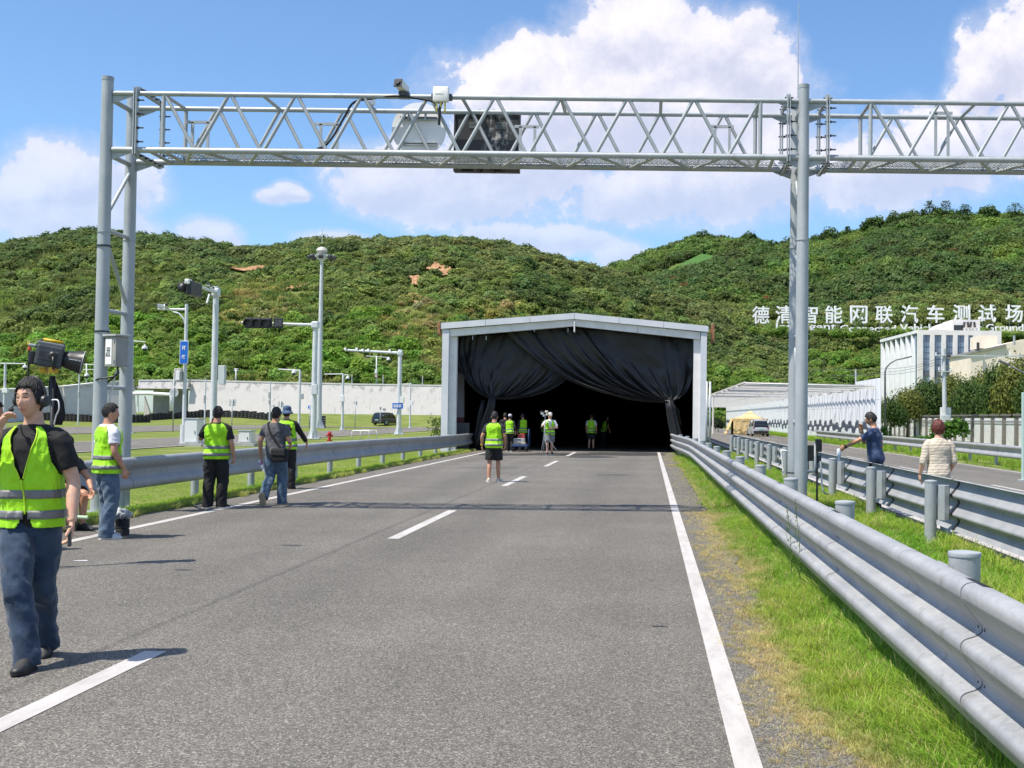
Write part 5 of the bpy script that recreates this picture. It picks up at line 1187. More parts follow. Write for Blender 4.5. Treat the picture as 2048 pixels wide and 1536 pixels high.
for i in range(NP):
    y = 82+1.6*i
    if p0 is None:
        p0 = mb.build('wall_panel', mural, cn, smooth=True, org=(0, 0, 0), auto=50); o = p0; m2 = MB(); m2.loft([[V((-.164*math.sin(w), .742*math.cos(w), z)) for w in [PI*k/8 for k in range(9)]] for z in (1.36, 1.375)], caps=False, closed=False); m2.loft([[V((-.164*math.sin(w), .742*math.cos(w), z)) for w in [PI*k/8 for k in range(9)]] for z in (2.74, 2.755)], caps=False, closed=False); s0 = m2.build('panel_seam', galv_dull, p0, org=(0, 0, 0), kind='stuff')
    else: o = dup(p0, cn); (dup(s0, o) if i < 45 else None)
    o.location = (0, y-82, 0); o.scale = (1, 1, 1.17 if i < 6 else 1)
ps = []
for i in range(160):      # canopy slats crossing from the panel wall to the median side
    y = 82+i*1.0
    if i < 2: mb = MB(); mb.tube((0, 0, 0), (-9.4, 0, .12), .036, 6); o = mb.build('slat', [slatm, slat_shade][i], cn, org=(0, 0, 0), smooth=True); ps.append(o)
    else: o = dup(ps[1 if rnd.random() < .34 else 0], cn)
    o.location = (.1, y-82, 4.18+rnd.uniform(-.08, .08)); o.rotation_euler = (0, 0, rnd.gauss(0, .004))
for i in range(3):
    x = XW-.6-8.7*i/2; mb = MB(); mb.box((x, 162, 4.03+.05*i), (.07, 160, .10)); mb.build('purlin', slatm, cn)
for i in range(27): y = 82+6*i; mb = MB(); mb.loft([[V((XW+.1, y-.035, 3.78)), V((XW+.1, y+.035, 3.78)), V((XW+.1, y+.035, 3.92)), V((XW+.1, y-.035, 3.92))], [V((XW-9.3, y-.035, 3.92)), V((XW-9.3, y+.035, 3.92)), V((XW-9.3, y+.035, 4.02)), V((XW-9.3, y-.035, 4.02))]]); mb.build('rafter', slatm, cn)
for i in range(9): y = 124+14*i; mb = MB(); mb.tube((XW-9.2, y, -.3), (XW-9.2, y, 4.0), .09, 8); mb.build('column', slatm, cn)
# beige tent
y = 126; xt = XU(1498, y); zt0 = gz(11, y); tn = thing('beige_tent', 'beige peaked tent with a hanging side flap standing on the second carriageway', 'tent', (xt, y, zt0)); tc = M_('beige_canvas', (.62, .45, .20), (.70, .53, .27), 1.5, .8, bump=.05, bscale=2)
hx, hy = 1.75, 1.75; ez = 1.72; pz = P(1504, 821, y).z-zt0
for (a, b) in (((-1, -1), (1, -1)), ((1, -1), (1, 1)), ((1, 1), (-1, 1)), ((-1, 1), (-1, -1))):
    A_, B_ = V((xt+a[0]*hx, y+a[1]*hy, zt0+ez)), V((xt+b[0]*hx, y+b[1]*hy, zt0+ez)); AP = V((xt+.15, y, zt0+pz)); mb = MB(); rows = []
    for i in range(9):
        w = i/8; rows.append([A_.lerp(B_, k/8).lerp(AP, w)-V((0, 0, .16*math.sin(PI*w))) for k in range(9)])
    mb.loft(rows, caps=False, closed=False); o = mb.build('roof_panel', tc, tn, smooth=True); md = o.modifiers.new('thickness', 'SOLIDIFY'); md.thickness = .02
    nn = (B_-A_).cross(V((0, 0, 1))).normalized(); rows = []; fl = .55 if a == (-1, 1) or a == (-1, -1) else .0
    for j in range(9):
        w = j/8; row = []
        for k in range(31):
            s = k/30; f = .06*math.sin(s*34+w*2)*w+.05*math.sin(s*13)*w; q = A_.lerp(B_, s); lean = (.75*w if a == (-1, 1) else .12*w)
            row.append(V((q.x, q.y, zt0+ez*(1-w)+.02))+nn*(f+lean))
        rows.append(row)
    mb = MB(); mb.loft(rows, caps=False, closed=False); o = mb.build('side_wall', tc, tn, smooth=True); md = o.modifiers.new('thickness', 'SOLIDIFY'); md.thickness = .02
    mb = MB(); mb.box(((A_.x+B_.x)/2+nn.x*.03, (A_.y+B_.y)/2+nn.y*.03, zt0+ez-.12), (abs(B_.x-A_.x)+.06, abs(B_.y-A_.y)+.06, .26) ); mb.build('valance', tc, tn)
# dark shrub at the carriageway edge under the canopy
def bush(name, label, p, rad, n, leafsz, c, seed, group=None, stem=True):
    rt = thing(name, label, 'shrub', tuple(p), group); me = crown_mesh('foliage', n, (1, 1, .9), leafsz, seed, 6, leaf_fixed('bush_leaf', c)); o = bpy.data.objects.new('foliage', me); COL.objects.link(o); o.parent = rt; o.location = (0, 0, rad[2]*.75); o.scale = rad
    mb = MB(); mb.path([(0, 0, -.1), (.02, 0, rad[2]*.5), (.05, .03, rad[2])], [.06, .04, .015], 6); mb.build('stem', bark, rt, org=(0, 0, 0))
    return rt
bush('shrub', 'dark round shrub at the road edge below the far canopy end', V((XU(1437, 150), 150, -.2)), (1.1, 1.0, 1.1), 420, .16, (.018, .035, .012), 5)
bush('shrub', 'bright leafy shrub in front of the panelled fence behind the red-haired person', V((XU(1902, 78), 78, -.25)), (1.3, 1.1, 1.35), 900, .13, (.075, .17, .02), 9)
bush('shrub', 'low bright shrub at the fence foot left of the red-haired person', V((XU(1845, 88), 88, -.25)), (1.3, .9, .5), 400, .13, (.08, .18, .02), 12)
bush('shrub', 'tall spiky grass clump at the end of the light screen', V((XU(1771, 84), 84, -.25)), (.7, .7, .95), 420, .12, (.085, .19, .02), 14)
# panelled boundary fence
fa, fb = V((25.0, 79.5, -.16)), V((29.2, 147, -.16)); fd = (fb-fa).normalized(); fnum = 29; f0 = fa-fd*17.5
fn = thing('panel_fence', 'white panelled boundary fence with grey-brown capped pillars', 'fence', tuple(f0)); ang = math.atan2(fd.y, fd.x)
pil = M_('grey_brown_pillar', (.13, .12, .105), (.20, .185, .165), 4, .85, bump=.01, bscale=20); pan = M_('white_fence_panel', (.60, .60, .60), (.68, .68, .67), 1.5, .6)
q0 = None
for i in range(fnum):
    p = fd*(3.5*i)
    if q0 is None:
        mb = MB(); mb.box((0, 0, 1.0), (.62, .40, 2.3)); q0 = mb.build('pillar', pil, fn, org=(0, 0, 0)); mb = MB(); mb.box((0, 0, 2.22), (.78, .56, .13)); q1 = mb.build('pillar_cap', pil, q0, org=(0, 0, 0))
        mb = MB(); mb.box((0, 0, .95), (2.86, .10, 2.1)); q2 = mb.build('fence_panel', pan, fn, org=(0, 0, 0)); mb = MB()
        for z in (1.62, 1.80, .10): mb.box((0, .06, z), (2.86, .06, .07))
        q3 = mb.build('panel_rail', M_('fence_rail_grey', (.40, .40, .40)), q2, org=(0, 0, 0), kind='stuff'); a, b = q0, q2
    else: a = dup(q0, fn); dup(q1, a); b = dup(q2, fn); dup(q3, b)
    a.location = p; a.rotation_euler = (0, 0, ang); b.location = p+fd*1.75; b.rotation_euler = (0, 0, ang)
# trees behind the fence
tree_lf = [leaf_fixed('tree_leaf_dark', (.070, .125, .028), .4, .5), leaf_fixed('tree_leaf_olive', (.16, .185, .038), .4, .5)]
crowns = [crown_mesh('crown', 5200, (1, 1, 1.05), .062, 40+k, 16, tree_lf[k % 2], hollow=.30, flat=.55) for k in range(4)]
TR = [(1781, 112, 790, 1.7, 'first small dark tree next to the white panel wall'), (1815, 119, 768, 2.3, 'broad dark tree below the fins of the office building'), (1856, 127, 752, 2.5, 'dark tree left of the utility pole'), (1902, 131, 738, 2.6, 'olive tree just right of the utility pole'),
      (1938, 121, 748, 2.3, 'lower dark tree behind the red-haired person'), (1966, 127, 728, 2.3, 'olive tree below the left end of the annex roof'), (2002, 116, 716, 2.5, 'dark tree below the middle of the cream annex roof'), (2036, 112, 704, 2.6, 'tallest olive tree near the pale green post'), (2078, 108, 716, 2.8, 'dark tree right of the pale green post, cut off'),
      (1838, 138, 790, 2.2, 'low dark tree in the gap left of the utility pole'), (1985, 140, 760, 2.4, 'low dark tree half hidden in the middle of the row')]
for k, (u, Y, vt, rad, lab) in enumerate(TR):
    x = XU(u, Y); zt = P(u, vt, Y).z; rt = thing('tree', lab, 'tree', (x, Y, -.2), 'trees in a row behind the panelled fence'); zc_ = (zt+.2)*.5; rz_ = (zt-.0)/2*1.12
    me = crowns[k % 4]; o = bpy.data.objects.new('crown', me); COL.objects.link(o); o.parent = rt; o.location = (0, 0, zc_+.2); o.scale = (rad, rad*.9, rz_); o.rotation_euler = (0, 0, k*1.3)
    mb = MB(); mb.path([(0, 0, -.1), (.05, 0, 1.2), (.0, .1, zc_), (.1, .0, zt*.8)], [.16, .13, .09, .03], 8)
    for j in range(6): a = j*1.05+k; z = 1.3+.45*j; mb.path([(0.03, .03, z), (rad*.4*math.cos(a), rad*.4*math.sin(a), z+.7), (rad*.75*math.cos(a), rad*.75*math.sin(a), z+1.3)], [.06, .04, .012], 5)
    mb.build('trunk', bark, rt, org=(0, 0, 0), smooth=True)
# ridge trees that stand out against the sky
def ridge_tree(u, hill, vt, rad, conifer, lab, k):
    Y = hill.Yr*(.985); x = XU(u, Y); z0 = hill.z(u, Y)[0]; zt = max(P(u, vt, Y).z, z0+3); z0 -= 2.0; rt = thing('ridge_tree', lab, 'tree', (x, Y, z0), 'trees standing out on the hill crests'); h = zt-z0
    mb = MB(); mb.path([(0, 0, -1), (.1, 0, h*.6), (0, 0, h*.95)], [.3, .2, .05], 6); mb.build('trunk', bark, rt, org=(0, 0, 0)); r = random.Random(k); vs, fs = [], []
    if conifer:
        for j in range(9):
            z = h*(.42+.065*j); rr_ = rad*(1.05-.09*j)*r.uniform(.7, 1.2)
            for i in range(42): a = r.uniform(0, 6.3); q = rr_*math.sqrt(r.random()); leaf(vs, fs, V((q*math.cos(a), q*math.sin(a), z+r.gauss(0, .22)+.12*q)), (V((0, 0, 1))+rdir(r)*.5).normalized(), .55, r)
        mb = MB(); mb.add(vs, fs); mb.build('crown', tree_lf[0], rt, org=(0, 0, 0))
    else:
        o = bpy.data.objects.new('crown', far_crowns[k % 2]); COL.objects.link(o); o.parent = rt; o.location = (0, 0, h*.52); o.scale = (rad, rad, h*.50); o.rotation_euler = (0, 0, k)
far_crowns = [crown_mesh('crown', 700, (1, 1, 1), .15, 60+k, 9, tree_lf[0]) for k in range(2)]
RT = [(1890, 404, 5, 1, 'flat-topped pine, highest on the right crest'), (1930, 411, 4.6, 1, 'pine right of the flat-topped crest pine'), (1975, 410, 4.5, 0, 'round tree on the crest between two pines'), (2030, 409, 6, 1, 'pine on the crest at the right edge'), (1857, 404, 4, 1, 'slim pine left of the flat-topped crest pine'),
      (1402, 463, 4.6, 0, 'round tree on the left shoulder of the wooded hill'), (1497, 464, 4.4, 0, 'round tree on the crest left of the right gantry posts'), (1660, 458, 5, 0, 'bushy tree on the crest right of the gantry posts'), (1748, 432, 5, 0, 'bushy tree halfway up the right crest')]
for k, (u, vt, rad, cf, lab) in enumerate(RT): ridge_tree(u, hill2, vt-3, rad, cf, lab, k)
rr_ = random.Random(9)
for k in range(14): u = 1630+31*k+rr_.uniform(-9, 9); ridge_tree(u, hill2, interp(RIDGE2, u)-rr_.uniform(10, 21), rr_.uniform(2.6, 4.4), rr_.random() < .6, 'dark tree breaking the skyline of the wooded right hill', 40+k)
for k in range(12): u = 20+36*k+rr_.uniform(-10, 10); ridge_tree(u, hill1, interp(RIDGE1, u)-rr_.uniform(8, 16), rr_.uniform(2.2, 3.6), rr_.random() < .3, 'dark tree breaking the skyline of the long left hill', 60+k)
for k, (u, vt, rad, lab) in enumerate([(272, 462, 3.2, 'dark tree on the left crest beside the gantry post'), (330, 463, 3.2, 'spiky dark tree on the left crest'), (352, 470, 2.8, 'thin dark tree on the left crest'), (160, 458, 4.0, 'round dark tree on the left crest left of the gantry'), (100, 468, 3.6, 'round dark tree near the left end of the crest'), (642, 470, 3.0, 'tree on the crest behind the tall lamp mast'), (1042, 486, 3.0, 'tree on the crest above the shed')]): ridge_tree(u, hill1, vt, rad, False, lab, 20+k)

# office building with fins
YB = 220; xc0 = XU(1836, YB); xB1 = XU(2003, YB); ztop = P(1850, 660, YB).z; bl = thing('office_building', 'white office block with tall fins and vertical window strips', 'building', (xc0, YB, 0)); bw = M_('pale_stone_cladding', (.74, .70, .67), (.80, .76, .73), .6, .7); bw2 = M_('pale_grey_fin', (.70, .71, .73), (.76, .77, .78), .6, .6)
gl_b = M_('blue_grey_glass', (.13, .20, .31), (.19, .27, .38), .25, .12, spec=.9); 
yl = 248; xl_ = XU(1761, yl)
strips = [(1846, 1860), (1869, 1883), (1892, 1906), (1915, 1929), (1936.5, 1946)]
zs0, zs1 = P(1850, 800, YB).z, P(1850, 669.5, YB).z
edges = [xc0]+[XU(u, YB) for s in strips for u in s]+[xB1]
for i in range(0, len(edges), 2): mb = MB(); mb.box(((edges[i]+edges[i+1])/2, YB+.4, ztop/2), (edges[i+1]-edges[i], .8, ztop)); mb.build('pier', bw, bl)
for (u0, u1) in strips:
    a, b = XU(u0, YB), XU(u1, YB); mb = MB(); mb.box(((a+b)/2, YB+.35, (zs1+ztop)/2), (b-a-.004, .7, ztop-zs1)); mb.build('spandrel', bw, bl)
    mb = MB(); mb.box(((a+b)/2, YB+.34, (zs0+zs1)/2), (b-a, .08, zs1-zs0)); wn = mb.build('window', gl_b, bl)
    mb = MB(); mb.box(((a+b)/2, YB+.27, (zs0+zs1)/2), (.08, .06, zs1-zs0)); n_ = 11
    for j in range(n_+1): mb.box(((a+b)/2, YB+.27, zs0+(zs1-zs0)*j/n_), (b-a-.01, .05, .08))
    for j in (3, 4, 7): mb.box(((a+b)/2, YB+.275, zs0+(zs1-zs0)*(j+.5)/n_), (b-a-.02, .06, (zs1-zs0)/n_*.9)) if j == 4 else None
    mb.build('window_frame', M_('dark_mullion', (.10, .12, .15)), wn, kind='stuff')
mb = MB(); mb.box(((xc0+xB1)/2, YB+14, ztop-.3), (xB1-xc0-.02, 26.3, .5)); mb.build('roof', concrete, bl)
mb = MB(); mb.box((xB1-.3, YB+14.5, ztop/2), (.6, 27, ztop)); mb.build('side_wall', bw, bl)
mb = MB(); mb.loft([[V((xc0+.02, YB+.82, 0)), V((xc0+.02, YB+.82, ztop-.6)), V((xc0+.5, YB+.82, ztop-.6)), V((xc0+.5, YB+.82, 0))], [V((xl_+2.2, yl, 0)), V((xl_+2.2, yl, ztop-.6)), V((xl_+2.7, yl, ztop-.6)), V((xl_+2.7, yl, 0))]]); mb.build('recessed_wall', gl_b, bl)
mb = MB(); mb.loft([[V((xc0-.15, YB+.81, ztop-.55)), V((xc0-.15, YB+.81, ztop+.0)), V((xc0+2.5, YB+.81, ztop+.0)), V((xc0+2.5, YB+.81, ztop-.55))], [V((xl_-.15, yl, ztop-.55)), V((xl_-.15, yl, ztop)), V((xl_+3, yl, ztop)), V((xl_+3, yl, ztop-.55))]]); mb.build('eaves', bw2, bl)
for i in range(7):
    k0, k1 = (i+.02)/7, (i+1.0)/7; A_ = V((xl_, yl, 0)).lerp(V((xc0-.1, YB+1.0, 0)), k0); B_ = V((xl_, yl, 0)).lerp(V((xc0-.1, YB+1.0, 0)), k1)
    d = B_-A_; H_ = ztop-.56; mb = MB(); prof = [A_, A_+d*.72+V((.25, 0, 0)), A_+d*.72+V((.25, 0, H_*.68)), A_+d*.14+V((0, 0, H_)), A_+V((0, 0, H_))]
    mb.loft([prof, [p+V((.5, .08, 0)) for p in prof]]); mb.build('fin', bw2, bl)
# roof house, annex
def pbox(name, u0, u1, v0, v1, Y, dep, mat, parent):
    a, b = P(u0, v0, Y), P(u1, v1, Y); mb = MB(); mb.box(((a.x+b.x)/2, Y+dep/2, (a.z+b.z)/2), (b.x-a.x, dep, a.z-b.z)); return mb.build(name, mat, parent)
pbox('roof_house', 1905, 1960, 639, 662, 228, 8, bw, bl); pbox('roof_house_opening', 1908, 1926, 650, 661, 227.9, .3, glass_dark, bl)
a = [P(1868, 660, 232), P(1868, 657, 232), P(1884, 647, 232), P(1904, 641, 232), P(1904, 660, 232)]; mb = MB(); mb.loft([a, [p+V((0, 6, 0)) for p in a]]); mb.build('curved_gable', bw, bl)
for j in range(4): u = 1929+6.5*j; mb = MB(); mb.tube(P(u, 644, 227.5), P(u+(1.5 if j % 2 else -1.5), 655, 227.5), .22, 6); mb.build('roof_pipe', dark_steel, bl)
pbox('water_tank', 1960, 1967, 633, 638, 229, 1.2, white_paint, bl)
an = thing('annex_building', 'cream low building with a sloping roof in front of the office block', 'building', tuple(P(1990, 800, 200))); cream = M_('cream_render', (.74, .64, .53), (.80, .70, .59), .5, .8)
a = [P(1941, 800, 200), P(1941, 704, 200), P(2060, 676, 200), P(2060, 800, 200)]; mb = MB(); mb.loft([a, [p+V((0, 14, 0)) for p in a]]); mb.build('wall', cream, an)
a = [P(1939, 708, 199.6), P(1939, 703.5, 199.6), P(2012, 688, 199.6), P(2012, 692, 199.6)]; mb = MB(); mb.loft([a, [p+V((0, 15, 0)) for p in a]]); mb.build('roof', M_('grey_roof', (.22, .22, .22), (.28, .28, .28), 1, .7), an)
pbox('roof_block', 1959, 1995, 671, 697, 205, 6, cream, an); mb = MB(); mb.tube(P(1956, 702, 199), P(1956, 685, 199), .25, 8); mb.build('chimney', dark_steel, an)
mb = MB(); mb.tube(P(2028.5, 690, 199), P(2028.5, 671, 199), .2, 8); mb.build('vent', galv, an)

# letters on the hillside
ys_ = 327; hs = thing('hillside_sign', 'row of eleven big white Chinese characters standing on the wooded hill', 'sign', tuple(P(1770, 648, ys_))); lw = M_('letter_white', (.93, .92, .92), None, rough=.5); side = lw
for ch, u, v in zip('德清智能网联汽车测试场', (1521.5, 1568, 1618, 1667.5, 1717.5, 1768, 1819, 1871, 1923, 1975, 2028), (630, 629, 629, 629, 629, 629, 628, 628, 627, 627, 627)):
    Y = ys_; c = P(u, v, Y); k = Y/F; text_obj('letter', ch, 5, .22, lw, hs, c, fit=(34.5*k, 35.5*k), off=.06)
    for du in (-9, 9): mb = MB(); mb.tube(P(u+du, v+10, Y+.4), P(u+du, v+30, Y+.4), .08, 5); mb.build('letter_post', galv, hs)
es = thing('hillside_sign', 'row of smaller white English words half sunk in bushes below the characters', 'sign', tuple(P(1770, 664, 322)))
Y = 322; k = Y/F
for word, u0, u1, v0, v1 in (('Intelligent', 1552, 1672, 646, 664), ('Connected', 1680, 1792, 650, 664), ('Vehicle', 1800, 1873, 648, 663), ('Testing', 1881, 1963, 648, 667), ('Ground', 1972, 2047, 648, 662)):
    n_ = len(word); me_w = text_mesh(word, 5, .2, .06); co = [v_.co.x for v_ in me_w.vertices]; full = (min(co), max(co)); bpy.data.meshes.remove(me_w)
    # each letter is placed by its own advance inside the word
    adv = []
    for i in range(n_):
        m1 = text_mesh(word[:i+1], 5, .2, .06, 'LEFT'); x1 = max(v_.co.x for v_ in m1.vertices); m2 = text_mesh(word[i], 5, .2, .06, 'LEFT'); w_ = [v_.co.x for v_ in m2.vertices]; zv = [v_.co.y for v_ in m2.vertices]; adv.append((x1-(max(w_)-min(w_)), x1, min(zv), max(zv))); bpy.data.meshes.remove(m1); bpy.data.meshes.remove(m2)
    X0, X1 = adv[0][0], adv[-1][1]; m3 = text_mesh('Hx', 5, .2, .06, 'LEFT'); 
    zmn = min(a_[2] for a_ in adv); zmx = max(a_[3] for a_ in adv); bpy.data.meshes.remove(m3)
    for i, chh in enumerate(word):
        a0_, a1_, z0_, z1_ = adv[i]; ua = u0+(u1-u0)*(a0_-X0)/(X1-X0); ub = u0+(u1-u0)*(a1_-X0)/(X1-X0)
        ca = v1-(v1-v0)*(z0_-zmn)/(zmx-zmn); cb = v1-(v1-v0)*(z1_-zmn)/(zmx-zmn)
        text_obj('letter', chh, 5, .15, lw, es, P((ua+ub)/2, (ca+cb)/2, Y), fit=(max(ub-ua, .8)*k, (ca-cb)*k), off=.06)
# bushes swallowing the lower half of the English words
r = random.Random(5); BB = []
for i in range(150):
    u = 1500+r.random()*570; y = 319+r.uniform(-3, 1); vt = 656+r.uniform(-3, 7)-(4 if u < 1610 else 0)+(7 if u > 1975 else 0); top = P(u, vt, y).z; s_ = r.uniform(1.0, 1.8); BB.append((XU(u, y), y, top-s_*.95, s_, .1, jit(mixc(MID, LUSH, r.random()), r), 1.0))
scatter('hillside_bushes', 'bushes growing up over the lower half of the English words', BB, shrubs)

# lamp posts and utility poles at the right
dkp = M_('dark_grey_pole', (.10, .10, .105), (.15, .15, .155), 3, .5)
Y = 110; rt = thing('street_lamp', 'dark curved street lamp in front of the building fins', 'street lamp', (XU(1771, Y), Y, -.2))
mb = MB(); mb.path([V((XU(1771, Y), Y, -.3))]+[P(u, v, Y) for u, v in ((1770, 745), (1772, 736), (1780, 727), (1792, 720), (1812, 716))], [.11, .09, .08, .07, .06, .05], 8); mb.build('pole', dkp, rt, smooth=True)
mb = MB(); mb.rbox(P(1816, 714.5, Y), (.7, .3, .14), .05, rot=Euler((0, R(-14), 0)).to_matrix()); mb.build('lamp_head', dkp, rt)
Y = 75; rt = thing('street_lamp', 'dark street lamp leaning over the trees beside the cream annex', 'street lamp', (XU(2090, Y), Y, -.2))
mb = MB(); mb.path([V((XU(2100, Y), Y, -.3))]+[P(u, v, Y) for u, v in ((2100, 790), (2085, 768), (2060, 752), (2020, 731))], [.1, .09, .08, .06, .05], 8); mb.build('pole', dkp, rt, smooth=True)
mb = MB(); mb.rbox(P(2008, 726, Y), (.75, .3, .14), .05, rot=Euler((0, R(24), 0)).to_matrix()); mb.build('lamp_head', dkp, rt)
Y = 92; rt = thing('utility_pole', 'thick pale utility pole with a long crossarm before the trees', 'utility pole', (XU(1890, Y), Y, -.2)); conc = M_('pale_pole_concrete', (.45, .48, .50), (.53, .55, .56), 2, .7)
mb = MB(); mb.path([V((XU(1891, Y), Y, -.3)), P(1887.5, 697, Y)], [.20, .15], 12); mb.build('pole', conc, rt, smooth=True, auto=40)
mb = MB(); mb.box((P(1965, 712, Y).x, Y-.2, P(1965, 712, Y).z), (XU(2066, Y)-XU(1870, Y), .12, .09)); mb.build('crossarm', conc, rt)
mb = MB(); mb.box((P(1889, 743, Y).x, Y-.2, P(1889, 743, Y).z), (1.05, .12, .08)); mb.build('crossarm', conc, rt)
for u, v in ((1872, 711), (1970, 716), (2020, 711), (1878, 741), (1902, 741)): mb = MB(); mb.lathe([(.03, 0), (.06, .05), (.04, .12), (.06, .17), (.02, .24)], P(u, v, Y-.2), 8); mb.build('insulator', white_paint, rt)
mb = MB(); mb.rbox(P(1897, 712, Y-.3), (.34, .2, .22), .03); mb.build('transformer', dark_steel, rt)
mb = MB(); mb.rbox(P(1891, 838, Y), (.56, .5, .6), .02); mb.build('collar', conc, rt)
mb = MB(); mb.rbox(P(1891, 827, Y+.6), (.75, .5, .95), .02); mb.build('box', white_paint, rt)
for k, (v0, v1, vs_) in enumerate(((722, 745, 10), (727, 750, 10), (716, 738, 9))): cable('power_line', [P(1700-40*k, v1+2, 150), P(1790, v0+18+vs_*.3, 120), P(1860, v0+6, 100), P(1888, v0-6, 92)], .018, ('middle', 'lowest', 'highest')[k]+' of the thin power lines sagging to the pale utility pole', dkp, 'power line', 4)['group'] = 'power lines in front of the building'
Y = 100; rt = thing('utility_pole', 'small dark pole with brackets in front of the light screen end', 'utility pole', (XU(1745, Y), Y, -.2)); mb = MB(); mb.tube((XU(1745, Y), Y+6, -.3), (XU(1744, Y), Y+6, P(1744, 775, Y).z), .05, 6); mb.build('pole', dkp, rt)
mb = MB(); mb.box((XU(1745, Y), Y+5.9, P(1745, 776, Y).z), (.7, .06, .05)); mb.build('crossarm', dkp, rt)
Y = 255; rt = thing('utility_pole', 'thin pale pole with insulators above the white canopy', 'utility pole', tuple(P(1712, 770, Y))); mb = MB(); mb.tube(P(1712, 775, Y), P(1711.5, 739, Y), .2, 6); mb.build('pole', conc, rt)
mb = MB(); mb.box(P(1712, 751, Y), (1.6, .15, .12)); mb.build('crossarm', conc, rt)
Y = 34; rt = thing('sign_post', 'narrow pale green post cut by the right edge of the view', 'post', (XU(2047, Y), Y, -.2)); mb = MB(); mb.rbox((XU(2049, Y), Y, (P(2047, 785, Y).z-.2)/2), (.13, .13, P(2047, 785, Y).z+.2), .01); mb.build('post', M_('pale_green_paint', (.40, .55, .50)), rt)
mb = MB(); mb.rbox((XU(2049, Y), Y, -.12), (.3, .3, .1), .01); mb.build('base_plate', galv, rt)
# roadside sensor boxes on a bent conduit beside the right gantry posts
Y = 20.2; rt = thing('roadside_unit', 'two black sensor boxes on a bent steel conduit beside the right gantry posts', 'sensor unit', tuple(P(1630, 960, Y)))
mb = MB(); mb.path([P(1612, 943, Y), P(1624, 943, Y), P(1629, 941, Y), P(1630.5, 936, Y), P(1630.5, 884, Y)], .022, 8); mb.build('conduit', galv, rt, smooth=True)
mb = MB(); mb.rbox(P(1637, 891, Y), (.10, .16, .22), .012); mb.build('sensor_box', black_plastic, rt)
mb = MB(); mb.rbox(P(1620, 906, Y+.1), (.13, .16, .27), .012); mb.build('sensor_box', black_plastic, rt)
mb = MB(); mb.tube(P(1634, 905, Y+.1), P(1634, 1010, Y+.1), .018, 8); mb.build('stake', dark_steel, rt)
mb = MB(); mb.rbox(P(1638, 918, Y+.1), (.07, .1, .12), .01); mb.build('connector', dark_steel, rt)
cable('hose', [P(1641, 922, Y), P(1643, 950, Y), P(1644, 972, Y), P(1648, 985, Y), P(1655, 988, Y+.2)], .016, 'white flexible hose hanging from the sensor boxes', white_paint, 'hose')
cable('hose', [P(1574, 902, 22.5), P(1563, 902, 22.5), P(1564, 915, 22.5), P(1567, 945, 22.5)], .018, 'white bent hose left of the right gantry posts', white_paint, 'hose')
# ------------------------------------------------------------------ people
def remesh(mb, vox, smooth=3, fn=None):
    me = bpy.data.meshes.new('tmp'); me.from_pydata(mb.v, [], mb.f); o = bpy.data.objects.new('tmp', me); COL.objects.link(o)
    m = o.modifiers.new('r', 'REMESH'); m.mode = 'VOXEL'; m.voxel_size = vox; m.use_smooth_shade = True
    if smooth: m = o.modifiers.new('s', 'SMOOTH'); m.factor = .5; m.iterations = smooth
    dg = bpy.context.evaluated_depsgraph_get(); out = bpy.data.meshes.new_from_object(o.evaluated_get(dg)); bpy.data.objects.remove(o); bpy.data.meshes.remove(me)
    if fn:
        nrm = [v_.normal.copy() for v_ in out.vertices]
        for v_, n_ in zip(out.vertices, nrm): v_.co += n_*fn(v_.co)
    out.polygons.foreach_set('use_smooth', [True]*len(out.polygons)); out.update(); return out
def put(name, me, mats, parent):
    for m_ in (mats if isinstance(mats, (list, tuple)) else [mats]): me.materials.append(m_)
    o = bpy.data.objects.new(name, me); COL.objects.link(o); o.parent = parent; ORG[o.name] = V((0, 0, 0)); return o
def catmull(pts, n=4):
    pts = [V(p) for p in pts]; out = []
    for i in range(len(pts)-1):
        p0, p1, p2, p3 = pts[max(i-1, 0)], pts[i], pts[i+1], pts[min(i+2, len(pts)-1)]
        for k in range(n):
            w = k/n; out.append(.5*(2*p1+(p2-p0)*w+(2*p0-5*p1+4*p2-p3)*w*w+(3*p1-p0-3*p2+p3)*w**3))
    return out+[pts[-1]]
def lerpr(rs, n): 
    out = []
    for i in range(len(rs)-1):
        for k in range(n): out.append(rs[i]+(rs[i+1]-rs[i])*k/n)
    return out+[rs[-1]]
TORSO = [(.84, .140, .105, .01), (.92, .168, .120, .015), (1.02, .158, .110, .005), (1.10, .148, .102, -.005), (1.22, .160, .108, -.005), (1.32, .172, .115, 0), (1.39, .168, .102, .005), (1.435, .128, .080, .01), (1.47, .075, .064, .012), (1.50, .058, .058, .008), (1.56, .055, .058, -.005), (1.60, .05, .055, -.01)]
def trad(z):
    if z <= TORSO[0][0]: return TORSO[0][1:]
    for a, b in zip(TORSO, TORSO[1:]):
        if z <= b[0]: k = (z-a[0])/(b[0]-a[0]); return tuple(a[i]+(b[i]-a[i])*k for i in (1, 2, 3))
    return TORSO[-1][1:]
def cloth_m(name, c, c2=None, rough=.85, sheen=.2, bump=.004):
    mt = M_(name, c, c2 or tuple(x*.82 for x in c), 9, rough, bump=bump, bscale=28); b = [n for n in mt.node_tree.nodes if n.type == 'BSDF_PRINCIPLED'][0]; b.inputs['Sheen Weight'].default_value = sheen; return mt
def skin_m(name, c):
    mt = M_(name, c, tuple(x*k for x, k in zip(c, (.88, .80, .76))), 14, .5, bump=.0012, bscale=90); b = [n for n in mt.node_tree.nodes if n.type == 'BSDF_PRINCIPLED'][0]
    b.inputs['Subsurface Weight'].default_value = .12; b.inputs['Subsurface Radius'].default_value = (.012, .005, .003); b.inputs['Subsurface Scale'].default_value = .6; return mt
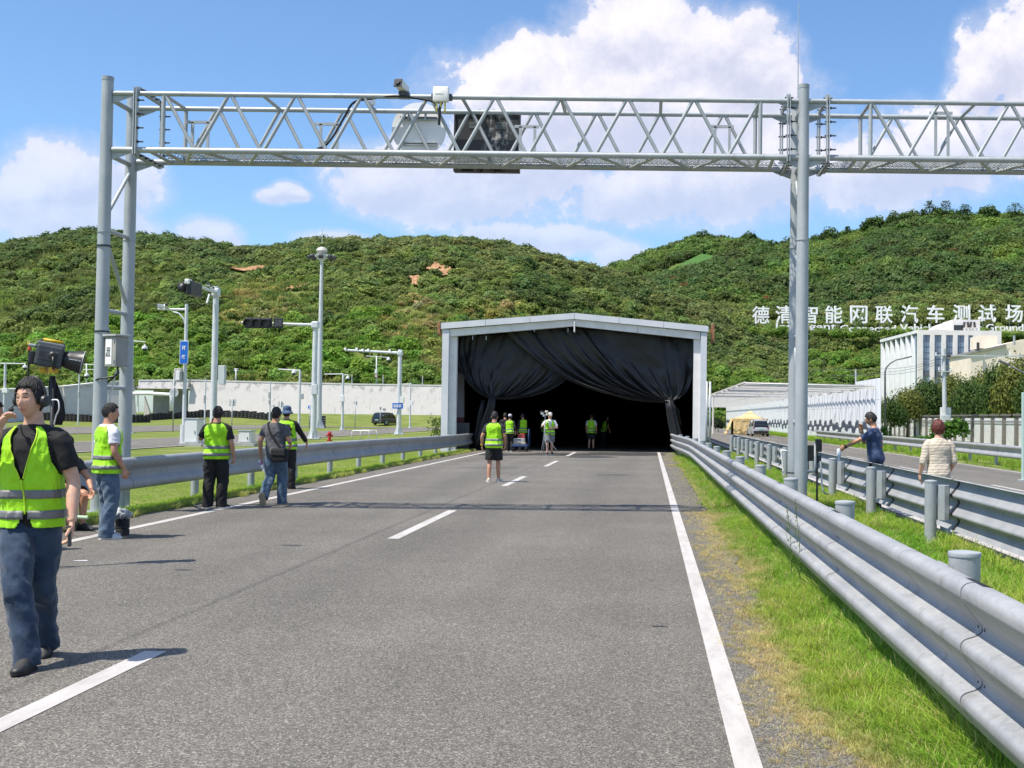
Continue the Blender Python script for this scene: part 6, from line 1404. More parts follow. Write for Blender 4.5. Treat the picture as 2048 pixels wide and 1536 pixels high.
skin1, skin2, skin3 = skin_m('skin_light', (.66, .40, .28)), skin_m('skin_tan', (.50, .27, .17)), skin_m('skin_brown', (.36, .18, .105))
lip_m, hair_m, hair_red, brow_m = M_('lip', (.50, .24, .19), rough=.45), M_('black_hair', (.010, .009, .009), (.020, .018, .017), 30, .62, bump=.004, bscale=120), M_('dark_red_hair', (.075, .014, .010), (.14, .03, .018), 24, .42, bump=.004, bscale=120), M_('brow_hair', (.025, .02, .018))
def vest_mat():
    mt = bpy.data.materials.new('hi_vis_yellow_green'); mt.use_nodes = True; t = NT(mt.node_tree); p = t.n('ShaderNodeTexCoord').outputs['Object']
    c = t.mix(t.step(t.noise(p, 5, 4), .35, .65), (.36, .80, .005), (.44, .88, .012))
    nb = t.n('ShaderNodeBump', {'Strength': .8, 'Distance': .014, 'Height': t.noise(t.scale(p, (1, 1, 1.7)), 11, 3, .5)}).outputs[0]
    b = t.n('ShaderNodeBsdfPrincipled', {'Base Color': c, 'Roughness': .6, 'Normal': nb, 'Sheen Weight': .1}); tr = t.n('ShaderNodeBsdfTranslucent', {'Color': c})
    mx = t.n('ShaderNodeMixShader', {0: .18, 1: b.outputs[0], 2: tr.outputs[0]}); t.n('ShaderNodeOutputMaterial', {0: mx.outputs[0]}); return mt
hivis = vest_mat(); reflm = M_('grey_reflective_tape', (.15, .15, .155), (.20, .20, .205), 8, .5); trim_m = M_('vest_trim', (.50, .75, .03), None, rough=.6)
white_shoe, black_shoe, sole_w, sole_k, sole_br = M_('white_shoe', (.66, .66, .66), (.52, .52, .52), 12, .6), M_('black_shoe', (.014, .014, .015), (.03, .03, .03), 10, .5), M_('white_sole', (.72, .71, .68)), M_('black_sole', (.012, .012, .012)), M_('tan_sole', (.42, .33, .22))

def person(label, loc, rot, H=1.72, skin=skin2, pose=None, shirt=None, sleeve=.55, vest=False, bottom=None, bkind='trousers', loose=.02, shoe=white_shoe, sole=sole_w, hair='short', hairmat=hair_m, vox=.009, fat=1.0, drop=0.0, female=False, face=False, seed=1, hat=None, group='people on and beside the test road', voff=.034, slim=1.0):
    p = dict(lean=(0, 0), twist=0, elL=(.245, .035, 1.135), wrL=(.255, -.05, .90), elR=(-.245, .035, 1.135), wrR=(-.255, -.05, .90), hdL=(0, -.15, -1), hdR=(0, -.15, -1), knL=(.10, -.02, .49), anL=(.11, .02, .085), knR=(-.10, -.02, .49), anR=(-.11, .02, .085), ftL=(.25, -1, 0), ftR=(-.25, -1, 0), head=(0, -.02, 1.625), hyaw=0, hpitch=0, curl=.55, shL=(.176, .01, 1.378), shR=(-.176, .01, 1.378), hipL=(.088, .01, .90), hipR=(-.088, .01, .90))
    p.update(pose or {}); s = H/1.75; r = random.Random(seed)
    root = thing('person', label, 'person', loc, group, (0, 0, rot)); ORG[root.name] = V((0, 0, 0))
    lx, ly = p['lean']; tw = p['twist']
    def bend(q, full=False):
        q = V(q); t_ = 1.0 if full else sstep(q.z, .92, 1.35); a = tw*t_; k = max(0, (q.z-.92)/.5) if not full else max(0, (1.41-.92)/.5)
        return V((q.x*math.cos(a)-q.y*math.sin(a)+lx*k, q.x*math.sin(a)+q.y*math.cos(a)+ly*k, q.z-drop-.35*(lx*lx+ly*ly)*k))
    B = lambda key: bend(p[key], True)
    S = lambda q: V((q[0]*slim, q[1]*slim, q[2]))*s
    def tp(th, z, off=0.0, mn=0.0, pw=1.0):
        rx, ry, oy = trad(z); f = fat if z < 1.36 else 1+(fat-1)*max(0, (1.47-z)/.11)*.6
        mn = mn*(1-sstep(z, 1.22, 1.36)); rx, ry = max(rx*f, mn)+off, max(ry*f, mn*.70)+off
        c_, s_ = math.sin(th), -math.cos(th); e = 2/2.35
        x = rx*math.copysign(abs(c_)**e, c_); y = ry*math.copysign(abs(s_)**e, s_)
        return S(bend((x, y+oy, z)))
    # ---- body: one continuous skin
    mb = MB(); ths = [2*PI*k/24 for k in range(24)]
    mb.loft([[tp(th, z) for th in ths] for z in [.84, .88, .92, 1.02, 1.10, 1.22, 1.32, 1.39, 1.435, 1.47, 1.50, 1.56, 1.60]])
    for sd in ('L', 'R'):
        sg = 1 if sd == 'L' else -1; sh, el_, wr = B('sh'+sd), B('el'+sd), B('wr'+sd)
        mid, fm = sh.lerp(el_, .5), el_.lerp(wr, .35); inn = bend((.09*sg, .01, 1.40), True)
        mb.path([S(q) for q in catmull([inn, sh, mid, el_, fm, wr], 3)], [x*s for x in lerpr([.050, .056, .048, .041, .042, .027], 3)], 14)
        hip, kn, an = V(p['hip'+sd])-V((0, 0, drop)), V(p['kn'+sd]), V(p['an'+sd]); cf = kn.lerp(an, .32)+V((0, .018, 0))
        mb.path([S(q) for q in catmull([hip, hip.lerp(kn, .45), kn, cf, an], 4)], [x*s*(1 if x < .06 else fat**.5) for x in lerpr([.092, .080, .054, .056, .038], 4)], 16)
        ft = V(p['ft'+sd]).normalized(); mb.path([S(an), S(an+V((0, 0, -.045))+ft*.05), S(an+V((0, 0, -.058))+ft*.12)], [.034*s, .028*s, .018*s], 10)
        # hand: palm, four unequal bent fingers and a thumb leaving the side of the palm
        d = V(p['hd'+sd]).normalized(); d = bend(d+V((0, 0, 3)), True)-bend((0, 0, 3), True); d.normalize()
        nrm = V((-sg, -.25, 0)); nrm = (nrm-d*nrm.dot(d)).normalized(); sdv = d.cross(nrm).normalized()
        if sdv.y > 0 : sdv = -sdv       # thumb side looks forward
        w0 = wr; pr = [(0, .024, .020), (.03, .034, .018), (.065, .041, .016), (.095, .040, .013)]
        mb.loft([[S(w0+d*a+sdv*b*math.cos(w)+nrm*c*math.sin(w)) for w in [2*PI*q/12 for q in range(12)]] for a, b, c in pr])
        cu = p['curl'] if not isinstance(p['curl'], dict) else p['curl'][sd]
        for i, (o_, ln) in enumerate(((.030, .070), (.010, .078), (-.010, .073), (-.029, .057))):
            q = w0+d*.085+sdv*o_; pts = [q]; a = .15+.1*i*cu
            for k, fr in enumerate((.45, .32, .25)): a += cu*(.55+.12*i*.3); q = q+(d*math.cos(a)+nrm*math.sin(a))*ln*fr; pts.append(q)
            mb.path([S(x) for x in pts], [x*s*max(1, vox/.0075) for x in (.0105, .0098, .009, .0075)], 8)
        q = w0+d*.028+sdv*.030; td = (d*.62+sdv*.70+nrm*.30).normalized(); t2 = (d*.85+sdv*.25+nrm*.45).normalized()
        mb.path([S(q-sdv*.012), S(q+td*.034), S(q+td*.034+t2*.03), S(q+td*.034+t2*.055)], [x*s*max(1, vox/.0085) for x in (.0155, .0125, .011, .009)], 8)
    hc = bend(p['head'], True); ry = Euler((p['hpitch'], 0, tw+p['hyaw'])).to_matrix(); hk = 1.04
    def hp(x, y, z): return S(hc+ry@V((x, y, z))*hk)
    def headpt(th, ph):
        x, y, z = math.cos(ph)*math.sin(th), -math.cos(ph)*math.cos(th), math.sin(ph)
        X, Y, Z = x*.074, y*.094, z*.115
        if z < 0: X *= 1-.30*(-z)**1.6; Y *= (1-.10*(-z) if y < 0 else 1-.38*(-z)**1.2)
        if y < 0: Y *= 1-.06*(1-abs(z))
        g = lambda a, sg_: math.exp(-(a/sg_)**2)
        if y < 0:
            dy = .021*g(X, .011)*g(Z+.036, .017)+.010*g(X, .009)*g(Z+.012, .022)+.004*g(Z-.024, .011)*g(X, .05)-.007*(g(X-.030, .014)+g(X+.030, .014))*g(Z-.004, .011)+.004*(g(X-.040, .02)+g(X+.040, .02))*g(Z+.030, .02)+.007*g(X, .021)*g(Z+.066, .010)+.006*g(X, .018)*g(Z+.098, .014)-.003*g(X, .025)*g(Z+.082, .006)
            Y -= dy
        return (X, Y, Z)
    nu, nv = 44, 32
    mb.loft([[hp(*headpt(2*PI*k/nu, -PI/2+PI*j/nv)) for k in range(nu)] for j in range(1, nv)])
    for sg in (-1, 1): mb.ball(hp(sg*.076, .012, -.012), (.010*s, .022*s, .033*s), 8, M=ry@Matrix.Rotation(sg*.35, 3, 'Z'))
    me = remesh(mb, vox*s, 3 if vox > .006 else 2)
    body = put('body', me, [skin, lip_m], root)
    if face:
        inv = ry.transposed(); mi = []
        for pg in me.polygons:
            q = inv@(V(pg.center)/s-hc)/hk; mi.append(1 if abs(q.x) < .023-.5*abs(q.z+.066)*1.0 and -.077 < q.z < -.056 and q.y < -.05 else 0)
        me.polygons.foreach_set('material_index', mi)
        for sg in (-1, 1):
            mb = MB(); mb.path([hp(sg*.014, -.0935, .002), hp(sg*.024, -.0955, .006), hp(sg*.036, -.0905, .005), hp(sg*.045, -.0815, .001)], [.0012, .0026, .0026, .001], 6); mb.build('eye', brow_m, body, smooth=True, org=(0, 0, 0))
            mb = MB(); mb.path([hp(sg*.012, -.0975, .022), hp(sg*.026, -.0975, .028), hp(sg*.042, -.0885, .028), hp(sg*.052, -.080, .022)], [.002, .0042, .004, .0015], 6); mb.build('eyebrow', brow_m, body, smooth=True, org=(0, 0, 0))
            mb = MB(); mb.ball(hp(sg*.009, -.1115, -.047), (.0038, .003, .0022), 6); mb.build('nostril', brow_m, body, org=(0, 0, 0))
        mb = MB(); mb.path([hp(-.023, -.0925, -.0655), hp(-.011, -.099, -.0665), hp(0, -.1005, -.0655), hp(.011, -.099, -.0665), hp(.023, -.0925, -.0655)], [.0008, .0016, .0018, .0016, .0008], 6); mb.build('mouth_line', M_('mouth_dark', (.10, .03, .025)), body, smooth=True, org=(0, 0, 0))
    # ---- hair
    if hair:
        lowf, lows, lowb = {'short': (.058, -.004, -.072), 'crop': (.064, .012, -.060), 'full': (.064, -.02, -.088), 'bob': (.055, -.045, -.095)}[hair]
        def hl(th): a = abs(math.atan2(math.sin(th), math.cos(th)))/PI; return lowf+(lows-lowf)*sstep(a, .22, .42) if a < .5 else lows+(lowb-lows)*sstep(a, .5, .72)
        vs, fs = [], []; NU, NV = 72, 40; idx = {}; thick = {'crop': .006, 'short': .011, 'full': .010, 'bob': .022}[hair]
        for j in range(NV+1):
            for k in range(NU):
                th = 2*PI*k/NU; ph = -PI/2*.75+(PI/2*.75+PI/2)*j/NV; X, Y, Z = headpt(th, ph); ln = math.sqrt(X*X+Y*Y+Z*Z); n_ = mnoise.noise((X*60, Y*60, Z*25+seed))*.22+mnoise.noise((X*130, Y*130, Z*50+seed))*.16
                e = sstep(Z, hl(th)-.004, hl(th)+.028); kk = 1+(thick*e*(1.0+n_)+.0015)/ln
                if Z > hl(th)-.012+.008*mnoise.noise((th*7, seed, 0)): idx[(j, k)] = len(vs); vs.append(hp(X*kk, Y*kk, Z*kk+(.006 if Z > .06 else 0)*e))
        for j in range(NV):
            for k in range(NU):
                q = [(j, k), (j, (k+1) % NU), (j+1, (k+1) % NU), (j+1, k)]
                if all(a in idx for a in q): fs.append(tuple(idx[a] for a in q))
        mb = MB(); mb.add(vs, fs)
        nt = 700 if vox < .0085 else 120
        for i in range(nt):                 # locks of hair lying along the scalp, from the crown outwards
            th = r.uniform(0, 2*PI); ph = r.uniform(.05, 1.5); off = thick*r.uniform(.75, 1.25)+.002; pts = []; st_ = {'crop': .05, 'short': .085, 'full': .125, 'bob': .14}[hair]*r.uniform(.8, 1.3); dth = r.gauss(.12, .25)*st_/max(math.cos(ph), .25)
            for k in range(5):
                X, Y, Z = headpt(th+dth*k, ph-st_*k)
                if Z < hl(th+dth*k)-.014 and k > 1: break
                kk = 1+(off*(1.0 if k < 4 else .8)+(.003 if k in (2, 3) else 0))/.1; pts.append(hp(X*kk, Y*kk, Z*kk))
            if len(pts) > 2: mb.path(pts, [(.0058 if j < len(pts)-1 else .0012)*s*(1-.12*j) for j in range(len(pts))], 5)
        mb.build('hair', hairmat, root, smooth=True, org=(0, 0, 0))
    if hat:
        kind, hm = hat; mb = MB(); zb_ = .035
        rings = [[hp(.083*math.sin(w)*k, -.103*math.cos(w)*k, z) for w in [2*PI*q/28 for q in range(28)]] for k, z in ((1.0, zb_), (1.02, .07), (.98, .105), (.78, .132), (.35, .143), (.02, .145))]
        mb.loft(rings); crown_o = mb.build('hat', hm, root, smooth=True, org=(0, 0, 0), auto=60); mb = MB()
        if kind == 'bucket': mb.loft([[hp(.083*math.sin(w)*k, -.103*math.cos(w)*k, z) for w in [2*PI*q/28 for q in range(28)]] for k, z in ((1.01, zb_+.006), (1.32, zb_-.040), (1.5, zb_-.062))], caps=False)
        else: mb.loft([[hp(.07*x, -.10-.075*y*(1-.5*x*x), zb_+.004-.016*y) for x in [-1+2*q/10 for q in range(11)]] for y in (0, .4, .8, 1.0)], caps=False, closed=False)
        o = mb.build('hat_brim', hm, crown_o, smooth=True, org=(0, 0, 0)); md = o.modifiers.new('thickness', 'SOLIDIFY'); md.thickness = .004
    wf = lambda a, sc_=1.0: (lambda c: a*(mnoise.noise((c.x*9*sc_, c.y*9*sc_, c.z*11*sc_+seed*3))+.9*(.5-2*abs(mnoise.noise((c.x*10*sc_+c.z*7, c.y*10, c.z*9*sc_+c.x*6+seed))))+.35*mnoise.noise((c.x*24, c.y*24, c.z*20+seed))))
    # ---- shirt
    if shirt:
        mb = MB(); zs = [.845, .88, .92, .98, 1.04, 1.10, 1.16, 1.22, 1.28, 1.32, 1.36, 1.39, 1.41, 1.435, 1.455, 1.475]
        mb.loft([[tp(th, z, .018, .150) for th in ths] for z in zs])
        for sd in ('L', 'R'):
            sg = 1 if sd == 'L' else -1; sh, el_, wr = B('sh'+sd), B('el'+sd), B('wr'+sd); inn = bend((.10*sg, .01, 1.395), True)
            if sleeve <= 1: pts = [inn, sh+V((0, 0, .004)), sh.lerp(el_, sleeve*.55), sh.lerp(el_, sleeve)]; rs = [.062, .068, .069, .070]
            else: pts = [inn, sh+V((0, 0, .004)), sh.lerp(el_, .5), el_, el_.lerp(wr, .5*(sleeve-1)+.1), el_.lerp(wr, sleeve-1)]; rs = [.062, .067, .063, .057, .052, .044]
            mb.path([S(q) for q in catmull(pts, 3)], [x*s for x in lerpr(rs, 3)], 16)
        put('shirt', remesh(mb, max(vox, .008)*s*1.1, 2, wf(.006 if vox < .0085 else .005, 1.0)), shirt, root)
    # ---- trousers or shorts
    if bottom:
        mb = MB(); mb.loft([[S(bend(V((math.sin(th)*rx*fat**.8, -math.cos(th)*ry_*fat**.8+.008, z)))) for th in ths] for z, rx, ry_ in ((.80, .135, .105), (.86, .165, .122), (.92, .176, .128), (.98, .170, .122), (1.035, .160, .115))])
        for sd in ('L', 'R'):
            hip, kn, an = V(p['hip'+sd])-V((0, 0, drop)), V(p['kn'+sd]), V(p['an'+sd])
            if bkind == 'shorts': e = hip.lerp(kn, .86); mb.path([S(q) for q in catmull([hip+V((0, 0, -.01)), hip.lerp(kn, .4), e], 4)], [x*s for x in lerpr([.098*fat**.5, .098+loose, .096+loose*1.3], 4)], 18)
            else:
                cf = kn.lerp(an, .4)+V((0, .012, 0)); e = an+V((0, -.01, -.062)); mb.path([S(q) for q in catmull([hip+V((0, 0, -.01)), hip.lerp(kn, .45), kn, cf, e], 4)], [x*s for x in lerpr([.100*fat**.5, .086*fat**.5+loose, .066+loose, .062+loose*1.1, .056+loose*1.25], 4)], 18)
        put(bkind, remesh(mb, max(vox, .008)*s*1.1, 2, wf(.011 if vox < .0085 else .008, .8)), bottom, root)
    # ---- shoes
    for sd in ('L', 'R'):
        if shoe is None: break
        an, ft = V(p['an'+sd]), V(p['ft'+sd]).normalized(); up_ = (V((0, 0, 1))-ft*ft.z).normalized(); sv_ = ft.cross(up_); o_ = an-up_*.085-ft*.065
        prof = [(0, .026, .070), (.015, .036, .105), (.07, .041, .115), (.12, .045, .098), (.17, .050, .070), (.22, .045, .048), (.255, .030, .038), (.272, .012, .026)]
        def ringof(t_, hw, hh, z0=.018): return [S(o_+ft*t_+sv_*(hw*math.copysign(abs(math.cos(w))**.8, math.cos(w)))+up_*(z0+(hh-z0)*max(0, math.sin(w))**.7 if math.sin(w) > 0 else z0)) for w in [2*PI*q/16 for q in range(16)]]
        mb = MB(); mb.loft([ringof(*q) for q in prof]); so_ = mb.build('shoe', shoe, root, smooth=True, org=(0, 0, 0), auto=60)
        mb = MB(); mb.loft([[S(o_+ft*(t_-.003)+sv_*((hw+.004)*sx_)+up_*zz) for sx_, zz in ((-1, 0), (1, 0), (1.02, .020), (-1.02, .020))] for t_, hw, hh in prof]); mb.build('sole', sole, so_, org=(0, 0, 0))
    # ---- safety vest
    if vest:
        NT_, NZ = (156, 66) if face and vox < .006 else (84, 38); z0, z1 = .845, 1.468; vs, fs = [], []; rows = []
        def vp(th, z, off): 
            f = .008*math.sin(th*7+z*9+seed)*sstep(1.35-z, 0, .3)+.016*mnoise.noise((math.sin(th)*3.2, math.cos(th)*3.2, z*9+seed))+.009*mnoise.noise((math.sin(th)*8, math.cos(th)*8, z*22+seed))
            f = max(f, -.007); return tp(th, z, off+(f if z < 1.4 else f*.3)+.014*sstep(1.05-z, 0, .2), .160)
        def keep(th, z):
            a = math.atan2(math.sin(th), math.cos(th)); fr = abs(a); side = abs(fr-PI/2)
            if z > 1.17 and side < .10+.62*min(1, ((z-1.17)/.20))**.6 and fr < PI/2+.55: return False
            if z > 1.17 and fr >= PI/2 and side < .08+.50*min(1, ((z-1.17)/.20))**.6: return False
            if fr < .9 and z > 1.14+.0 and fr < .025+.52*((z-1.14)/.33)**1.1: return False
            if z < .95 and fr < (.95-z)*1.9: return False
            if fr > PI-.8 and z > 1.455: return False
            return True
        idx = {}
        for j in range(NZ+1):
            for k in range(NT_): z = z0+(z1-z0)*j/NZ; th = 2*PI*k/NT_; idx[(j, k)] = len(vs); vs.append(vp(th, z, voff))
        for j in range(NZ):
            for k in range(NT_):
                if keep(2*PI*(k+.5)/NT_, z0+(z1-z0)*(j+.5)/NZ): fs.append((idx[(j, k)], idx[(j, (k+1) % NT_)], idx[(j+1, (k+1) % NT_)], idx[(j+1, k)]))
        mb = MB(); mb.add(vs, fs); vo = mb.build('vest', hivis, root, smooth=True, org=(0, 0, 0)); md = vo.modifiers.new('thickness', 'SOLIDIFY'); md.thickness = .005
        if vox < .0085: md = vo.modifiers.new('soften', 'SUBSURF'); md.levels = 1; md.render_levels = 1
        for zc in (.925, 1.05):
            vs, fs = [], []
            for j in range(4):
                for k in range(NT_): vs.append(vp(2*PI*k/NT_, zc-.026+.052*j/3, voff+.005))
            for j in range(3):
                for k in range(NT_):
                    if keep(2*PI*(k+.5)/NT_, zc): fs.append((j*NT_+k, j*NT_+(k+1) % NT_, (j+1)*NT_+(k+1) % NT_, (j+1)*NT_+k))
            mb = MB(); mb.add(vs, fs); so_ = mb.build('reflective_stripe', reflm, vo, smooth=True, org=(0, 0, 0)); md = so_.modifiers.new('thickness', 'SOLIDIFY'); md.thickness = .003
        mb = MB(); mb.path([vp(.0, z, voff+.008) for z in [.93+.0125*q for q in range(18)]], .005*s, 6); mb.build('zip_seam', trim_m, vo, smooth=True, org=(0, 0, 0))
        if face:
            for sg in (-1, 1): mb = MB(); mb.path([vp(sg*(.025+.52*((z-1.14)/.33)**1.1), z, voff+.003) for z in [1.145+.0155*q for q in range(21)]], .0045*s, 6); mb.build('piping', trim_m, vo, smooth=True, org=(0, 0, 0))
    M4 = Matrix.Translation(V(loc)) @ Matrix.Rotation(rot, 4, 'Z')
    def W(q, upper=True): return M4@S(bend(q, True) if upper else V(q))
    def WH(x, y, z): return M4@hp(x, y, z)
    return root, W, WH, s
navy = cloth_m('dark_blue_wide_trousers', (.020, .046, .088), (.014, .032, .066)); jean = cloth_m('blue_jeans', (.045, .085, .14), (.09, .14, .20)); blackc = cloth_m('black_cloth', (.007, .007, .008), (.012, .012, .013), sheen=.02); greyt = cloth_m('charcoal_grey_tee', (.085, .088, .098), (.065, .067, .075)); whitec = cloth_m('white_tee', (.70, .70, .74), (.62, .62, .66)); darkg = cloth_m('dark_grey_tee', (.026, .026, .029), sheen=.05); bluet = cloth_m('navy_blue_tee', (.035, .065, .15), (.028, .05, .12)); greysh = cloth_m('grey_shorts', (.17, .175, .185)); lightj = cloth_m('pale_jeans', (.32, .38, .44))
def gpos(u, v, dx=0): g = G(u, v); return (g.x+dx, g.y, 0)
# 1 foreground walker
g1 = (-3.91, 7.48, 0)
man, W1, WH1, s1 = person('foremost person in bright vest and wide blue trousers, hand at the headset microphone', g1, R(12), 1.79, skin1, dict(twist=R(-15), lean=(0, -.01), elL=(.265, .045, 1.13), wrL=(.315, -.05, .885), hdL=(.06, -.12, -1), elR=(-.32, -.11, 1.19), wrR=(-.085, -.255, 1.45), hdR=(.45, .10, .86), curl=dict(L=.62, R=.75), head=(0, -.045, 1.635), hyaw=R(-7), hpitch=R(-2), knR=(-.02, -.20, .49), anR=(.075, -.25, .085), ftR=(-.12, -1, .06), knL=(.065, .04, .485), anL=(.035, .30, .115), ftL=(.10, -1, -.22)),
    shirt=blackc, sleeve=.70, vest=True, bottom=navy, loose=.016, shoe=black_shoe, sole=sole_k, hair='full', vox=.0052, face=True, seed=3, fat=.95, voff=.036, slim=.91)
# headset worn by the walker
hs_ = thing('headset', 'black intercom headset with foam microphone on the walking person in front', 'headset', tuple(WH1(0, 0, .1))); mb = MB(); mb.path([WH1(.10*math.sin(a), .012, -.01+.145*math.cos(a)) for a in [R(-88)+R(176)*k/16 for k in range(17)]], .0075, 6); mb.build('headband', black_plastic, hs_, smooth=True)
for sg in (-1, 1): mb = MB(); c = WH1(sg*.098, .012, -.012); ax_ = (WH1(sg*.12, .012, -.012)-c).normalized(); M = ax_.to_track_quat('Z', 'Y').to_matrix(); mb.lathe([(.025, -.020), (.037, -.016), (.039, .0), (.034, .014), (.012, .018)], c, 18, M=M); mb.build('ear_cup', black_plastic, hs_, smooth=True, auto=40)
mb = MB(); mb.path([WH1(-.10, .0, -.03), WH1(-.095, -.05, -.055), WH1(-.070, -.105, -.068), WH1(-.035, -.128, -.070)], .004, 6); mb.build('boom', black_plastic, hs_, smooth=True)
mb = MB(); mb.ball(WH1(-.032, -.130, -.070), (.016, .014, .013), 8); mb.build('foam', black_rubber, hs_, smooth=True)
mb = MB(); w_ = W1((.33, -.10, .80)); mb.rbox(w_, (.016, .03, .13), .005); tag(mb.build('phone', dark_steel), 'small dark phone held low in the walking person\'s hand', 'phone')
# 2 white tee with vest by the post
person('person in white tee and yellow-green vest, standing by the left gantry post looking away', gpos(212, 1077), R(138), 1.70, skin2, dict(hyaw=R(-18), elR=(-.235, .02, 1.13), wrR=(-.205, -.12, .905), knL=(.10, -.05, .49), anL=(.12, -.06, .085), anR=(-.10, .06, .085)), shirt=whitec, sleeve=.62, vest=True, bottom=jean, loose=.026, shoe=white_shoe, hair='crop', vox=.0078, seed=5)
# 3 sitting person mostly hidden behind the walker
person('sitting person in shorts and black sneakers, mostly hidden behind the walking person', (XU(122, 15.9), 15.9, 0), R(58), 1.70, skin2, dict(knL=(.13, -.42, .50), anL=(.14, -.36, .085), knR=(-.13, -.42, .50), anR=(-.10, -.33, .085), elL=(.25, -.14, 1.16), wrL=(.16, -.36, 1.02), elR=(-.25, -.14, 1.16), wrR=(-.12, -.36, 1.02), lean=(0, -.16), hipL=(.09, .05, .92), hipR=(-.09, .05, .92)), shirt=darkg, bottom=blackc, bkind='shorts', shoe=black_shoe, sole=sole_k, drop=.44, hair='short', vox=.010, seed=6)
cs = thing('equipment_case', 'black equipment case the hidden sitting person rests on', 'case', (XU(122, 15.9)-.06, 15.95, 0)); mb = MB(); mb.rbox((XU(122, 15.9)-.06, 15.98, .2), (.42, .42, .40), .03); mb.build('case_body', black_plastic, cs); mb = MB(); mb.rbox((XU(122, 15.9)-.06, 15.98, .30), (.43, .43, .02), .006); mb.build('rim', galv, cs)
mb = MB(); mb.tube(P(112, 1032, 15.0), P(176, 1035, 15.0), .022, 8); tag(mb.build('rod', M_('pale_green_rod', (.45, .58, .42))), 'pale green rod lying level behind the walking person', 'rod')
person('person in black left of the foremost walker, mostly cut off', (XU(-14, 13.2), 13.2, 0), R(100), 1.70, skin2, {}, shirt=blackc, bottom=blackc, shoe=white_shoe, vox=.011, seed=7)
# 4 black trousers, back view, hand at the head
person('person seen from behind in vest and black trousers with one hand raised to the head', gpos(431, 1016), R(184), 1.70, skin2, dict(elL=(.30, -.08, 1.19), wrL=(.155, -.19, 1.47), hdL=(-.35, .1, .9), elR=(-.25, .03, 1.13), wrR=(-.28, -.05, .89), knL=(.12, -.02, .49), anL=(.13, .03, .085), anR=(-.085, -.03, .085), knR=(-.10, -.05, .49), ftL=(.5, -1, 0), ftR=(-.55, -1, 0), hyaw=R(8)), shirt=blackc, sleeve=.8, vest=True, bottom=blackc, loose=.03, shoe=blackc, sole=sole_w, hair='full', vox=.0085, fat=1.08, seed=8)
# 5 grey tee walking away
p5, W5, WH5, s5 = person('person in grey tee and jeans walking away with a black shoulder bag and a bottle', gpos(549, 1010), R(176), 1.70, skin2, dict(elL=(.25, .06, 1.14), wrL=(.27, .0, .90), elR=(-.27, .03, 1.14), wrR=(-.20, -.20, 1.12), knR=(-.10, -.10, .49), anR=(-.11, -.06, .085), knL=(.09, .0, .49), anL=(.09, .30, .20), ftL=(.05, -.35, -.94), ftR=(-.1, -1, 0), lean=(.02, -.03)), shirt=greyt, sleeve=.62, bottom=jean, loose=.022, shoe=M_('tan_shoe', (.30, .25, .19)), sole=sole_br, hair='short', vox=.0085, fat=1.05, seed=9)
bg_ = thing('shoulder_bag', 'black shoulder bag hanging at the hip of the person in grey', 'bag', tuple(W5((-.19, .12, .92)))); mb = MB(); mb.rbox(W5((-.15, .17, .90)), (.30, .13, .24), .04, rz=R(-14)); mb.build('pouch', blackc, bg_, smooth=True, auto=40)
mb = MB(); mb.rbox(W5((-.15, .245, .945)), (.26, .02, .10), .01, rz=R(-14)); mb.build('flap', blackc, bg_)
mb = MB(); pts = [W5(q) for q in ((-.17, .15, 1.0), (-.07, .148, 1.15), (.04, .145, 1.30), (.10, .10, 1.435), (.115, .02, 1.475), (.10, -.08, 1.42))]; mb.path(catmull(pts, 4), .019, 6); mb.build('strap', blackc, bg_, smooth=True)
def bottle(p, axis, label, k=1.0, band=True):
    M = V(axis).normalized().to_track_quat('Z', 'Y').to_matrix(); rt = thing('water_bottle', label, 'bottle', tuple(p)); mb = MB(); mb.lathe([(.026*k, 0), (.031*k, .006), (.031*k, .13), (.026*k, .155), (.013*k, .18), (.013*k, .195)], p, 14, M=M); mb.build('flask', M_('clear_plastic', (.62, .66, .70), (.72, .75, .78), 20, .2), rt, smooth=True, auto=40)
    mb = MB(); mb.lathe([(.016*k, .19), (.016*k, .215)], p, 12, M=M); mb.build('cap', white_print, rt); mb = MB(); band and mb.lathe([(.0318*k, .05), (.0318*k, .10)], p, 14, M=M); band and mb.build('band', M_('pink_label', (.45, .22, .38)), rt)
bottle(W5((.29, -.03, .80)), (.4, -.2, -.9), 'water bottle in the left hand of the person in grey')
# 6 bucket hat at the guardrail
p6, W6, WH6, s6 = person('person in blue bucket hat and dark sleeves leaning on the left guardrail', gpos(572, 978), R(190), 1.74, skin2, dict(elR=(-.30, -.08, 1.17), wrR=(-.40, -.22, .98), elL=(.26, -.05, 1.15), wrL=(.20, -.22, 1.05), lean=(.02, -.04), hyaw=R(-15)), shirt=blackc, sleeve=1.85, vest=True, bottom=blackc, loose=.022, shoe=black_shoe, sole=sole_k, hair='full', hat=('bucket', cloth_m('denim_blue_hat', (.045, .09, .17), (.03, .065, .13))), vox=.010, seed=10)
hr = thing('carry_harness', 'black camera harness with white label on the back of the person in bucket hat', 'harness', tuple(W6((-.02, .16, 1.3)))); mb = MB(); mb.rbox(W6((-.03, .165, 1.28)), (.16, .05, .15), .015, rz=R(10), rot=Euler((0, R(35), R(190))).to_matrix()); mb.build('pad', blackc, hr); mb = MB(); mb.rbox(W6((-.03, .195, 1.275)), (.10, .01, .06), .004, rot=Euler((0, R(35), R(190))).to_matrix()); mb.build('label_patch', white_print, hr)
for a, b in (((.13, .05, 1.45), (-.14, .14, 1.12)), ((-.12, .06, 1.45), (.10, .15, 1.15))): mb = MB(); mb.path(catmull([W6(a), W6((a[0]*.7, .13, 1.36)), W6((b[0]*.5, .165, 1.24)), W6(b)], 4), .016, 6); mb.build('strap', blackc, hr, smooth=True)
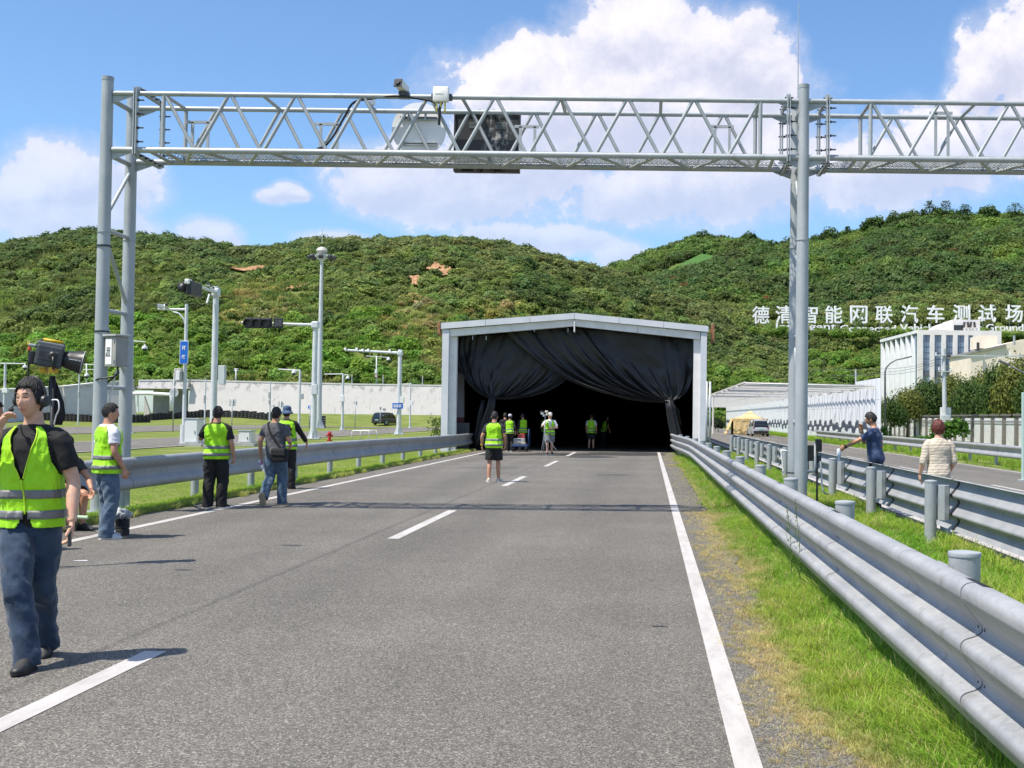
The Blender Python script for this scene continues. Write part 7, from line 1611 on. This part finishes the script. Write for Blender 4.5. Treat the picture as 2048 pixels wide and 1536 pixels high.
# 7 man on the road
p7, W7, WH7, s7 = person('person in dark tee, black shorts and vest walking down the middle of the road', gpos(987, 964), R(178), 1.70, skin2, dict(elL=(.29, .06, 1.13), wrL=(.305, -.02, .90), elR=(-.27, .03, 1.14), wrR=(-.25, -.14, .94), knL=(.10, .03, .49), anL=(.10, .12, .09), knR=(-.10, -.06, .49), anR=(-.11, -.08, .085)), shirt=darkg, sleeve=.66, vest=True, bottom=blackc, bkind='shorts', loose=.02, shoe=M_('cream_shoe', (.62, .54, .44), (.45, .38, .30), 14), sole=sole_w, hair='crop', vox=.0095, fat=1.06, seed=11)
mb = MB(); mb.lathe([(.033, -.02), (.036, 0), (.033, .02)], W7((.303, -.012, .925)), 12); tag(mb.build('wristband', M_('yellow_band', (.55, .35, .02))), 'yellow band on the wrist of the person in black shorts', 'wristband')
# 8 group by the cart in the mouth of the shed
g = gpos(1019, 903); person('person in vest and pale cap nearest the cart, seen from behind', g, R(175), 1.66, skin2, {}, shirt=darkg, sleeve=1.6, vest=True, bottom=blackc, shoe=white_shoe, hair='short', hat=('cap', M_('pale_cap', (.5, .5, .55))), vox=.012, seed=12)
person('person in vest and black sleeves reaching over the cart', (g[0]+.40, g[1]+1.6, 0), R(215), 1.72, skin2, dict(elR=(-.28, -.15, 1.18), wrR=(-.30, -.38, 1.08)), shirt=blackc, sleeve=1.8, vest=True, bottom=blackc, shoe=black_shoe, sole=sole_k, vox=.012, seed=13)
person('person in dark clothes with tanned legs left of the cart group', (g[0]-.28, g[1]+.5, 0), R(190), 1.72, skin2, {}, shirt=blackc, bottom=blackc, bkind='shorts', shoe=black_shoe, sole=sole_k, vox=.012, seed=14)
person('person in vest standing in the dark behind the cart', (g[0]+1.0, g[1]+6.5, 0), R(150), 1.70, skin2, {}, shirt=blackc, sleeve=1.7, vest=True, bottom=blackc, shoe=black_shoe, sole=sole_k, vox=.012, seed=15)
cx_, cy_ = XU(1041, g[1]+.1), g[1]+.1; ct = thing('equipment_cart', 'blue platform cart loaded with grey boxes and a red case at the shed mouth', 'cart', (cx_, cy_, 0)); cbl = M_('cart_blue', (.02, .06, .17), (.015, .045, .13))
mb = MB(); mb.rbox((cx_, cy_+.3, .27), (.72, 1.0, .10), .02); mb.build('platform', cbl, ct)
mb = MB(); mb.path([(cx_+.40, cy_-.1, .25), (cx_+.40, cy_-.1, 1.0), (cx_+.40, cy_+.5, 1.0), (cx_+.40, cy_+.5, .25)], .02, 8); mb.build('handle', cbl, ct, smooth=True)
for a in (-.28, .28):
    for b in (-.08, .68): mb = MB(); mb.lathe([(.05, -.025), (.10, -.025), (.10, .025), (.05, .025)], (cx_+a, cy_+b, .10), 14, M=Matrix.Rotation(PI/2, 3, 'Y')); w_ = mb.build('wheel', black_rubber, ct); mb = MB(); mb.box((cx_+a, cy_+b, .18), (.07, .06, .1)); mb.build('fork', galv, w_)
for nm, lab, c, d, m_ in (('tool_box', 'beige tool box at the bottom of the cart load', (-.03, .1, .375), (.6, .45, .10), M_('beige_box', (.45, .36, .28))), ('flight_case', 'grey case on top of the beige box on the cart', (-.03, .1, .51), (.52, .40, .17), M_('grey_case', (.36, .37, .38))), ('red_case', 'small red case topmost on the cart', (.06, .15, .70), (.30, .28, .20), M_('red_case_paint', (.40, .06, .045)))):
    rt = thing(nm, lab, 'case', (cx_+c[0], cy_+c[1], c[2]-d[2]/2)); mb = MB(); mb.rbox((cx_+c[0], cy_+c[1], c[2]), d, .015); mb.build('shell', m_, rt); mb = MB(); mb.box((cx_+c[0], cy_+c[1]-d[1]/2-.01, c[2]+d[2]*.2), (d[0]*.3, .02, .03)); mb.build('latch', dark_steel, rt)
# 9 person carrying a tripod towards the camera
p9, W9, WH9, s9 = person('person in white tee, vest and grey shorts carrying a tall pole from the shed', gpos(1099, 910), R(8), 1.74, skin1, dict(elL=(.30, -.02, 1.14), wrL=(.10, -.24, 1.14), hdL=(-.8, -.3, 0), elR=(-.33, -.05, 1.18), wrR=(-.24, -.24, 1.27), hdR=(.1, -.3, .8), knR=(-.10, -.12, .49), anR=(-.10, -.10, .085), knL=(.09, .0, .49), anL=(.10, .14, .10)), shirt=whitec, sleeve=.8, vest=True, bottom=greysh, bkind='shorts', loose=.02, shoe=black_shoe, sole=sole_w, hair='short', hat=('cap', M_('white_cap', (.6, .58, .55))), vox=.010, face=True, seed=16)
gp = thing('camera_rig', 'tall silver pole with camera rig on top, held by the person in white tee', 'camera rig', tuple(W9((-.26, -.28, .1)))); mb = MB(); mb.tube(W9((-.26, -.28, .12)), W9((-.22, -.30, 1.62)), .018, 8); mb.build('pole', galv, gp, smooth=True)
for k, d in enumerate(((-.12, -.02, .05), (.10, -.04, .02), (.02, .06, .10), (-.04, -.06, -.03), (.06, 0, .14), (-.14, .04, .12))): mb = MB(); mb.rbox(W9((-.22+d[0], -.30+d[1], 1.66+d[2])), (.12, .09, .08), .015, rz=k*.7); mb.build('rig_block', [galv, M_('cream_block', (.55, .52, .42)), dark_steel][k % 3], gp)
for d in ((.55, .0), (-.1, .2), (.12, -.1)): mb = MB(); mb.tube(W9((-.24, -.29, .9)), W9((-.24+d[0]*.9, -.29+d[1], .22)), .012, 6); mb.build('leg', galv_dull, gp)
# 10 people further inside
p10, *_ = person('person in vest and black shorts walking into the dark shed', (XU(1184, 56.5), 56.5, 0), R(168), 1.72, skin2, dict(elR=(-.26, .04, 1.13), wrR=(-.25, -.06, .90)), shirt=whitec, sleeve=.7, vest=True, bottom=blackc, bkind='shorts', shoe=black_shoe, sole=sole_k, vox=.012, seed=17)
person('person in vest crouching deep in the dark of the shed', (XU(1208, 62), 62, 0), R(120), 1.7, skin2, dict(lean=(0, -.2)), shirt=blackc, vest=True, bottom=blackc, shoe=black_shoe, sole=sole_k, vox=.013, seed=18)
# 11 person in blue behind the median rail
p11, W11, WH11, s11 = person('person in navy blue tee behind the median guardrail holding out a bottle', (4.06, 21.0, gz(4.06, 21)), R(-108), 1.74, skin2, dict(elL=(.235, -.26, 1.235), wrL=(.17, -.475, 1.125), hdL=(-.1, -.8, -.5), elR=(-.23, -.20, 1.20), wrR=(-.06, -.22, 1.42), hdR=(.3, .0, .9), lean=(0, -.04), hpitch=R(14), head=(0, -.05, 1.62)), shirt=bluet, sleeve=.72, bottom=blackc, shoe=white_shoe, hair='short', vox=.0085, fat=1.16, face=True, seed=19)
bottle(W11((.13, -.60, 1.08)), (-.05, -.3, -1), 'upturned clear bottle in the hand of the person in blue', 1.25, False)
mb = MB(); mb.path([W11((.178, -.455, 1.135)), W11((.172, -.485, 1.12))], [.036, .036], 12); tag(mb.build('wristwatch', black_plastic), 'black watch on the outstretched wrist of the person in blue', 'watch')
pr_ = M_('white_shirt_print', (.6, .6, .6)); po_ = M_('orange_shirt_print', (.55, .16, .06))
gls = thing('glasses', 'thin glasses worn by the person in navy blue tee', 'glasses', tuple(WH11(0, -.1, .01)))
for sg in (-1, 1): mb = MB(); mb.path([WH11(sg*(.032+.02*math.cos(a)), -.108+.004*abs(math.cos(a)), .004+.017*math.sin(a)) for a in [2*PI*k/12 for k in range(13)]], .0016, 5); mb.build('rim', black_plastic, gls); mb = MB(); mb.tube(WH11(sg*.054, -.10, .008), WH11(sg*.080, .01, .004), .0016, 5); mb.build('temple', black_plastic, gls)
mb = MB()
for k, (x, z, w, m) in enumerate(((-.02, 1.36, .10, 0), (0, 1.22, .14, 1), (.01, 1.13, .16, 1))):
    mb = MB(); n_ = 7; vs = []
    for j in range(2):
        for i in range(n_+1): xx = x-w/2+w*i/n_; vs.append(W11((xx, .148+.0-.25*xx*xx*2, z-.014+.028*j+.006*math.sin(i*2.4))))
    mb.add(vs, [(i, i+1, n_+2+i, n_+1+i) for i in range(n_)]); o = mb.build('shirt_print', [pr_, po_][m], org=(0, 0, 0)); mw = p11.matrix_world
    o.parent = p11; bpy.context.view_layer.update(); o.matrix_parent_inverse = p11.matrix_world.inverted(); md = o.modifiers.new('thickness', 'SOLIDIFY'); md.thickness = .012
# 12 red-haired person, back view
def stripe_top():
    mt = bpy.data.materials.new('beige_ribbed_top'); mt.use_nodes = True; t = NT(mt.node_tree); p = t.n('ShaderNodeTexCoord').outputs['Object']; s = t.n('ShaderNodeSeparateXYZ', {0: p}); w = t.m('SINE', t.m('ADD', t.m('MULTIPLY', s.outputs[2], 300), t.m('MULTIPLY', t.noise(p, 8, 3), 6)))
    f = t.m('MULTIPLY', t.step(w, .1, .7), t.step(t.noise(p, 5, 4), .35, .6)); c = t.mix(t.m('MULTIPLY', f, .15), (.62, .54, .43), (.27, .24, .19)); b = t.n('ShaderNodeBsdfPrincipled', {'Base Color': c, 'Roughness': .8, 'Normal': t.n('ShaderNodeBump', {'Strength': .6, 'Distance': .006, 'Height': w}).outputs[0]}); t.n('ShaderNodeOutputMaterial', {0: b.outputs[0]}); return mt
person('person with short dark red hair in a beige ribbed top, seen from behind', (4.12, 16.7, gz(4.1, 16.7)), R(184), 1.60, skin1, dict(elL=(.25, .03, 1.13), wrL=(.27, -.06, .92), elR=(-.24, .02, 1.13), wrR=(-.22, -.14, .95), hyaw=R(4)), shirt=stripe_top(), sleeve=1.15, bottom=lightj, shoe=white_shoe, hair='bob', hairmat=hair_red, vox=.0085, fat=1.02, seed=21)
# ------------------------------------------------------------------ studio light on a stand behind the walker
YL = 12.0; k = YL/F; base = V((XU(106, YL), YL, 0)); st = thing('light_stand', 'black light stand behind the walking person', 'light stand', tuple(base)); zy = P(107, 752, YL).z
mb = MB(); mb.tube(base+V((0, 0, .25)), V((base.x, YL, zy)), .022, 10); mb.build('column', black_plastic, st, smooth=True)
for w in (1.3, 3.4, 5.5): mb = MB(); mb.tube(base+V((0, 0, .55)), base+V((.13*math.cos(w), .13*math.sin(w), .02)), .014, 8); mb.build('leg', black_plastic, st)
lt = thing('studio_light', 'black studio light with yellow grip and flared reflector on a stand above the walking person', 'studio light', tuple(P(105, 715, YL))); gm = M_('light_grey_metal', (.055, .062, .066), (.075, .082, .086), 6, .45, .3); ylw = M_('bright_yellow', (.70, .42, .01), None, rough=.45)
rb = Euler((0, R(9), R(24))).to_matrix(); c0 = P(99, 713, YL)
mb = MB(); mb.rbox(c0, (50*k, .22, 44*k), .025, rot=rb); mb.build('housing', gm, lt)
mb = MB(); mb.rbox(c0+rb@V((-.005, -.113, .0)), (36*k, .012, 20*k), .008, rot=rb); mb.build('side_panel', dark_steel, lt)
mb = MB(); mb.rbox(c0+rb@V((-.005, -.0, 24*k)), (50*k, .16, 7*k), .012, rot=rb); mb.build('top_rail', M_('mid_grey_plastic', (.16, .17, .18)), lt)
mb = MB(); mb.path([c0+rb@V(q) for q in ((-24*k, -.05, 22*k), (-18*k, -.05, 31*k), (18*k, -.05, 31*k), (23*k, -.05, 24*k))], .012, 8); mb.build('handle', black_plastic, lt, smooth=True)
mb = MB(); mb.tube(c0+rb@V((-16*k, -.052, 31.4*k)), c0+rb@V((20*k, -.052, 31.4*k)), .0145, 10); mb.build('grip', ylw, lt, smooth=True)
mb = MB(); mb.rbox(c0+rb@V((-33*k, 0, 16*k)), (14*k, .14, 6*k), .01, rot=rb); mb.build('rear_bar', galv_dull, lt); mb = MB(); mb.rbox(c0+rb@V((-40*k, -.03, 17*k)), (6*k, .06, 5*k), .006, rot=rb); mb.build('rear_knob', ylw, lt)
mb = MB(); mb.rbox(c0+rb@V((-37*k, -.03, 8*k)), (7*k, .07, 8*k), .01, rot=rb); mb.build('plug', M_('orange_plug', (.60, .10, .04)), lt); mb = MB(); mb.rbox(c0+rb@V((-30*k, 0, -8*k)), (10*k, .18, 26*k), .012, rot=rb); mb.build('rear_panel', black_plastic, lt)
mb = MB(); mb.lathe([(8*k, 0), (8*k, .02), (5*k, .035)], c0+rb@V((7*k, -.11, 2*k)), 18, M=rb@Matrix.Rotation(PI/2, 3, 'X')); mb.build('tilt_knob', black_plastic, lt, smooth=True, auto=40)
mb = MB(); mb.path([c0+rb@V((7*k, -.125, 2*k)), P(107, 728, YL-.13), P(107, 738, YL-.08)], .016, 8); mb.build('yoke', black_plastic, lt, smooth=True)
mb = MB(); mb.rbox(P(107.5, 739, YL-.03), (12*k, .10, 13*k), .012); mb.build('clamp', ylw, lt); mb = MB(); mb.lathe([(2.2*k, 0), (2.2*k, .02)], P(108.5, 739.5, YL-.08), 12, M=Matrix.Rotation(PI/2, 3, 'X')); mb.build('clamp_screw', rust, lt); mb = MB(); mb.rbox(P(88, 741, YL+.05), (13*k, .08, 10*k), .01); mb.build('clamp', ylw, lt)
ra, rc = c0+rb@V((25*k, 0, 0)), P(166, 726, YL+.12); axr = (rc-ra).normalized(); M = axr.to_track_quat('Z', 'Y').to_matrix(); Lr = (rc-ra).length
mb = MB(); mb.lathe([(14*k, 0), (17*k, .02), (19*k, Lr*.4), (24*k, Lr*.97), (24.6*k, Lr)], ra, 32, M=M); mb.build('reflector', black_plastic, lt, smooth=True, auto=50); mb = MB(); mb.lathe([(24.7*k, Lr*.975), (25*k, Lr)], ra, 32, M=M); mb.build('reflector_rim', galv_dull, lt)
tm = text_mesh('KNOWLED 20', .1, .001); co = [v_.co.copy() for v_ in tm.vertices]; x0_, x1_ = min(c.x for c in co), max(c.x for c in co); tl = 21*k
camd = V((-base.x, -YL, HCAM-zy)).normalized(); outd = (camd-axr*camd.dot(axr)).normalized(); upd = -axr.cross(outd) if (-axr.cross(outd)).z > 0 else axr.cross(outd)
for v_ in tm.vertices:
    sx_ = (v_.co.x-x0_)/(x1_-x0_)*tl-tl/2+Lr*.62; an_ = (v_.co.y*tl/(x1_-x0_))/(21.5*k)+.10; rr_ = (19+5*(sx_/Lr-.4)/.57)*k+.004+v_.co.z
    v_.co = ra+axr*sx_+(outd*math.cos(an_)+upd*math.sin(an_))*rr_
tm.materials.clear(); tm.materials.append(white_print); o = bpy.data.objects.new('lettering', tm); COL.objects.link(o); o.parent = lt; o.location = -V(ORG[lt.name])
cable('cable', [c0+rb@V((-37*k, -.02, 4*k)), P(57, 735, YL-.05), P(56, 760, YL-.05), P(70, 800, YL), base+V((-.03, -.05, 1.2)), base+V((-.05, -.03, .3))], .010, 'black power lead hanging from the studio light')
cable('cable', [P(104, 800, YL-.08), P(116, 801, YL-.1), P(118, 818, YL-.1), P(112, 832, YL-.05), P(108, 850, YL)], .007, 'thin white lead looping beside the light stand', white_paint)
mb = MB(); rr = []
for i, (u, v, w) in enumerate(((104, 752, 4), (107, 775, 9), (113, 805, 13), (117, 832, 14), (115, 850, 9))): c = P(u, v, YL+.05); rr.append([c+V((w*k*math.cos(a)*(1+.2*math.sin(4*a+i)), w*k*.6*math.sin(a), 0)) for a in [2*PI*q/20 for q in range(20)]])
mb.loft(rr); tag(mb.build('black_bag', blackc, smooth=True), 'limp black cloth bag hanging on the light stand', 'bag')
# small things at the feet of the person in white tee
c = P(245, 1056, 15.2); bn = thing('caster_stand', 'small black drum with a crumpled grey plastic bag on top at the road edge', 'drum', (c.x, c.y, 0)); mb = MB(); mb.lathe([(.07, 0), (.085, .01), (.085, .08), (.075, .09), (.085, .10), (.085, .21), (.07, .22)], (c.x, c.y, 0), 18); mb.build('drum', black_rubber, bn, smooth=True, auto=40)
mb = MB(); mb.ball((c.x-.05, c.y, .27), (.17, .12, .075), 14); me = remesh(mb, .014, 1, lambda q: .03*mnoise.noise((q.x*22, q.y*22, q.z*22))); o = bpy.data.objects.new('plastic_bag', me); me.materials.append(M_('crumpled_grey_film', (.40, .42, .43), (.22, .23, .24), 16, .3)); COL.objects.link(o); tag(o, 'crumpled grey plastic bag lying on the small black drum', 'plastic bag')
mb = MB(); mb.ball((c.x-.20, c.y+.05, .20), (.09, .08, .17), 12); me = remesh(mb, .014, 1, lambda q: .03*mnoise.noise((q.x*20, q.y*20, q.z*14))); o = bpy.data.objects.new('plastic_bag', me); me.materials.append(M_('white_film', (.62, .63, .64), (.45, .46, .47), 14, .3)); COL.objects.link(o); tag(o, 'white plastic bag standing between the jeans and the black drum', 'plastic bag')
c = G(158, 1123); mb = MB(); mb.loft([[V((c.x-.07, c.y-.01, .004)), V((c.x-.07, c.y+.02, .004)), V((c.x-.06, c.y+.02, .007)), V((c.x-.06, c.y-.01, .007))], [V((c.x+.07, c.y+.03, .004)), V((c.x+.07, c.y+.05, .004)), V((c.x+.06, c.y+.05, .012)), V((c.x+.06, c.y+.03, .012))]]); tag(mb.build('paper_scrap', white_print), 'small white paper scrap lying on the asphalt', 'litter')
# tall weeds growing through the near guardrail
wl_m = leaf_fixed('weed_leaf', (.10, .20, .03), .4, .4)
for i, (u, v, h, lab) in enumerate(((1600, 1165, .75, 'tall feathery weed growing in front of the near guardrail'), (1633, 1185, .85, 'taller thin weed right beside the feathery one at the near guardrail'))):
    g = G(u, v); x = min(g.x, 1.42); rr_ = random.Random(i); rt = thing('weed', lab, 'weed', (x, g.y, 0)); mb = MB(); tip = V((x-.05, g.y+.02, h)); mb.path([(x, g.y, -.02), (x-.01, g.y, h*.5), tip], [.004, .003, .0015], 5); mb.build('stem', M_('weed_stem', (.10, .16, .04)), rt); vs, fs = [], []
    for k in range(70):
        w = rr_.random(); p_ = V((x, g.y, 0)).lerp(tip, .15+.85*w); a = rr_.uniform(0, 6.3); d = V((math.cos(a), math.sin(a), .5)); L = (.10 if i < 2 else .16)*(1.15-w)
        s_ = V((-d.y, d.x, 0))*.006; b = len(vs); vs += [p_-s_*.4, p_+d*L*.5-s_+V((0, 0, .01)), p_+d*L*.95, p_+d*L*.5+s_+V((0, 0, .01))]; fs.append((b, b+1, b+2, b+3))
    mb = MB(); mb.add(vs, fs); mb.build('leaves', wl_m, rt, kind='stuff')
